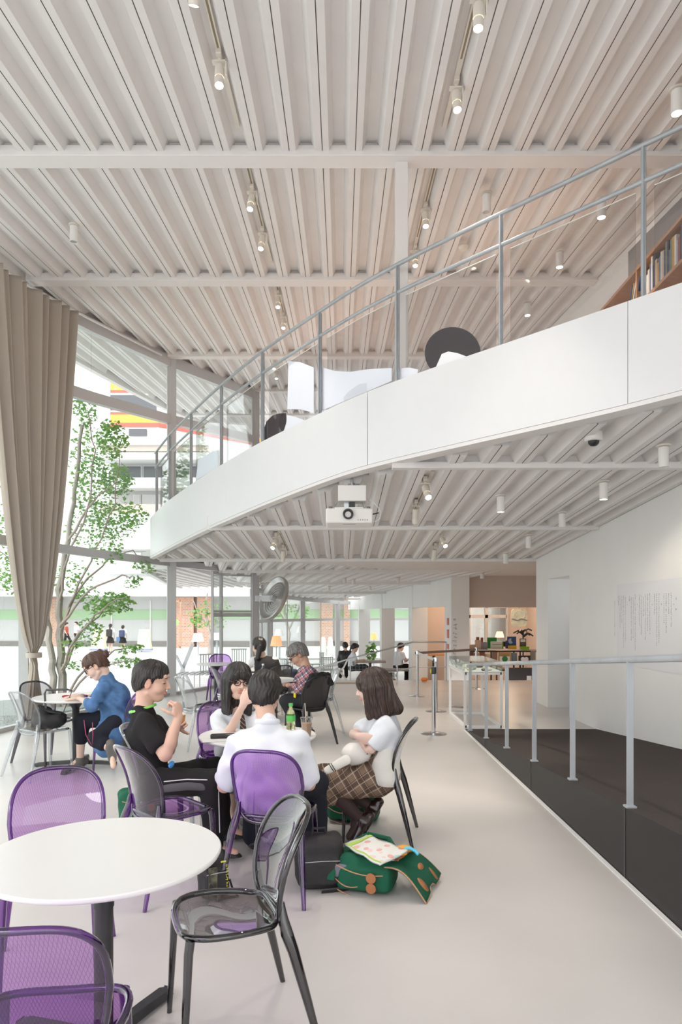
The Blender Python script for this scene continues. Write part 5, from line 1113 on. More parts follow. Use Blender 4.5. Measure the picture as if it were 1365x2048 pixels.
def person(label, J, skin=(.72, .46, .35), hs=1.1, h=.006, group=None, scale=1.0, hands=True, armr=1.0, detail=True, legs='skin'):
    """continuous body over the joints J (world); returns the root and a helper for clothing children"""
    base = Vector((J['pelvis'].x, J['pelvis'].y, J.get('ground', 0)))
    e = empty('person', base, 0, label, 'person', group); R = frame(J['fwd'], J['up']); g = lambda k: J[k] - base; cl = Clay(.03)
    hd = g('head'); head_on(cl, hd, R, hs, skin, detail=detail); nk = hd + R @ Vector((0, -.030, -.062)) * hs
    cl.cone(nk, g('neck'), .052 * hs, .056 * scale, skin, k=.02)
    side = (g('shR') - g('shL')).normalized(); q = scale
    cl.cone(g('neck'), g('chest'), .055 * q, .10 * q, skin, k=.04); cl.cone(g('chest'), g('pelvis'), .10 * q, .10 * q, skin, k=.04)
    for s in 'LR':
        cl.cone(g('neck') - Vector((0, 0, .03)), g('sh' + s), .04 * q, .045 * q, skin, k=.03)
        cl.cone(g('sh' + s), g('el' + s), .042 * q * armr, .035 * q * armr, skin, k=.02); m = g('el' + s).lerp(g('wr' + s), .3)
        cl.cone(g('el' + s), m, .034 * q * armr, .036 * q * armr, skin, k=.015); cl.cone(m, g('wr' + s), .036 * q * armr, .024 * q * armr, skin, k=.015)
        if hands and ('hd' + s) in J:
            u, n, sd, cu, th = J['hd' + s]; hand_on(cl, g('wr' + s), u, n, sd, cu, 1.0 * q * (hs / 1.1) * 1.02, skin, th)
        else: cl.ell(g('wr' + s) + Vector(J.get('hdir' + s, (0, 0, -1))) * .05 * q, (.035 * q, .04 * q, .03 * q), None, skin, k=.02)
        cl.cone(g('pelvis'), g('hip' + s), .09 * q, .085 * q, skin, k=.03); cl.cone(g('hip' + s), g('kn' + s), .075 * q, .052 * q, skin, k=.02)
        m = g('kn' + s).lerp(g('an' + s), .35); cl.cone(g('kn' + s), m, .050 * q, .050 * q, skin, k=.02); cl.cone(m, g('an' + s), .050 * q, .034 * q, skin, k=.02); cl.cone(g('an' + s), g('to' + s), .034 * q, .026 * q, skin, k=.02)
    cl.build('body', SKIN, e, h, skin)
    e_ = dict(root=e, base=base, g=g, R=R, hs=hs, side=side, q=q, J=J); return e_
def shirt(P, m, h=.006, sleeve=.5, long=False, hem=0, seed=0, amp=.0035, bulk=1.0, collar=None, name='shirt', sl_r=.062, waist=None, chestw=None, cuts=(), el_end=1.0):
    g, q, side = P['g'], P['q'], P['side']; cl = Clay(.05); pel, ch, nk = g('pelvis'), g('chest'), g('neck'); cw = chestw or .075
    cl.cone(pel, ch, .118 * q * bulk, .122 * q * bulk, k=.05); cl.cone(ch, nk - Vector((0, 0, .02)), .118 * q * bulk, .064 * q, k=.05)
    for sx in (-1, 1):
        o = side * sx; cl.cone(pel + o * .065 * q, ch + o * cw * q, .105 * q * bulk, .105 * q * bulk, k=.05); cl.cone(ch + o * cw * q, nk + o * .035 * q - Vector((0, 0, .03)), .10 * q * bulk, .052 * q, k=.05)
        if hem: cl.cone(pel + o * .065 * q, pel + o * .09 * q + Vector(hem) * 1.0, .115 * q * bulk, .125 * q * bulk, k=.05)
    for s in 'LR':
        sh, el, wr = g('sh' + s), g('el' + s), g('wr' + s)
        cl.cone(nk - Vector((0, 0, .035)), sh, .048 * q, .062 * q, k=.04)
        if long:
            cl.cone(sh, el, sl_r * q, .052 * q, k=.03); cl.cone(el, el.lerp(wr, .9 * el_end), .052 * q, .038 * q, k=.03)
        else:
            end = sh.lerp(el, sleeve); cl.cone(sh, end, sl_r * q, (sl_r + .006) * q, k=.035)
            d = (el - sh).normalized(); Rm = frame(d, (0, 0, 1) if abs(d.z) < .9 else (1, 0, 0)); cl.box(end + d * .095 * q, (.22 * q, .10 * q, .22 * q), Rm, .004, k=.006, sub=1) if sleeve < .95 else None
    if collar is not None: cl.cone(nk + P['R'] @ Vector((0, -.01, -.005)), nk + Vector((0, 0, .028)), .064 * P['q'], .060 * P['q'], k=.02)
    for p, n in cuts: cl.cut(p, n)
    cl.disp = folds(amp, 42, seed); return cl.build(name, m, P['root'], h)
def trousers(P, m, h=.006, to=.95, amp=.004, seed=3, r=(.095, .078, .062), name='trousers', top=.10, cuts=()):
    g, q = P['g'], P['q']; cl = Clay(.04); up = (g('chest') - g('pelvis')).normalized()
    cl.cone(g('hipL'), g('hipR'), .112 * q, k=.05); cl.cone(g('pelvis'), g('pelvis') + up * top, .125 * q, .115 * q, k=.05)
    for s in 'LR':
        cl.cone(g('hip' + s), g('kn' + s), r[0] * q, r[1] * q, k=.03); cl.cone(g('kn' + s), g('kn' + s).lerp(g('an' + s), to), r[1] * q, r[2] * q, k=.03)
    for p, n in cuts: cl.cut(p, n)
    cl.disp = folds(amp, 36, seed); return cl.build(name, m, P['root'], h)
def shoes(P, m, h=.006, sole=None, big=1.0, names=('shoe', 'shoe')):
    g, q = P['g'], P['q'] * big
    for s in 'LR':
        cl = Clay(.02); a, t = g('an' + s), g('to' + s); d = (t - a).normalized(); heel = a - d * .05 * q; drop = P['J'].get('sole' + s, Vector((0, 0, -1))); lo = Vector(drop) * .035 * q
        cl.cone(heel + lo, t + lo + d * .02 * q, .036 * q, .032 * q, k=.02); cl.cone(a, a + lo, .042 * q, .040 * q, k=.02); cl.cone(a + lo * .3, t + lo * .8, .038 * q, .030 * q, k=.02); cl.cut(a + lo + Vector(drop) * .022 * q, drop); cl.build('shoe', m, P['root'], h)
def hair_short(P, m, h=.005, seed=1, temple=True, line=(.083, .062, -.098, -.082), vol=.014, fringe=0):
    g, R, s = P['g'], P['R'], P['hs']; c = g('head'); Q = lambda x, y, z: c + R @ (Vector((x, y, z)) * s); cl = Clay(.015)
    cl.ell(Q(0, -.014, .036), tuple((v + vol) * s for v in (.073, .095, .082)), R); cl.ell(Q(0, -.03, .0), tuple((v + vol) * s for v in (.066, .074, .085)), R, k=.02); cl.ell(Q(0, .02, .085), (.055 * s, .06 * s, .030 * s), R, k=.03)
    if fringe: cl.ell(Q(0, .075, .062), (.056 * s, .022 * s, .026 * s), R, k=.015)
    a = Q(0, line[0], line[1]); b = Q(0, line[2], line[3]); d = (b - a).normalized(); n = d.cross(R @ Vector((1, 0, 0))).normalized()
    if (R @ Vector((0, .5, -1))).dot(n) < 0: n = -n
    cl.cut(a, n)
    for sx in (-1, 1):
        cl.ell(Q(sx * .086, .004, -.012), (.022 * s, .024 * s, .036 * s), R, k=.008, sub=1)
        if temple: cl.ell(Q(sx * .080, .062, -.004), (.034 * s, .046 * s, .046 * s), R, k=.010, sub=1); cl.ell(Q(sx * .088, -.035, -.072), (.030 * s, .05 * s, .035 * s), R, k=.012, sub=1)
    rr = random.Random(seed); f1, f2 = rr.uniform(60, 80), rr.uniform(0, 6)
    def dsp(x, y, z):
        v = [(x - c.x), (y - c.y), (z - c.z)]; lx = sum(v[i] * R[i][0] for i in range(3)); ly = sum(v[i] * R[i][1] for i in range(3)); a_ = np.arctan2(lx, ly); lz = sum(v[i] * R[i][2] for i in range(3))
        return .0022 * np.sin(a_ * 34 + 20 * lz + 2 * np.sin(lz * 60)) + .003 * np.sin(a_ * 9 + f2 + lz * 35)
    cl.disp = dsp; return cl.build('hair', m, P['root'], h)
def hair_bob(P, m, h=.005, length=.15, window=(.050, .075, .085), wc=(0, .118, -.035), extra=None, down=(0, 0, -1), flare=.0, bangs=.055):
    g, R, s = P['g'], P['R'], P['hs']; c = g('head'); Q = lambda x, y, z: c + R @ (Vector((x, y, z)) * s); cl = Clay(.02); D = Vector(down).normalized()
    cl.ell(Q(0, -.012, .036), tuple(v * s for v in (.093, .113, .100)), R)
    for sx in (-1, 1):
        for yy, r in ((.035, .026), (-.005, .034), (-.05, .040)):
            p = Q(sx * .068, yy, .01); cl.cone(p, p + D * (length + .06) * s + R @ Vector((sx * flare, 0, 0)), r * s, r * .8 * s, k=.025)
    for xx in (-.04, 0, .04): p = Q(xx, -.075, .01); cl.cone(p, p + D * (length + .06) * s, .042 * s, .036 * s, k=.03)
    cl.ell(Q(0, -.02, -.11), (.066 * s, .055 * s, .07 * s), R, k=.03)
    cl.ell(Q(*wc), tuple(v * s for v in window), R, k=.008, sub=1)
    cl.box(Q(0, .115, wc[2] - .14), (window[0] * 2 * s, .14 * s, .22 * s), R, .02 * s, k=.01, sub=1)
    if bangs: cl.ell(Q(0, .083, bangs), (.058 * s, .016 * s, .028 * s), R, k=.01)
    if extra: extra(cl, Q, s)
    def dsp(x, y, z):
        lx = (x - c.x) * R[0][0] + (y - c.y) * R[1][0] + (z - c.z) * R[2][0]; ly = (x - c.x) * R[0][1] + (y - c.y) * R[1][1] + (z - c.z) * R[2][1]; a_ = np.arctan2(lx, ly)
        return .0020 * np.sin(a_ * 40 + 1.5 * np.sin(z * 30)) + .0028 * np.sin(a_ * 13 + 2 + z * 9)
    cl.disp = dsp; return cl.build('hair', m, P['root'], h)
def glasses(P, m, r=.021):
    g, R, s = P['g'], P['R'], P['hs']; c = g('head'); Q = lambda x, y, z: c + R @ (Vector((x, y, z)) * s); mb = MB()
    for sx in (-1, 1):
        mb.tube([Q(sx * .033 + r * 1.15 * math.cos(a), .102 - .004 * abs(math.cos(a)), .006 + r * .85 * math.sin(a)) for a in np.arange(0, 6.28, .3)], .0027 * s, 6, closed=True); mb.tube([Q(sx * .057, .100, .012), Q(sx * .078, .07, .012), Q(sx * .082, .0, .006)], .0027 * s, 6)
    mb.tube([Q(-.010, .103, .010), Q(0, .106, .013), Q(.010, .103, .010)], .0027 * s, 6); return mb.build('glasses', m, P['root'], smooth=True)
blackhair = hairmat('black_hair', (.010, .008, .007), (.045, .034, .030)); brownhair = hairmat('dark_brown_hair', (.022, .012, .009), (.10, .055, .042)); auburn = hairmat('auburn_hair', (.045, .020, .012), (.16, .075, .045)); greyhair = hairmat('grey_hair', (.10, .095, .092), (.42, .40, .39))
wshirt = mat('white_school_shirt', (.78, .81, .86), .8, spec=.2, noise=.03, nscale=20)
Wv = lambda px, py, z: W(px, py, z)
BLK = cloth('black_jersey', (.022, .021, .022)); NAVY = cloth('dark_navy_wool', (.020, .022, .032)); LEATHER = mat('dark_brown_leather', (.028, .012, .010), .22, coat=.4); BSHOE = mat('black_shoe', (.018, .017, .018), .4)
# ---- boy eating (facing right)
J = dict(head=W(304, 1363, 4.6), fwd=(1, .02, -.16), up=(.10, 0, 1), neck=W(288, 1420, 4.6), chest=W(290, 1478, 4.6), pelvis=W(298, 1562, 4.6),
    shR=W(290, 1450, 4.44), elR=W(331, 1510, 4.36), wrR=W(357, 1434, 4.44), shL=W(308, 1448, 4.77), elL=W(338, 1500, 4.82), wrL=W(352, 1456, 4.78),
    hdR=((-.12, -.05, 1), (-.9, .45, .1), -1, 1.25, 1.6), hdL=((.55, -.35, .45), (.25, -.9, .2), -1, .75, .6),
    hipR=W(306, 1566, 4.49), knR=W(426, 1563, 4.45), anR=W(428, 1655, 4.42), toR=W(470, 1668, 4.42), hipL=W(308, 1560, 4.72), knL=W(432, 1538, 4.80), anL=W(446, 1640, 4.80), toL=W(482, 1652, 4.80))
for s in 'LR': J['an' + s].z = .085; J['to' + s].z = .055
P = person('boy in a black sports t-shirt with lime collar eating from a small cup', J, hs=1.14, armr=1.18, h=.0055)
shirt(P, BLK, sleeve=.62, seed=4, amp=.007, bulk=1.08, sl_r=.068, name='t_shirt')
g = P['g']; Rp = P['R']
cl = Clay(.01); nk = g('neck'); cl.cone(nk + Vector((-.004, 0, -.012)), nk + Vector((.008, 0, .02)), .094, .076); cl.cut(nk + Vector((0, 0, .022)), (-.28, 0, 1)); cl.cut(nk + Vector((0, 0, .005)), (.28, 0, -1)); cl.build('collar', mat('lime_trim', (.30, .85, .16), .6), P['root'], .005)
trousers(P, BLK, seed=7, amp=.005, r=(.100, .082, .070))
m = MB(); a, b = g('hipR') + Vector((.10, -.105, .035)), g('knR') + Vector((0, -.083, .03)); c_ = g('anR') + Vector((-.01, -.066, .12))
st = [a, a.lerp(b, .5) + Vector((0, -.004, .01)), b, b + Vector((.05, .01, -.06)), c_ + Vector((.06, 0, 0))]; m.tube(st, .0035, 6); m.build('piping', mat('white_piping', (.75, .75, .75), .6), P['root'])
m = MB(); m.tube([p + Vector((0, .004, -.045)) for p in st[:3]] , .026, 8, flat=(.35, 1)); m.build('side_stripe', mat('charcoal_stripe', (.10, .10, .10), .8), P['root'], smooth=True)
cl = Clay(.01); cl.ell(W(343, 1529, 4.41) - P['base'], (.050, .016, .022), Rp); cl.build('shirt_tail', mat('bright_blue_cloth', (.06, .35, .80), .7), P['root'], .006)
hair_short(P, blackhair, seed=2, line=(.090, .050, -.104, -.088), vol=.013)
shoes(P, BSHOE)
# small cup he holds
cp_ = W(363, 1437, 4.72); e = empty('snack_cup', cp_, label='small clear cup of brown dessert in the boy\'s hand', cat='cup'); m = MB(); m.lathe([(.001, -.035), (.022, -.035), (.030, .025), (.028, .025), (.001, .02)], n=20); m.build('cup', mat('caramel_dessert', (.62, .30, .10), .35), e, smooth=True); m = MB(); m.lathe([(.029, .022), (.031, .03), (.02, .042), (.001, .046)], n=20); m.build('topping', mat('cream_topping', (.85, .80, .70), .5), e, smooth=True)
# ---- boy in white shirt from behind
J = dict(head=W(531, 1388, 4.28), fwd=(.04, 1, -.30), up=(0, .30, 1), neck=W(535, 1455, 4.16), chest=W(537, 1515, 4.14), pelvis=V(538, .53, 4.07),
    shL=W(480, 1487, 4.17), elL=W(449, 1572, 4.20), wrL=W(478, 1560, 4.52), shR=W(594, 1485, 4.17), elR=W(618, 1568, 4.20), wrR=W(600, 1545, 4.52), hdL=((.5, .8, .1), (0, 0, -1), -1, .4, .4), hdR=((-.5, .8, .1), (0, 0, -1), 1, .4, .4),
    hipL=V(512, .52, 4.10), knL=V(508, .50, 4.55), anL=V(508, .085, 4.62), toL=V(506, .055, 4.78), hipR=V(566, .52, 4.10), knR=V(630, .49, 4.46), anR=V(632, .085, 4.42), toR=V(642, .055, 4.57))
P = person('boy with short black hair seen from behind in a white short-sleeved shirt', J, hs=1.13, armr=1.15, h=.0055)
g = P['g']; shirt(P, wshirt, sleeve=.86, seed=11, amp=.009, bulk=1.16, sl_r=.070, collar=1, chestw=.085)
m = MB(); cn_ = g('neck') + Vector((0, 0, .035)); m.tube([cn_ + Vector((math.cos(a) * .070, math.sin(a) * .066, .012 * -math.sin(a))) for a in np.arange(0, 6.28, .25)], .017, 8, closed=True, flat=(.5, 1)); m.build('collar', wshirt, P['root'], smooth=True)
trousers(P, NAVY, seed=9, r=(.092, .084, .075), top=.0, cuts=((P['g']('pelvis') + Vector((0, 0, .0)), (0, -.75, .66)),) if False else ()); hair_short(P, blackhair, seed=5, line=(.09, .05, -.11, -.098), vol=.018); shoes(P, BSHOE)
# ---- girl with glasses
J = dict(head=W(476, 1363, 5.25), fwd=(.42, -.92, -.08), up=(.10, 0, 1), neck=W(473, 1425, 5.33), chest=W(476, 1462, 5.34), pelvis=V(476, .55, 5.42),
    shR=W(440, 1437, 5.36), elR=W(449, 1484, 5.08), wrR=W(487, 1409, 5.00), shL=W(513, 1440, 5.30), elL=W(524, 1480, 5.15), wrL=W(478, 1478, 4.98), hdR=((.32, .05, 1), (.30, .9, -.1), 1, .55, .3), hdL=((-1, -.1, -.05), (0, 0, -1), -1, .15, .2),
    hipL=V(492, .52, 5.42), knL=V(505, .50, 5.02), anL=V(506, .1, 5.05), toL=V(508, .06, 4.92), hipR=V(458, .52, 5.42), knR=V(466, .50, 5.0), anR=V(466, .1, 5.05), toR=V(470, .06, 4.92))
P = person('girl with a black bob and dark framed glasses, hand raised to her mouth', J, skin=(.80, .55, .45), hs=1.13, armr=.98, h=.0055)
g = P['g']; R = P['R']; shirt(P, wshirt, sleeve=.72, seed=21, amp=.007, bulk=.98, sl_r=.068); trousers(P, cloth('grey_skirt_cloth', (.32, .31, .33)), seed=4, to=.25, r=(.11, .12, .12), name='skirt')
hair_bob(P, blackhair, length=.155, window=(.049, .070, .080), wc=(.004, .118, -.045)); glasses(P, mat('tortoiseshell', (.05, .02, .015), .3)); shoes(P, BSHOE)
m = MB(); cn_ = g('neck') + Vector((0, 0, .0)); m.tube([cn_ + Vector((math.cos(a) * .075, math.sin(a) * .066, -.018)) for a in np.arange(0, 6.28, .25)], .016, 8, closed=True, flat=(.5, 1)); m.build('collar', wshirt, P['root'], smooth=True)
tie = plaid('striped_tie', '#3d2620', [(0, 0, 0, '#3d2620', 0)]); tm, nt_, b_ = newmat('brown_striped_tie'); tc_ = nt_.nodes.new('ShaderNodeTexCoord'); s_ = nt_.nodes.new('ShaderNodeSeparateXYZ'); nt_.links.new(tc_.outputs['Object'], s_.inputs[0]); l_ = mth(nt_, 'LESS_THAN', mth(nt_, 'FRACT', mth(nt_, 'MULTIPLY', mth(nt_, 'ADD', s_.outputs['Z'], s_.outputs['X']), 32)), .14)
mx_ = nt_.nodes.new('ShaderNodeMix'); mx_.data_type = 'RGBA'; mx_.inputs[6].default_value = (.055, .022, .016, 1); mx_.inputs[7].default_value = (.45, .42, .40, 1); nt_.links.new(l_, mx_.inputs[0]); nt_.links.new(mx_.outputs[2], b_.inputs['Base Color']); b_.inputs['Roughness'].default_value = .6
base = P['base']; m = MB(); pp = [W(484, 1427, 5.20) - base, W(486, 1442, 5.18) - base, W(487, 1470, 5.17) - base, W(489, 1500, 5.2) - base]; 
m.tube(pp, [.014, .020, .030, .024], 10, flat=(1, .25)); m.build('necktie', tm, P['root'], smooth=True)
# ---- girl in profile with the checked skirt
J = dict(head=W(747, 1376, 4.9), fwd=(-1, .0, -.18), up=(-.10, 0, 1), neck=W(768, 1432, 4.9), chest=W(771, 1475, 4.9), pelvis=W(765, 1548, 4.9),
    shL=W(770, 1452, 4.76), elL=W(742, 1498, 4.72), wrL=W(738, 1488, 4.93), shR=W(760, 1450, 5.04), elR=W(708, 1468, 4.96), wrR=W(718, 1473, 4.70), hdR=((1, -.12, -.30), (.1, 1, .1), 1, .32, .1), hdL=((-.1, 1, .1), (0, 0, -1), 1, .6, .3),
    hipL=W(756, 1556, 4.82), knL=W(656, 1572, 4.76), anL=W(722, 1640, 4.76), toL=W(701, 1673, 4.72), hipR=W(756, 1552, 4.98), knR=W(648, 1552, 4.98), anR=W(743, 1614, 4.92), toR=W(729, 1655, 4.9))
J['soleL'] = Vector((.80, -.2, -.55)).normalized(); J['soleR'] = Vector((.85, -.2, -.5)).normalized()
P = person('girl with long dark hair in profile, arms folded over a white pouch', J, skin=(.82, .58, .49), hs=1.12, armr=.92, h=.0055)
g = P['g']; base = P['base']; shirt(P, wshirt, sleeve=.66, seed=31, amp=.009, bulk=.98, sl_r=.070)
TIGHT = mat('brown_tights', (.050, .026, .025), .7); 
cl = Clay(.02)
for s in 'LR':
    m_ = g('kn' + s).lerp(g('an' + s), .35); cl.cone(g('hip' + s).lerp(g('kn' + s), .5), g('kn' + s), .07, .058, k=.02); cl.cone(g('kn' + s), m_, .056, .057, k=.02); cl.cone(m_, g('an' + s), .057, .040, k=.02); cl.cone(g('an' + s), g('to' + s), .039, .030, k=.02)
cl.build('tights', TIGHT, P['root'], .006)
SK = plaid('brown_check', '#8d7666', [(11, .30, .0, '#5a4840', .75), (11, .035, .12, '#d8ccb8', .9), (11, .03, .62, '#3a2c28', .8), (11, .02, .70, '#cfc0a8', .6)], rot=(0, math.radians(32), 0))
cl = Clay(.05); cl.cone(g('hipL'), g('hipR'), .112, k=.05); cl.cone(g('pelvis'), g('pelvis') + Vector((0, 0, .09)), .125, .11, k=.05)
for s in 'LR':
    cl.cone(g('hip' + s), g('kn' + s) + Vector((-.03, 0, -.01)), .108, .098, k=.05); cl.cone(g('hip' + s) + Vector((-.1, 0, -.02)), g('kn' + s) + Vector((-.02, 0, -.06)), .09, .085, k=.05)
cl.cut(g('knL') + Vector((-.085, 0, 0)), (-.80, 0, -.45)); cl.disp = folds(.007, 38, 8); cl.build('skirt', SK, P['root'], .006)
cl = Clay(.04); p0 = W(770, 1530, 4.9) - base
for sx in (-1, 1): cl.cone(W(770, 1507, 4.9 + .09 * sx) - base, W(771, 1556, 4.9 + .12 * sx) - base, .105, .100, k=.05)
cl.cut(W(742, 1530, 4.8) - base, (-1, 0, .45)); cl.cut(W(760, 1566, 4.8) - base, (-.1, 0, -1)); cl.disp = folds(.004, 50, 12); cl.build('cardigan', mat('ivory_knit', (.82, .80, .74), .9, bump=.5, bscale=240), P['root'], .006)
hair_bob(P, brownhair, length=.115, window=(.052, .050, .075), wc=(0, .132, -.045), down=(.10, 0, -1), extra=lambda cl, Q, s: [cl.cone(Q(sx * .070, .048, .01), Q(sx * .070, .062, -.165), .026 * s, .017 * s, k=.02) for sx in (-1, 1)] + [cl.cone(Q(x_, -.07, .0), Q(x_ * 1.1, -.125, -.15), .045 * s, .038 * s, k=.03) for x_ in (-.045, 0, .045)])
shoes(P, LEATHER, big=1.12)
e = empty('drawstring_pouch', W(712, 1503, 4.78), label='white cotton pouch with a small dark print on the lap of the girl in profile', cat='pouch')
cl = Clay(.03); cl.ell((0, 0, -.015), (.105, .07, .078)); cl.ell((.06, 0, .03), (.06, .05, .04)); cl.disp = folds(.004, 60, 5); b = cl.build('bag', mat('white_cotton', (.84, .82, .78), .85), e, .006)
m = MB(); random.seed(4)
for _ in range(16): a = random.uniform(-.03, .035); m.box((.075 + random.uniform(-.02, .022), -.052 - .0 + abs(a) * .3, .02 + a), (random.uniform(.004, .014), .004, random.uniform(.004, .012)))
m.build('print', mat('dark_print', (.05, .05, .05), .7), b)
e = empty('striped_cloth', W(672, 1530, 4.66), label='white cloth with two dark stripes over the checked skirt', cat='cloth'); cl = Clay(.02); cl.cone((-.055, 0, -.035), (.07, .02, .03), .028, .036, flat=((.3, -1, .6), .45)); cl.build('cloth', mat('ivory_cloth', (.84, .82, .77), .9), e, .006)
m = MB()
for k in (-.03, -.014): m.tube([Vector((k - .018 + t_ * .035, -.020 + abs(t_ - .5) * .02, .014 - t_ * .056)) + Vector((0, 0, .0)) for t_ in (0, .25, .5, .75, 1)], .003, 5)
m.build('stripe', BSHOE, e)
# ---- woman in the denim shirt
J = dict(head=W(192, 1333, 6.9), fwd=(-.80, -.25, -.62), up=(-.55, 0, 1), neck=W(212, 1358, 6.92), chest=W(228, 1396, 6.92), pelvis=V(238, .55, 6.95),
    shL=W(208, 1375, 6.72), elL=W(184, 1412, 6.66), wrL=W(160, 1397, 6.80), shR=W(215, 1368, 7.14), elR=W(180, 1405, 7.2), wrR=W(158, 1392, 7.1), hdL=((-1, .3, .0), (0, 0, -1), -1, .2, .2), hdR=((-1, -.3, .0), (0, 0, -1), 1, .2, .2),
    hipL=V(236, .54, 6.84), knL=V(196, .44, 6.64), anL=V(222, .34, 6.56), toL=V(226, .15, 6.50), hipR=V(236, .54, 7.06), knR=V(164, .50, 7.02), anR=V(160, .09, 7.05), toR=V(146, .055, 7.0))
J['anL'] = W(222, 1497, 6.60); J['toL'] = W(227, 1532, 6.52); J['knL'] = W(192, 1478, 6.66); J['soleL'] = Vector((.35, -.9, .1)).normalized()
P = person('woman with pinned-up auburn hair bending over the window table in a denim shirt', J, skin=(.78, .55, .44), hs=1.12, h=.0075)
g = P['g']; DEN = mat('denim', (.095, .20, .40), .85, spec=.2, noise=.28, nscale=16, bump=.3, bscale=260)
shirt(P, DEN, h=.0075, long=True, el_end=.6, seed=41, amp=.008, bulk=1.26, hem=(-.08, -.06, -.22), collar=1); trousers(P, NAVY, h=.008, to=.45, r=(.095, .078, .070), seed=2)
def bun(cl, Q, s): cl.ell(Q(0, -.105, .055), (.045 * s, .040 * s, .042 * s), None, k=.015)
Pq = hair_short(P, auburn, h=.006, line=(.085, .03, -.10, -.07), vol=.016)
cl = Clay(.02); Q = lambda x, y, z: g('head') + P['R'] @ (Vector((x, y, z)) * P['hs']); cl.ell(Q(0, -.12, .045), (.050, .045, .045)); cl.ell(Q(.0, -.10, .085), (.035, .035, .03)); cl.disp = folds(.004, 120, 3); cl.build('hair_bun', auburn, P['root'], .006); glasses(P, M['bplast'])
shoes(P, mat('grey_shoe_sole', (.13, .12, .11), .7), h=.008, big=1.15)
m = MB(); m.tube([W(168, 1440, 6.6) - P['base'], W(172, 1470, 6.55) - P['base'], W(184, 1492, 6.55) - P['base'], W(186, 1470, 6.55) - P['base'], W(185, 1445, 6.6) - P['base']], .0035, 5); m.build('earphone_cord', mat('magenta_cord', (.5, .05, .15), .5), P['root'])
# ---- man in the checked shirt
J = dict(head=W(596, 1310, 8.65), fwd=(-.85, -.25, -.62), up=(-.5, 0, 1), neck=W(612, 1334, 8.62), chest=W(619, 1358, 8.58), pelvis=V(618, .53, 8.50),
    shL=W(620, 1346, 8.42), elL=W(602, 1378, 8.38), wrL=W(584, 1370, 8.60), shR=W(608, 1342, 8.82), elR=W(590, 1372, 8.9), wrR=W(577, 1368, 8.76), hdirL=(-.9, .1, -.1), hdirR=(-.9, -.1, -.1),
    hipL=V(614, .52, 8.42), knL=V(572, .52, 8.45), anL=V(602, .10, 8.5), toL=V(590, .06, 8.5), hipR=V(614, .52, 8.62), knR=V(574, .50, 8.70), anR=V(618, .1, 8.75), toR=V(606, .06, 8.75))
P = person('grey-haired man in a red and navy checked shirt writing at a table', J, skin=(.60, .36, .26), hs=1.15, h=.009, hands=False)
RC = plaid('red_navy_check', '#d8d2d6', [(14, .48, .0, '#a83840', .70), (14, .26, .28, '#2c3458', .7), (14, .05, .80, '#e8e4e4', .8)], rot=(0, math.radians(40), 0))
shirt(P, RC, h=.009, long=True, el_end=.95, seed=51, amp=.006, bulk=1.12); trousers(P, cloth('charcoal_trousers', (.035, .036, .042)), h=.009, seed=6); hair_short(P, greyhair, h=.008, line=(.09, .035, -.10, -.085), vol=.024); glasses(P, M['bplast'])
shoes(P, mat('dark_red_shoe', (.16, .02, .03), .4), h=.009)
# ---- woman in the vest
J = dict(head=W(518, 1293, 10.3), fwd=(-.55, .80, -.15), up=(0, 0, 1), neck=W(526, 1316, 10.28), chest=W(534, 1334, 10.26), pelvis=V(550, .53, 10.2),
    shL=W(508, 1322, 10.3), elL=W(488, 1340, 10.25), wrL=W(468, 1345, 10.4), shR=W(550, 1322, 10.3), elR=W(548, 1345, 10.6), wrR=W(520, 1348, 10.8), hdirL=(-1, 0, 0), hdirR=(-1, 0, 0),
    hipL=V(540, .52, 10.2), knL=V(522, .5, 10.6), anL=V(522, .1, 10.6), toL=V(518, .06, 10.7), hipR=V(560, .52, 10.25), knR=V(545, .5, 10.7), anR=V(545, .1, 10.7), toR=V(540, .06, 10.8))
P = person('woman with a black ponytail seen from behind in a dark vest over white', J, skin=(.74, .5, .4), hs=1.12, h=.01, hands=False)
shirt(P, M['white'], h=.01, long=True, el_end=.9, seed=61, amp=.004, bulk=1.0); shirt(P, mat('black_vest', (.02, .018, .02), .8), h=.01, sleeve=.02, sl_r=.03, seed=62, amp=.004, bulk=1.16, name='vest'); trousers(P, BLK, h=.01, top=.02)
hair_short(P, blackhair, h=.009, line=(.085, .04, -.11, -.10), vol=.016); cl = Clay(.02); g = P['g']; cl.cone(g('head') + Vector((.03, -.11, .0)), g('head') + Vector((-.0, -.14, -.17)), .045, .035); cl.build('ponytail', blackhair, P['root'], .009); shoes(P, BSHOE, h=.01)
chair('grey', -1.0, 10.15, -.6, .8, 'grey transparent chair under the woman in the vest')
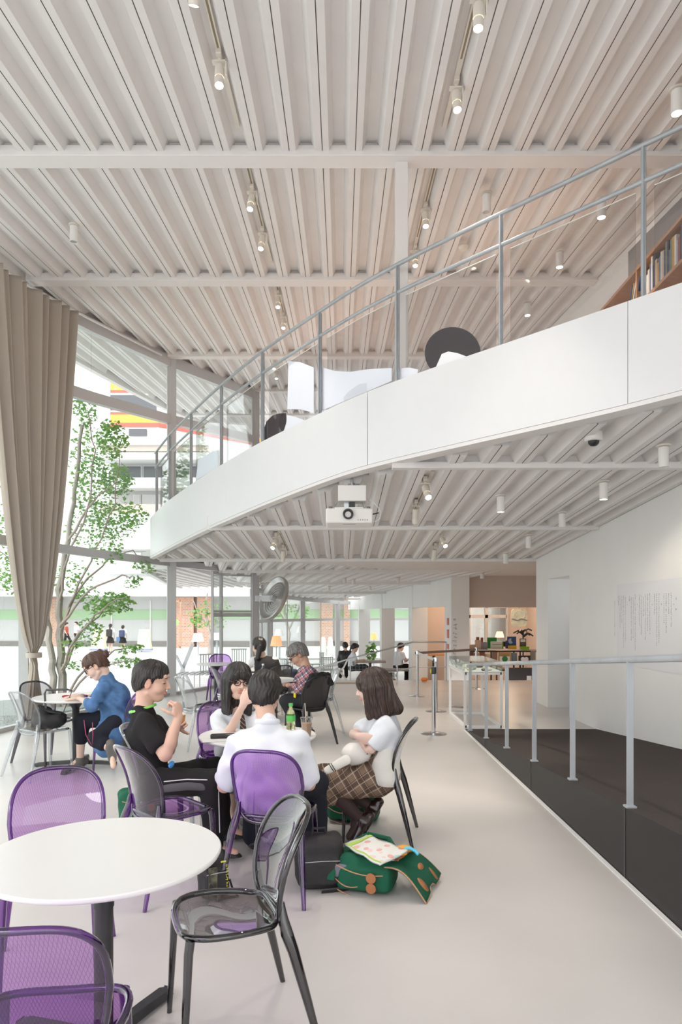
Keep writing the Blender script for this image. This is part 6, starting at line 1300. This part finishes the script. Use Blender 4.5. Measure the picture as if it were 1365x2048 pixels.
# ---- distant seated people in the sunken area
def seated(px, z, gz, top, trouser, label, face=(-1, 0, 0), hair='short', headpy=None, lean=.05, hm=blackhair, skin=(.74, .5, .4), skirt=None):
    f = Vector(face).normalized(); sd = Vector((f.y, -f.x, 0)); o = V(px, gz, z); u = Vector((0, 0, 1)); Jp = lambda a, b, c: o + f * a + sd * b + u * c
    J = dict(ground=gz, head=Jp(lean + .06, 0, 1.13), fwd=f + Vector((0, 0, -.3)), up=(0, 0, 1), neck=Jp(lean, 0, .97), chest=Jp(lean * .6, 0, .80), pelvis=Jp(0, 0, .52), shL=Jp(lean, -.17, .92), elL=Jp(.12, -.22, .68), wrL=Jp(.36, -.12, .74), shR=Jp(lean, .17, .92), elR=Jp(.12, .22, .68), wrR=Jp(.36, .12, .74), hdirL=tuple(f), hdirR=tuple(f),
        hipL=Jp(0, -.09, .50), knL=Jp(.42, -.10, .50), anL=Jp(.40, -.10, .10), toL=Jp(.54, -.1, .06), hipR=Jp(0, .09, .50), knR=Jp(.42, .10, .50), anR=Jp(.40, .10, .10), toR=Jp(.54, .1, .06))
    P = person(label, J, skin=skin, hs=1.1, h=.016, hands=False, detail=False); shirt(P, top, h=.016, long=(hair == 'long'), sleeve=.6, amp=.003, bulk=1.05); trousers(P, skirt or trouser, h=.016, to=.3 if skirt else .95, r=(.10, .10, .10) if skirt else (.095, .078, .062), name='skirt' if skirt else 'trousers'); hair_short(P, hm, h=.013, line=(.085, .04, -.11, -.09), vol=.018)
    if hair == 'tail': cl = Clay(.02); h0 = P['g']('head'); cl.cone(h0 - f * .12 + u * .05, h0 - f * .17 - u * .1, .035, .025); cl.build('ponytail', hm, P['root'], .013)
    shoes(P, BSHOE, h=.016); return P
seated(692, 22.6, -.6, M['black'], BLK, 'person in black seated with back turned in the sunken area', (-.2, 1, 0), 'long')
seated(704, 21.6, -.6, wshirt, None, 'girl in a white shirt and checked skirt seated sideways in the sunken area', (1, .1, 0), 'tail', skirt=plaid('grey_check', '#3a4044', [(9, .2, 0, '#8a8e90', .7)]))
seated(797, 22.0, -.6, wshirt, BLK, 'person in a white shirt seated between two white fin columns', (.8, .5, 0), 'short')
def standing(px, z, top, bot, label, face=(0, 1, 0), H=1.58, tail=False, skirt=True, bag=None, hm=blackhair, step=.08, arm=.1):
    gz = hp(z); f = Vector(face).normalized(); sd = Vector((f.y, -f.x, 0)); o = V(px, gz, z); u = Vector((0, 0, 1)); k = H / 1.6; Jp = lambda a, b, c: o + (f * a + sd * b + u * c) * k
    J = dict(ground=gz, head=Jp(.02, 0, 1.47), fwd=f, up=(0, 0, 1), neck=Jp(0, 0, 1.32), chest=Jp(0, 0, 1.18), pelvis=Jp(0, 0, .90), shL=Jp(0, -.16, 1.28), elL=Jp(-.02, -.22, 1.03), wrL=Jp(arm, -.20, .84), shR=Jp(0, .16, 1.28), elR=Jp(-.02, .22, 1.03), wrR=Jp(arm, .20, .84), hipL=Jp(0, -.08, .86), knL=Jp(step, -.08, .47), anL=Jp(step * .6, -.08, .08), toL=Jp(step * .6 + .13, -.09, .04), hipR=Jp(0, .08, .86), knR=Jp(-step * .3, .08, .47), anR=Jp(-step, .08, .08), toR=Jp(-step + .13, .09, .04))
    P = person(label, J, skin=(.72, .5, .4), hs=1.0, h=.02, hands=False, detail=False, scale=.92); g = P['g']; shirt(P, top, h=.02, sleeve=.5, amp=.002)
    if skirt:
        cl = Clay(.03); cl.cone(g('pelvis') + u * .08, g('pelvis') - u * .32, .12, .21); cl.cut(g('pelvis') - u * .34, (0, 0, -1)); cl.build('skirt', bot, P['root'], .018)
    else: trousers(P, bot, h=.02)
    hair_short(P, hm, h=.016, line=(.085, .04, -.11, -.09), vol=.018); shoes(P, BSHOE, h=.018)
    if tail: cl = Clay(.02); h0 = g('head'); cl.cone(h0 - f * .11, h0 - f * .13 - u * .2, .04, .03); cl.build('ponytail', hm, P['root'], .016)
    if bag is not None:
        q = g('chest') - f * .17 - u * .08; cl = Clay(.02); cl.box(q, (.30, .30, .36) if abs(f.y) < .7 else (.30, .16, .38), None, .05); o2 = cl.build('backpack', bag, None, .016); o2.location = P['base']; tag(o2, 'backpack worn by the ' + label, 'backpack')
        tag(o2, {'sc': 1} and (label.split(',')[0] + ' - her backpack')[:80], 'backpack')
    return P
NB = mat('navy_backpack', (.05, .07, .16), .7); BB_ = mat('black_backpack_fabric', (.03, .028, .03), .7)
P = standing(221, 36.5, wshirt, BLK, 'schoolgirl with a ponytail and black backpack walking away on the plaza', tail=True); P2 = standing(246, 38.2, wshirt, BLK, 'schoolgirl with a navy backpack walking away on the plaza', H=1.5)
for PP, mt, lb in ((P, BB_, 'black backpack on the schoolgirl with the ponytail'), (P2, NB, 'navy backpack on the shorter schoolgirl on the right')):
    q = PP['J']['chest'] + Vector((0, -.19, -.07)); cl = Clay(.02); cl.box((0, 0, 0), (.31, .17, .40), None, .06); cl.box((0, -.08, -.07), (.24, .07, .20), None, .03); tag(cl.build('backpack', mt, None, .016, loc=None), lb, 'backpack').location = q
standing(153, 43, wshirt, BLK, 'person in a white shirt and black trousers standing by the low building', (-.6, -.7, 0), 1.75, skirt=False)
standing(133, 44, mat('red_vest', (.5, .08, .06), .7), BLK, 'walking person in a reddish top seen through the maple branches', (1, .1, 0), 1.7, skirt=False, step=.22)
e = empty('tote_bag', V(237, hp(38) + .62, 38.1), label='blue shoulder bag hanging beside the shorter schoolgirl', cat='bag'); cl = Clay(.02); cl.box((0, 0, .1), (.22, .12, .26), None, .03); cl.build('bag', mat('blue_bag', (.12, .22, .42), .7), e, .015)
# ------------------------------------------------------------------ bags on the floor
GREEN = mat('green_canvas', (.012, .11, .060), .75, spec=.25, bump=.3, bscale=350, noise=.08, nscale=10); TAN = mat('tan_piping', (.50, .27, .15), .6); LEA = mat('tan_leather', (.42, .16, .06), .45)
BAGB = mat('black_bag_nylon', (.020, .019, .020), .6, bump=.3, bscale=200)
def green_bag(loc, rz, size, label, flap=True):
    e = empty('school_bag', loc, rz, label, 'bag', 'green school bags'); w, d, hh = size; cl = Clay(.03)
    cl.box((0, 0, hh * .52), (w, d, hh), None, .05); cl.box((.01, -d * .50, hh * .45), (w * .9, .07, hh * .74), None, .03); cl.cut((0, 0, .002), (0, 0, -1)); cl.disp = folds(.005, 36, int(w * 1000) % 17); b = cl.build('body', GREEN, e, .006)
    yf = -d * .50 - .040
    for z, x0, x1 in ((hh * .80, -w * .44, w * .42), (hh * .42, -w * .46, -.01), (hh * .10, -w * .42, w * .44)):
        m = MB(); m.tube([(lerp(x0, x1, t), yf - .004 + .018 * (2 * t - 1) ** 2, z - .02 * math.sin(t * 3) - .03 * t) for t in np.linspace(0, 1, 10)], .0035, 6); m.build('piping', TAN, e, smooth=True)
    for z in (.55, .26):
        m = MB(); m.lathe([(.001, -.004), (.028, -.004), (.030, .0), (.028, .004), (.001, .004)], (w * .18, yf - .006, hh * z), 20, Matrix.Rotation(math.radians(90), 3, 'X')); m.build('leather_tab', LEA, e, smooth=True)
    return e, w, d, hh
e, w, d, hh = green_bag((.155, 4.02, 0), math.radians(-16), (.34, .24, .20), 'open green canvas school bag with tan piping and its flap spread on the floor')
inv = (Matrix.Translation(e.location) @ Matrix.Rotation(math.radians(-16), 4, 'Z')).inverted(); L_ = lambda v: inv @ Vector(v)
A, B_, C_, D_ = Vector((.245, 3.86, .165)), Vector((.41, 4.10, .19)), Vector((.60, 4.10, .035)), Vector((.468, 3.76, .012))
def flapf(u, v, o=0):
    p = A.lerp(B_, v).lerp(D_.lerp(C_, v), u); p = p + Vector((0, 0, .045 * math.sin(u * math.pi) * (1 - .3 * v) + .01 * math.sin(v * 9 + u * 4)))
    if u > .93 and .35 < v < .62: p = p.lerp(A.lerp(B_, v), .06)
    return L_(p + Vector((0, 0, o)))
m = MB(); m.grid(lambda u, v: flapf(u, v), 18, 14); m.build('flap', GREEN, e, smooth='all', solid=.010)
m = MB(); m.tube([flapf(t, 0, .002) for t in np.linspace(0, 1, 16)] + [flapf(1, t, .002) for t in np.linspace(.05, 1, 12)] + [flapf(1 - t, 1, .002) for t in np.linspace(.05, 1, 12)], .0045, 6); m.build('flap_piping', TAN, e, smooth=True)
def patch(u, v, ru, rv, a=0):
    m = MB(); n = 22; c = flapf(u, v, .009); vs = [c] + [flapf(u + ru * math.cos(t) * math.cos(a) - rv * math.sin(t) * math.sin(a), v + ru * math.cos(t) * math.sin(a) + rv * math.sin(t) * math.cos(a), .009) for t in np.linspace(0, 6.28, n, endpoint=False)]
    m.add(vs, [(0, 1 + k, 1 + (k + 1) % n) for k in range(n)]); m.build('leather_patch', LEA, e, smooth='all', solid=.004)
patch(.62, .55, .07, .09); patch(.82, .26, .14, .06); patch(.86, .80, .13, .05)
m = MB(); m.tube([flapf(.10, .28, .020), flapf(.14, .45, .035), flapf(.18, .62, .036), flapf(.24, .82, .022)], .020, 10, flat=(1, .5)); m.build('handle', LEA, e, smooth=True)
m = MB(); m.tube([L_((-.01, 4.05, .20)), L_((-.03, 3.98, .21)), L_((-.05, 3.93, .15)), L_((-.06, 3.90, .08))], .022, 8, flat=(1, .3)); m.build('strap', GREEN, e, smooth=True)
m = MB(); m.tube([L_((.05, 4.12, .21)), L_((.17, 4.20, .245)), L_((.29, 4.14, .235)), L_((.33, 4.0, .20)), L_((.31, 3.93, .20))], .016, 8); m.build('opening_rim', GREEN, e, smooth=True)
m = MB(); m.tube([L_((.20, 3.93, .195)), L_((.27, 3.91, .19)), L_((.33, 3.96, .17))], .009, 8); m.build('white_lining', M['white'], e, smooth=True)
MB().box((-w * .36, -d * .52, hh * .62), (.085, .05, .075), rz=.1, bev=.012).build('side_pocket', mat('grey_patch', (.16, .17, .22), .7), e)
# plastic pouch with flowers on top of the bag
pm, nt_, b_ = newmat('floral_pouch'); tc_ = nt_.nodes.new('ShaderNodeTexCoord'); v_ = nt_.nodes.new('ShaderNodeTexVoronoi'); v_.inputs['Scale'].default_value = 16; nt_.links.new(tc_.outputs['Object'], v_.inputs['Vector'])
lt = mth(nt_, 'LESS_THAN', v_.outputs['Distance'], .34); s_ = nt_.nodes.new('ShaderNodeSeparateColor'); nt_.links.new(v_.outputs['Color'], s_.inputs[0]); r_ = nt_.nodes.new('ShaderNodeValToRGB'); r_.color_ramp.interpolation = 'CONSTANT'; r_.color_ramp.elements[0].color = (.85, .25, .22, 1); r_.color_ramp.elements[1].position = .35; r_.color_ramp.elements[1].color = (.85, .55, .50, 1); q_ = r_.color_ramp.elements.new(.6); q_.color = (.35, .62, .12, 1); q_ = r_.color_ramp.elements.new(.85); q_.color = (.40, .70, .75, 1)
nt_.links.new(s_.outputs[0], r_.inputs[0]); mx_ = nt_.nodes.new('ShaderNodeMix'); mx_.data_type = 'RGBA'; mx_.inputs[6].default_value = (.84, .83, .78, 1); nt_.links.new(mth(nt_, 'MULTIPLY', lt, .6), mx_.inputs[0]); nt_.links.new(r_.outputs[0], mx_.inputs[7]); nt_.links.new(mx_.outputs[2], b_.inputs['Base Color']); b_.inputs['Roughness'].default_value = .25
a_, b2, c2_, d2 = Vector((.02, 4.03, .235)), Vector((.155, 4.13, .26)), Vector((.385, 3.93, .235)), Vector((.215, 3.76, .215)); org = (a_ + c2_) / 2
e2 = empty('plastic_pouch', org, label='white plastic pouch printed with flowers and a green edge on the open green bag', cat='pouch')
def pf(u, v, o=0): p = a_.lerp(b2, v).lerp(d2.lerp(c2_, v), u); return p - org + Vector((0, 0, o + .010 * math.sin(u * 3.1) * math.sin(v * 3.1) + .004 * math.sin(u * 14 + v * 6)))
m = MB(); m.grid(lambda u, v: pf(u, v), 20, 12); b = m.build('pouch', pm, e2, smooth='all', solid=.012)
m = MB(); m.grid(lambda u, v: pf(u * .09 + .07, v, .009), 3, 10); m.build('green_edge', mat('lime_edge', (.45, .70, .10), .35), b, smooth='all'); m = MB(); m.grid(lambda u, v: pf(u, v * .05 + .01, .009), 18, 2); m.build('green_edge', bpy.data.materials['lime_edge'], b, smooth='all')
e3 = empty('orange_case', (.37, 3.98, .215), label='orange and light blue small case at the mouth of the open green bag', cat='case'); cl = Clay(.01); cl.ell((0, .02, .01), (.05, .035, .02)); cl.ell((-.02, -.03, 0), (.035, .02, .014)); cl.build('case', mat('orange_fabric', (.85, .38, .05), .6), e3, .004); m = MB(); m.tube([(.0, -.02, .025), (.03, -.03, .03), (.06, -.035, .015), (.075, -.05, .0)], .010, 8); m.build('strap', mat('sky_blue_strap', (.10, .55, .75), .5), e3, smooth=True)
green_bag((.10, 5.32, 0), math.radians(-8), (.40, .22, .30), 'green school bag standing under the chair of the girl in profile, papers on top')
m = MB()
for k in range(4): m.box((.13 + k * .01, 5.28, .318 + k * .006), (.24 - .02 * k, .16, .004), rz=.1 * k)
tag(m.build('papers', mat('pale_blue_paper', (.66, .74, .80), .7)), 'loose papers lying on the green bag under the chair', 'papers')
green_bag((-1.55, 5.30, 0), math.radians(20), (.34, .22, .24), 'green school bag behind the boy eating, mostly hidden by the chairs')
def back_pack(loc, rz, size, mt, label, loops=True):
    e = empty('backpack', loc, rz, label, 'backpack'); w, d, hh = size; cl = Clay(.03); cl.box((0, 0, hh / 2), (w, d, hh), None, .055); cl.box((0, -d * .5, hh * .36), (w * .78, .06, hh * .5), None, .025); cl.cut((0, 0, .002), (0, 0, -1)); cl.disp = folds(.005, 34, int(w * 997) % 13); cl.build('body', mt, e, .007)
    m = MB(); m.tube([(-.04, 0, hh - .01), (-.035, 0, hh + .035), (.035, 0, hh + .035), (.04, 0, hh - .01)], .009, 8); m.build('handle', mt, e, smooth=True)
    m = MB(); m.tube([(w * .48, -.05, .10), (w * .60, -.06, .03), (w * .70, -.09, .012), (w * .45, -d * .62, .010), (0, -d * .68, .010)], .014, 6, flat=(1, .35)); m.build('strap', mt, e, smooth=True)
    m = MB(); m.tube([(-w * .38, -d * .5 - .03, hh * .60), (0, -d * .5 - .038, hh * .62), (w * .38, -d * .5 - .03, hh * .60)], .003, 5); m.build('zip', M['steel'], e); return e
back_pack((-.13, 4.03, 0), .15, (.28, .19, .30), BAGB, 'black backpack on the floor between the purple chair and the open green bag')
e = back_pack((-.725, 3.86, 0), .5, (.17, .12, .27), BAGB, 'black sports bag with yellow lettering standing beside the foreground table'); m = MB(); random.seed(8)
for k in range(9):
    for _ in range(3): m.box((.052 + random.uniform(-.006, .006), -.094, .20 - k * .016 + random.uniform(-.004, .004)), random.choice([(.009, .003, .002), (.002, .003, .009)]))
m.box((.03, -.094, .225), (.03, .003, .008)); m.build('lettering', mat('yellow_ink', (.75, .72, .10), .5), e); m = MB(); m.box((-.03, -.093, .12), (.05, .004, .16)); m.build('camouflage_panel', mat('camouflage', (.14, .14, .09), .8, noise=.9, nscale=30), e)
# black bag on the clear chair
e = empty('shoulder_bag', (-2.93, 6.84, .455), label='black shoulder bag with a long strap on the clear chair at the window table', cat='bag'); cl = Clay(.04); cl.ell((0, 0, .075), (.17, .13, .085)); cl.ell((-.06, .02, .15), (.10, .09, .07)); cl.disp = folds(.007, 40, 3); cl.cut((0, 0, .004), (0, 0, -1)); cl.build('body', BAGB, e, .007)
m = MB(); m.tube([(-.10, 0, .22), (.02, -.02, .17), (.12, 0, .15), (.15, .03, .12), (.10, .05, .07)], .035, 10, flat=(1, .5)); m.build('flap', BAGB, e, smooth=True)
m = MB(); m.tube([(-.02, -.02, .17), (-.02, -.05, .35), (.0, -.06, .39), (.20, -.05, .395), (.245, -.03, .38), (.17, .0, .22), (.13, .02, .14)], .011, 8, flat=(1, .4)); m.build('strap', mat('grey_strap', (.08, .08, .08), .6), e, smooth=True)
# jacket on the black chair
e = empty('jacket', (-.40, 8.42, 0), math.atan2(.75, -.66) - math.pi / 2, 'black fluffy jacket hung over the back of the black chair', 'jacket'); cl = Clay(.03)
pts = [Vector((x, -.235 + .8 * x * x, .862 - .9 * x * x - (2.2 * max(0, abs(x) - .15)))) for x in np.linspace(-.19, .19, 7)]
for a, b in zip(pts, pts[1:]): cl.cone(a, b, .028, .028)
cl.disp = folds(.006, 110, 4); cl.build('collar', mat('black_fleece', (.02, .019, .02), .95), e, .007); MB().box((-.15, .08, .60), (.018, .03, .06), rz=.3).build('tag', mat('yellow_tag', (.85, .65, .02), .5), e)
back_pack((-.78, 10.5, .455), 2.9, (.26, .16, .30), mat('navy_rucksack', (.03, .045, .08), .7), 'dark blue backpack on a clear chair behind the man in the checked shirt')
# ------------------------------------------------------------------ things on tables
def bottle(loc, label, cap, body, h=.20, r=.033, name='bottle'):
    e = empty(name, loc, label=label, cat='bottle'); m = MB(); m.lathe([(.001, 0), (r * .9, 0), (r, .006), (r, h * .30), (r * .9, h * .36), (r, h * .42), (r, h * .58), (r * .75, h * .72), (r * .42, h * .82), (r * .40, h * .92)], n=24, cap=False); m.build('body', body, e, smooth=True); MB().lathe([(.001, h * .90), (r * .48, h * .90), (r * .48, h), (.001, h)], n=20).build('cap', cap, e); MB().lathe([(r * 1.02, h * .34), (r * 1.02, h * .56)], n=24, cap=False).build('wrapper', cap if name == 'tea_bottle' else M['white'], e); return e
tb_ = bottle(W(582, 1478, 5.12) * 1, 'green-capped tea bottle on the teenagers\' table', mat('bright_green_plastic', (.12, .55, .12), .35), solidglass('pale_tea', (.75, .80, .45)), .20, .034, 'tea_bottle'); tb_.location = ((582 - 682.5) * 5.12 / F, 5.12, .73)
b = bottle((0, 0, 0), 'clear plastic water bottle on the middle table', M['white'], KIND['clear'][0], .22, .034, 'water_bottle'); b.location = (-1.02, 8.92, .73)
e = empty('iced_coffee_cup', (-.245, 4.86, .73), label='iced coffee in a clear plastic cup with a straw on the teenagers\' table', cat='cup'); m = MB(); m.lathe([(.001, .003), (.028, .003), (.040, .095), (.001, .095)], n=28); m.build('coffee', mat('milky_coffee', (.52, .33, .20), .3), e, smooth=True)
m = MB(); m.lathe([(.030, 0), (.043, .125), (.046, .128), (.046, .134), (.001, .136)], n=28, cap=False); m.build('cup', KIND['clear'][0], e, smooth=True); m = MB(); m.tube([(.0, 0, .03), (-.012, -.005, .235)], .0035, 8); m.build('straw', mat('beige_straw', (.72, .56, .42), .5), e, smooth=True)
e = empty('zip_pouch', (-.82, 4.78, .73), .2, 'black zipped pouch lying on the teenagers\' table', 'pouch'); cl = Clay(.01)
for k in range(3): cl.cone((-.08, -.03 + k * .03, .014), (.09, -.03 + k * .03, .016), .015, .014, k=.006)
cl.build('body', BAGB, e, .004); m = MB(); m.tube([(-.085, -.02, .02), (.09, -.02, .032)], .002, 5); m.build('zip', M['steel'], e)
tag(MB().box((-.86, 4.70, .733), (.20, .14, .004), rz=.3, bev=.001).build('sheet_of_paper', mat('grey_white_paper', (.74, .74, .74), .6)), 'pale sheet beside the black pouch on the teenagers\' table', 'paper')
tag(MB().box((-.72, 8.88, .733), (.21, .29, .004), rz=.4).build('sheet_of_paper', mat('white_paper', (.84, .84, .84), .6)), 'white paper under the hands of the man in the checked shirt', 'paper')
e = empty('dotted_pouch', (-1.14, 8.86, .73), label='small white pouch with dark blue dots beside the water bottle', cat='pouch'); cl = Clay(.02); cl.ell((0, 0, .05), (.06, .04, .055)); cl.cut((0, 0, .002), (0, 0, -1)); dm, nt_, b_ = newmat('blue_dots'); tc_ = nt_.nodes.new('ShaderNodeTexCoord'); v_ = nt_.nodes.new('ShaderNodeTexVoronoi'); v_.inputs['Scale'].default_value = 45; nt_.links.new(tc_.outputs['Object'], v_.inputs['Vector']); mx_ = nt_.nodes.new('ShaderNodeMix'); mx_.data_type = 'RGBA'; mx_.inputs[6].default_value = (.75, .76, .8, 1); mx_.inputs[7].default_value = (.04, .06, .2, 1); nt_.links.new(mth(nt_, 'LESS_THAN', v_.outputs['Distance'], .42), mx_.inputs[0]); nt_.links.new(mx_.outputs[2], b_.inputs['Base Color']); cl.build('body', dm, e, .006)
e = empty('red_pouch', (-2.80, 7.12, .73), .1, 'dark red knitted pouch with a cord on the window table', 'pouch'); cl = Clay(.02); cl.ell((0, 0, .012), (.11, .05, .020)); cl.ell((.08, .03, .012), (.06, .04, .016)); cl.cut((0, 0, .001), (0, 0, -1)); cl.disp = folds(.004, 70, 2); cl.build('body', mat('crimson_cloth', (.36, .015, .05), .8), e, .005); m = MB(); m.tube([(.0, -.05, .02), (.06, -.02, .036), (.10, .03, .03), (.15, .0, .004)], .003, 5); m.build('cord', M['bplast'], e)
tag(MB().box((-2.62, 7.28, .733), (.20, .15, .004), rz=-.2).build('sheet_of_paper', mat('pink_print', (.72, .45, .40), .6, noise=.5, nscale=30)), 'colourful leaflet behind the red pouch on the window table', 'paper')
# ------------------------------------------------------------------ furniture of the sunken area and terrace
def slat_chair(x, y, z, rz, label):
    e = empty('slatted_chair', (x, y, z), rz, label, 'chair', 'pale slatted terrace chairs'); mt = mat('pale_green_grey_metal', (.50, .54, .52), .5) if 'pale_green_grey_metal' not in bpy.data.materials else bpy.data.materials['pale_green_grey_metal']
    m = MB()
    for k in range(7): m.box((-.18 + k * .06, -.20 - .0, .66), (.022, .012, .36))
    m.box((0, -.20, .85), (.42, .02, .03)); m.box((0, -.20, .48), (.42, .02, .03)); m.build('backrest', mt, e); m = MB()
    for k in range(7): m.box((-.18 + k * .06, .02, .45), (.035, .42, .012))
    m.box((0, -.18, .44), (.42, .02, .02)); m.box((0, .22, .44), (.42, .02, .02)); m.build('seat', mt, e)
    for sx in (-.2, .2):
        for sy in (-.2, .22): MB().box((sx, sy, .22), (.02, .02, .44)).build('leg', mt, e)
    return e
for i, (px, z, rz, lb) in enumerate([(412, 15.2, .5, 'slatted chair outside the glass by the dark slatted table'), (568, 20.0, 2.8, 'slatted chair behind the dark blue backpack'), (652, 21.5, .2, 'slatted chair left of the person in black'), (476, 18.5, .3, 'slatted chair beyond the folding glass door'), (633, 23.8, 2.0, 'farther slatted chair by the far glass wall')]):
    slat_chair((px - 682.5) * z / F, z, (hp(z) if px in (412, 476) else -.6), rz, lb)
def plain_table(px, z, gz, w, d, h, c, label):
    e = empty('cafe_table', V(px, gz, z), label=label, cat='table'); MB().box((0, 0, h - .02), (w, d, .04)).build('top', mat('top_%d' % px, c, .5), e); MB().box((0, 0, h / 2 - .02), (.08, .08, h - .05)).build('leg', M['black'], e); MB().box((0, 0, .015), (w * .4, d * .5, .03)).build('base', M['black'], e)
plain_table(741, 21.6, -.6, .95, .7, .72, (.32, .26, .22), 'brown-grey table in front of the girl in the sunken area'); plain_table(782, 19.6, -.6, 1.0, .6, .62, (.20, .18, .17), 'low dark table between the second and third white fins'); plain_table(868, 21.5, -.6, 1.5, .8, .95, (.50, .27, .14), 'long wooden counter beyond the rail left of the notices column')
e = empty('potted_plant', V(743, -.6, 24.6), label='leafy green potted plant between the first two white fins', cat='plant'); MB().lathe([(.001, 0), (.14, 0), (.18, .3), (.001, .3)], n=20).build('pot', M['greyb'], e); m = MB(); leaf_cloud(m, (0, 0, .80), (.20, .18, .45), 90, .16, rnd); m.build('foliage', M['leaf'], e)
e = empty('orange_ornament', (1.98, 16.2, .0), label='small orange object on the floor edge at the foot of the third white fin', cat='ornament'); m = MB(); m.lathe([(.001, 0), (.06, .01), (.085, .05), (.06, .09), (.001, .085)], n=20); m.build('body', mat('bright_orange', (.85, .25, .04), .5), e, smooth=True)
e = empty('planter', V(775, -.6, 20.6), label='low planter of grey leaves beside the dark low table', cat='planter'); MB().box((0, 0, .12), (.5, .25, .24)).build('box', M['wood'], e); m = MB(); leaf_cloud(m, (0, 0, .36), (.28, .14, .16), 50, .10, rnd); m.build('foliage', mat('grey_green_leaf', (.25, .30, .26), .8), e)
e = empty('pushchair', V(678, -.6, 20.2), label='white folding pushchair frame beside the seated girl in the sunken area', cat='pushchair'); m = MB()
for s in (-.22, .22): m.tube([(-.35, s, .08), (.15, s, .62), (.30, s, .92)], .018, 6); m.tube([(.35, s, .08), (-.05, s, .62)], .018, 6)
m.tube([(.30, -.22, .92), (.30, .22, .92)], .018, 6); m.build('frame', M['wplast'], e)
for sx in (-.35, .35):
    for s in (-.22, .22): MB().lathe([(.05, -.02), (.085, -.02), (.085, .02), (.05, .02)], (sx, s, .085), 16, Matrix.Rotation(math.radians(90), 3, 'X')).build('wheel', M['bplast'], e)
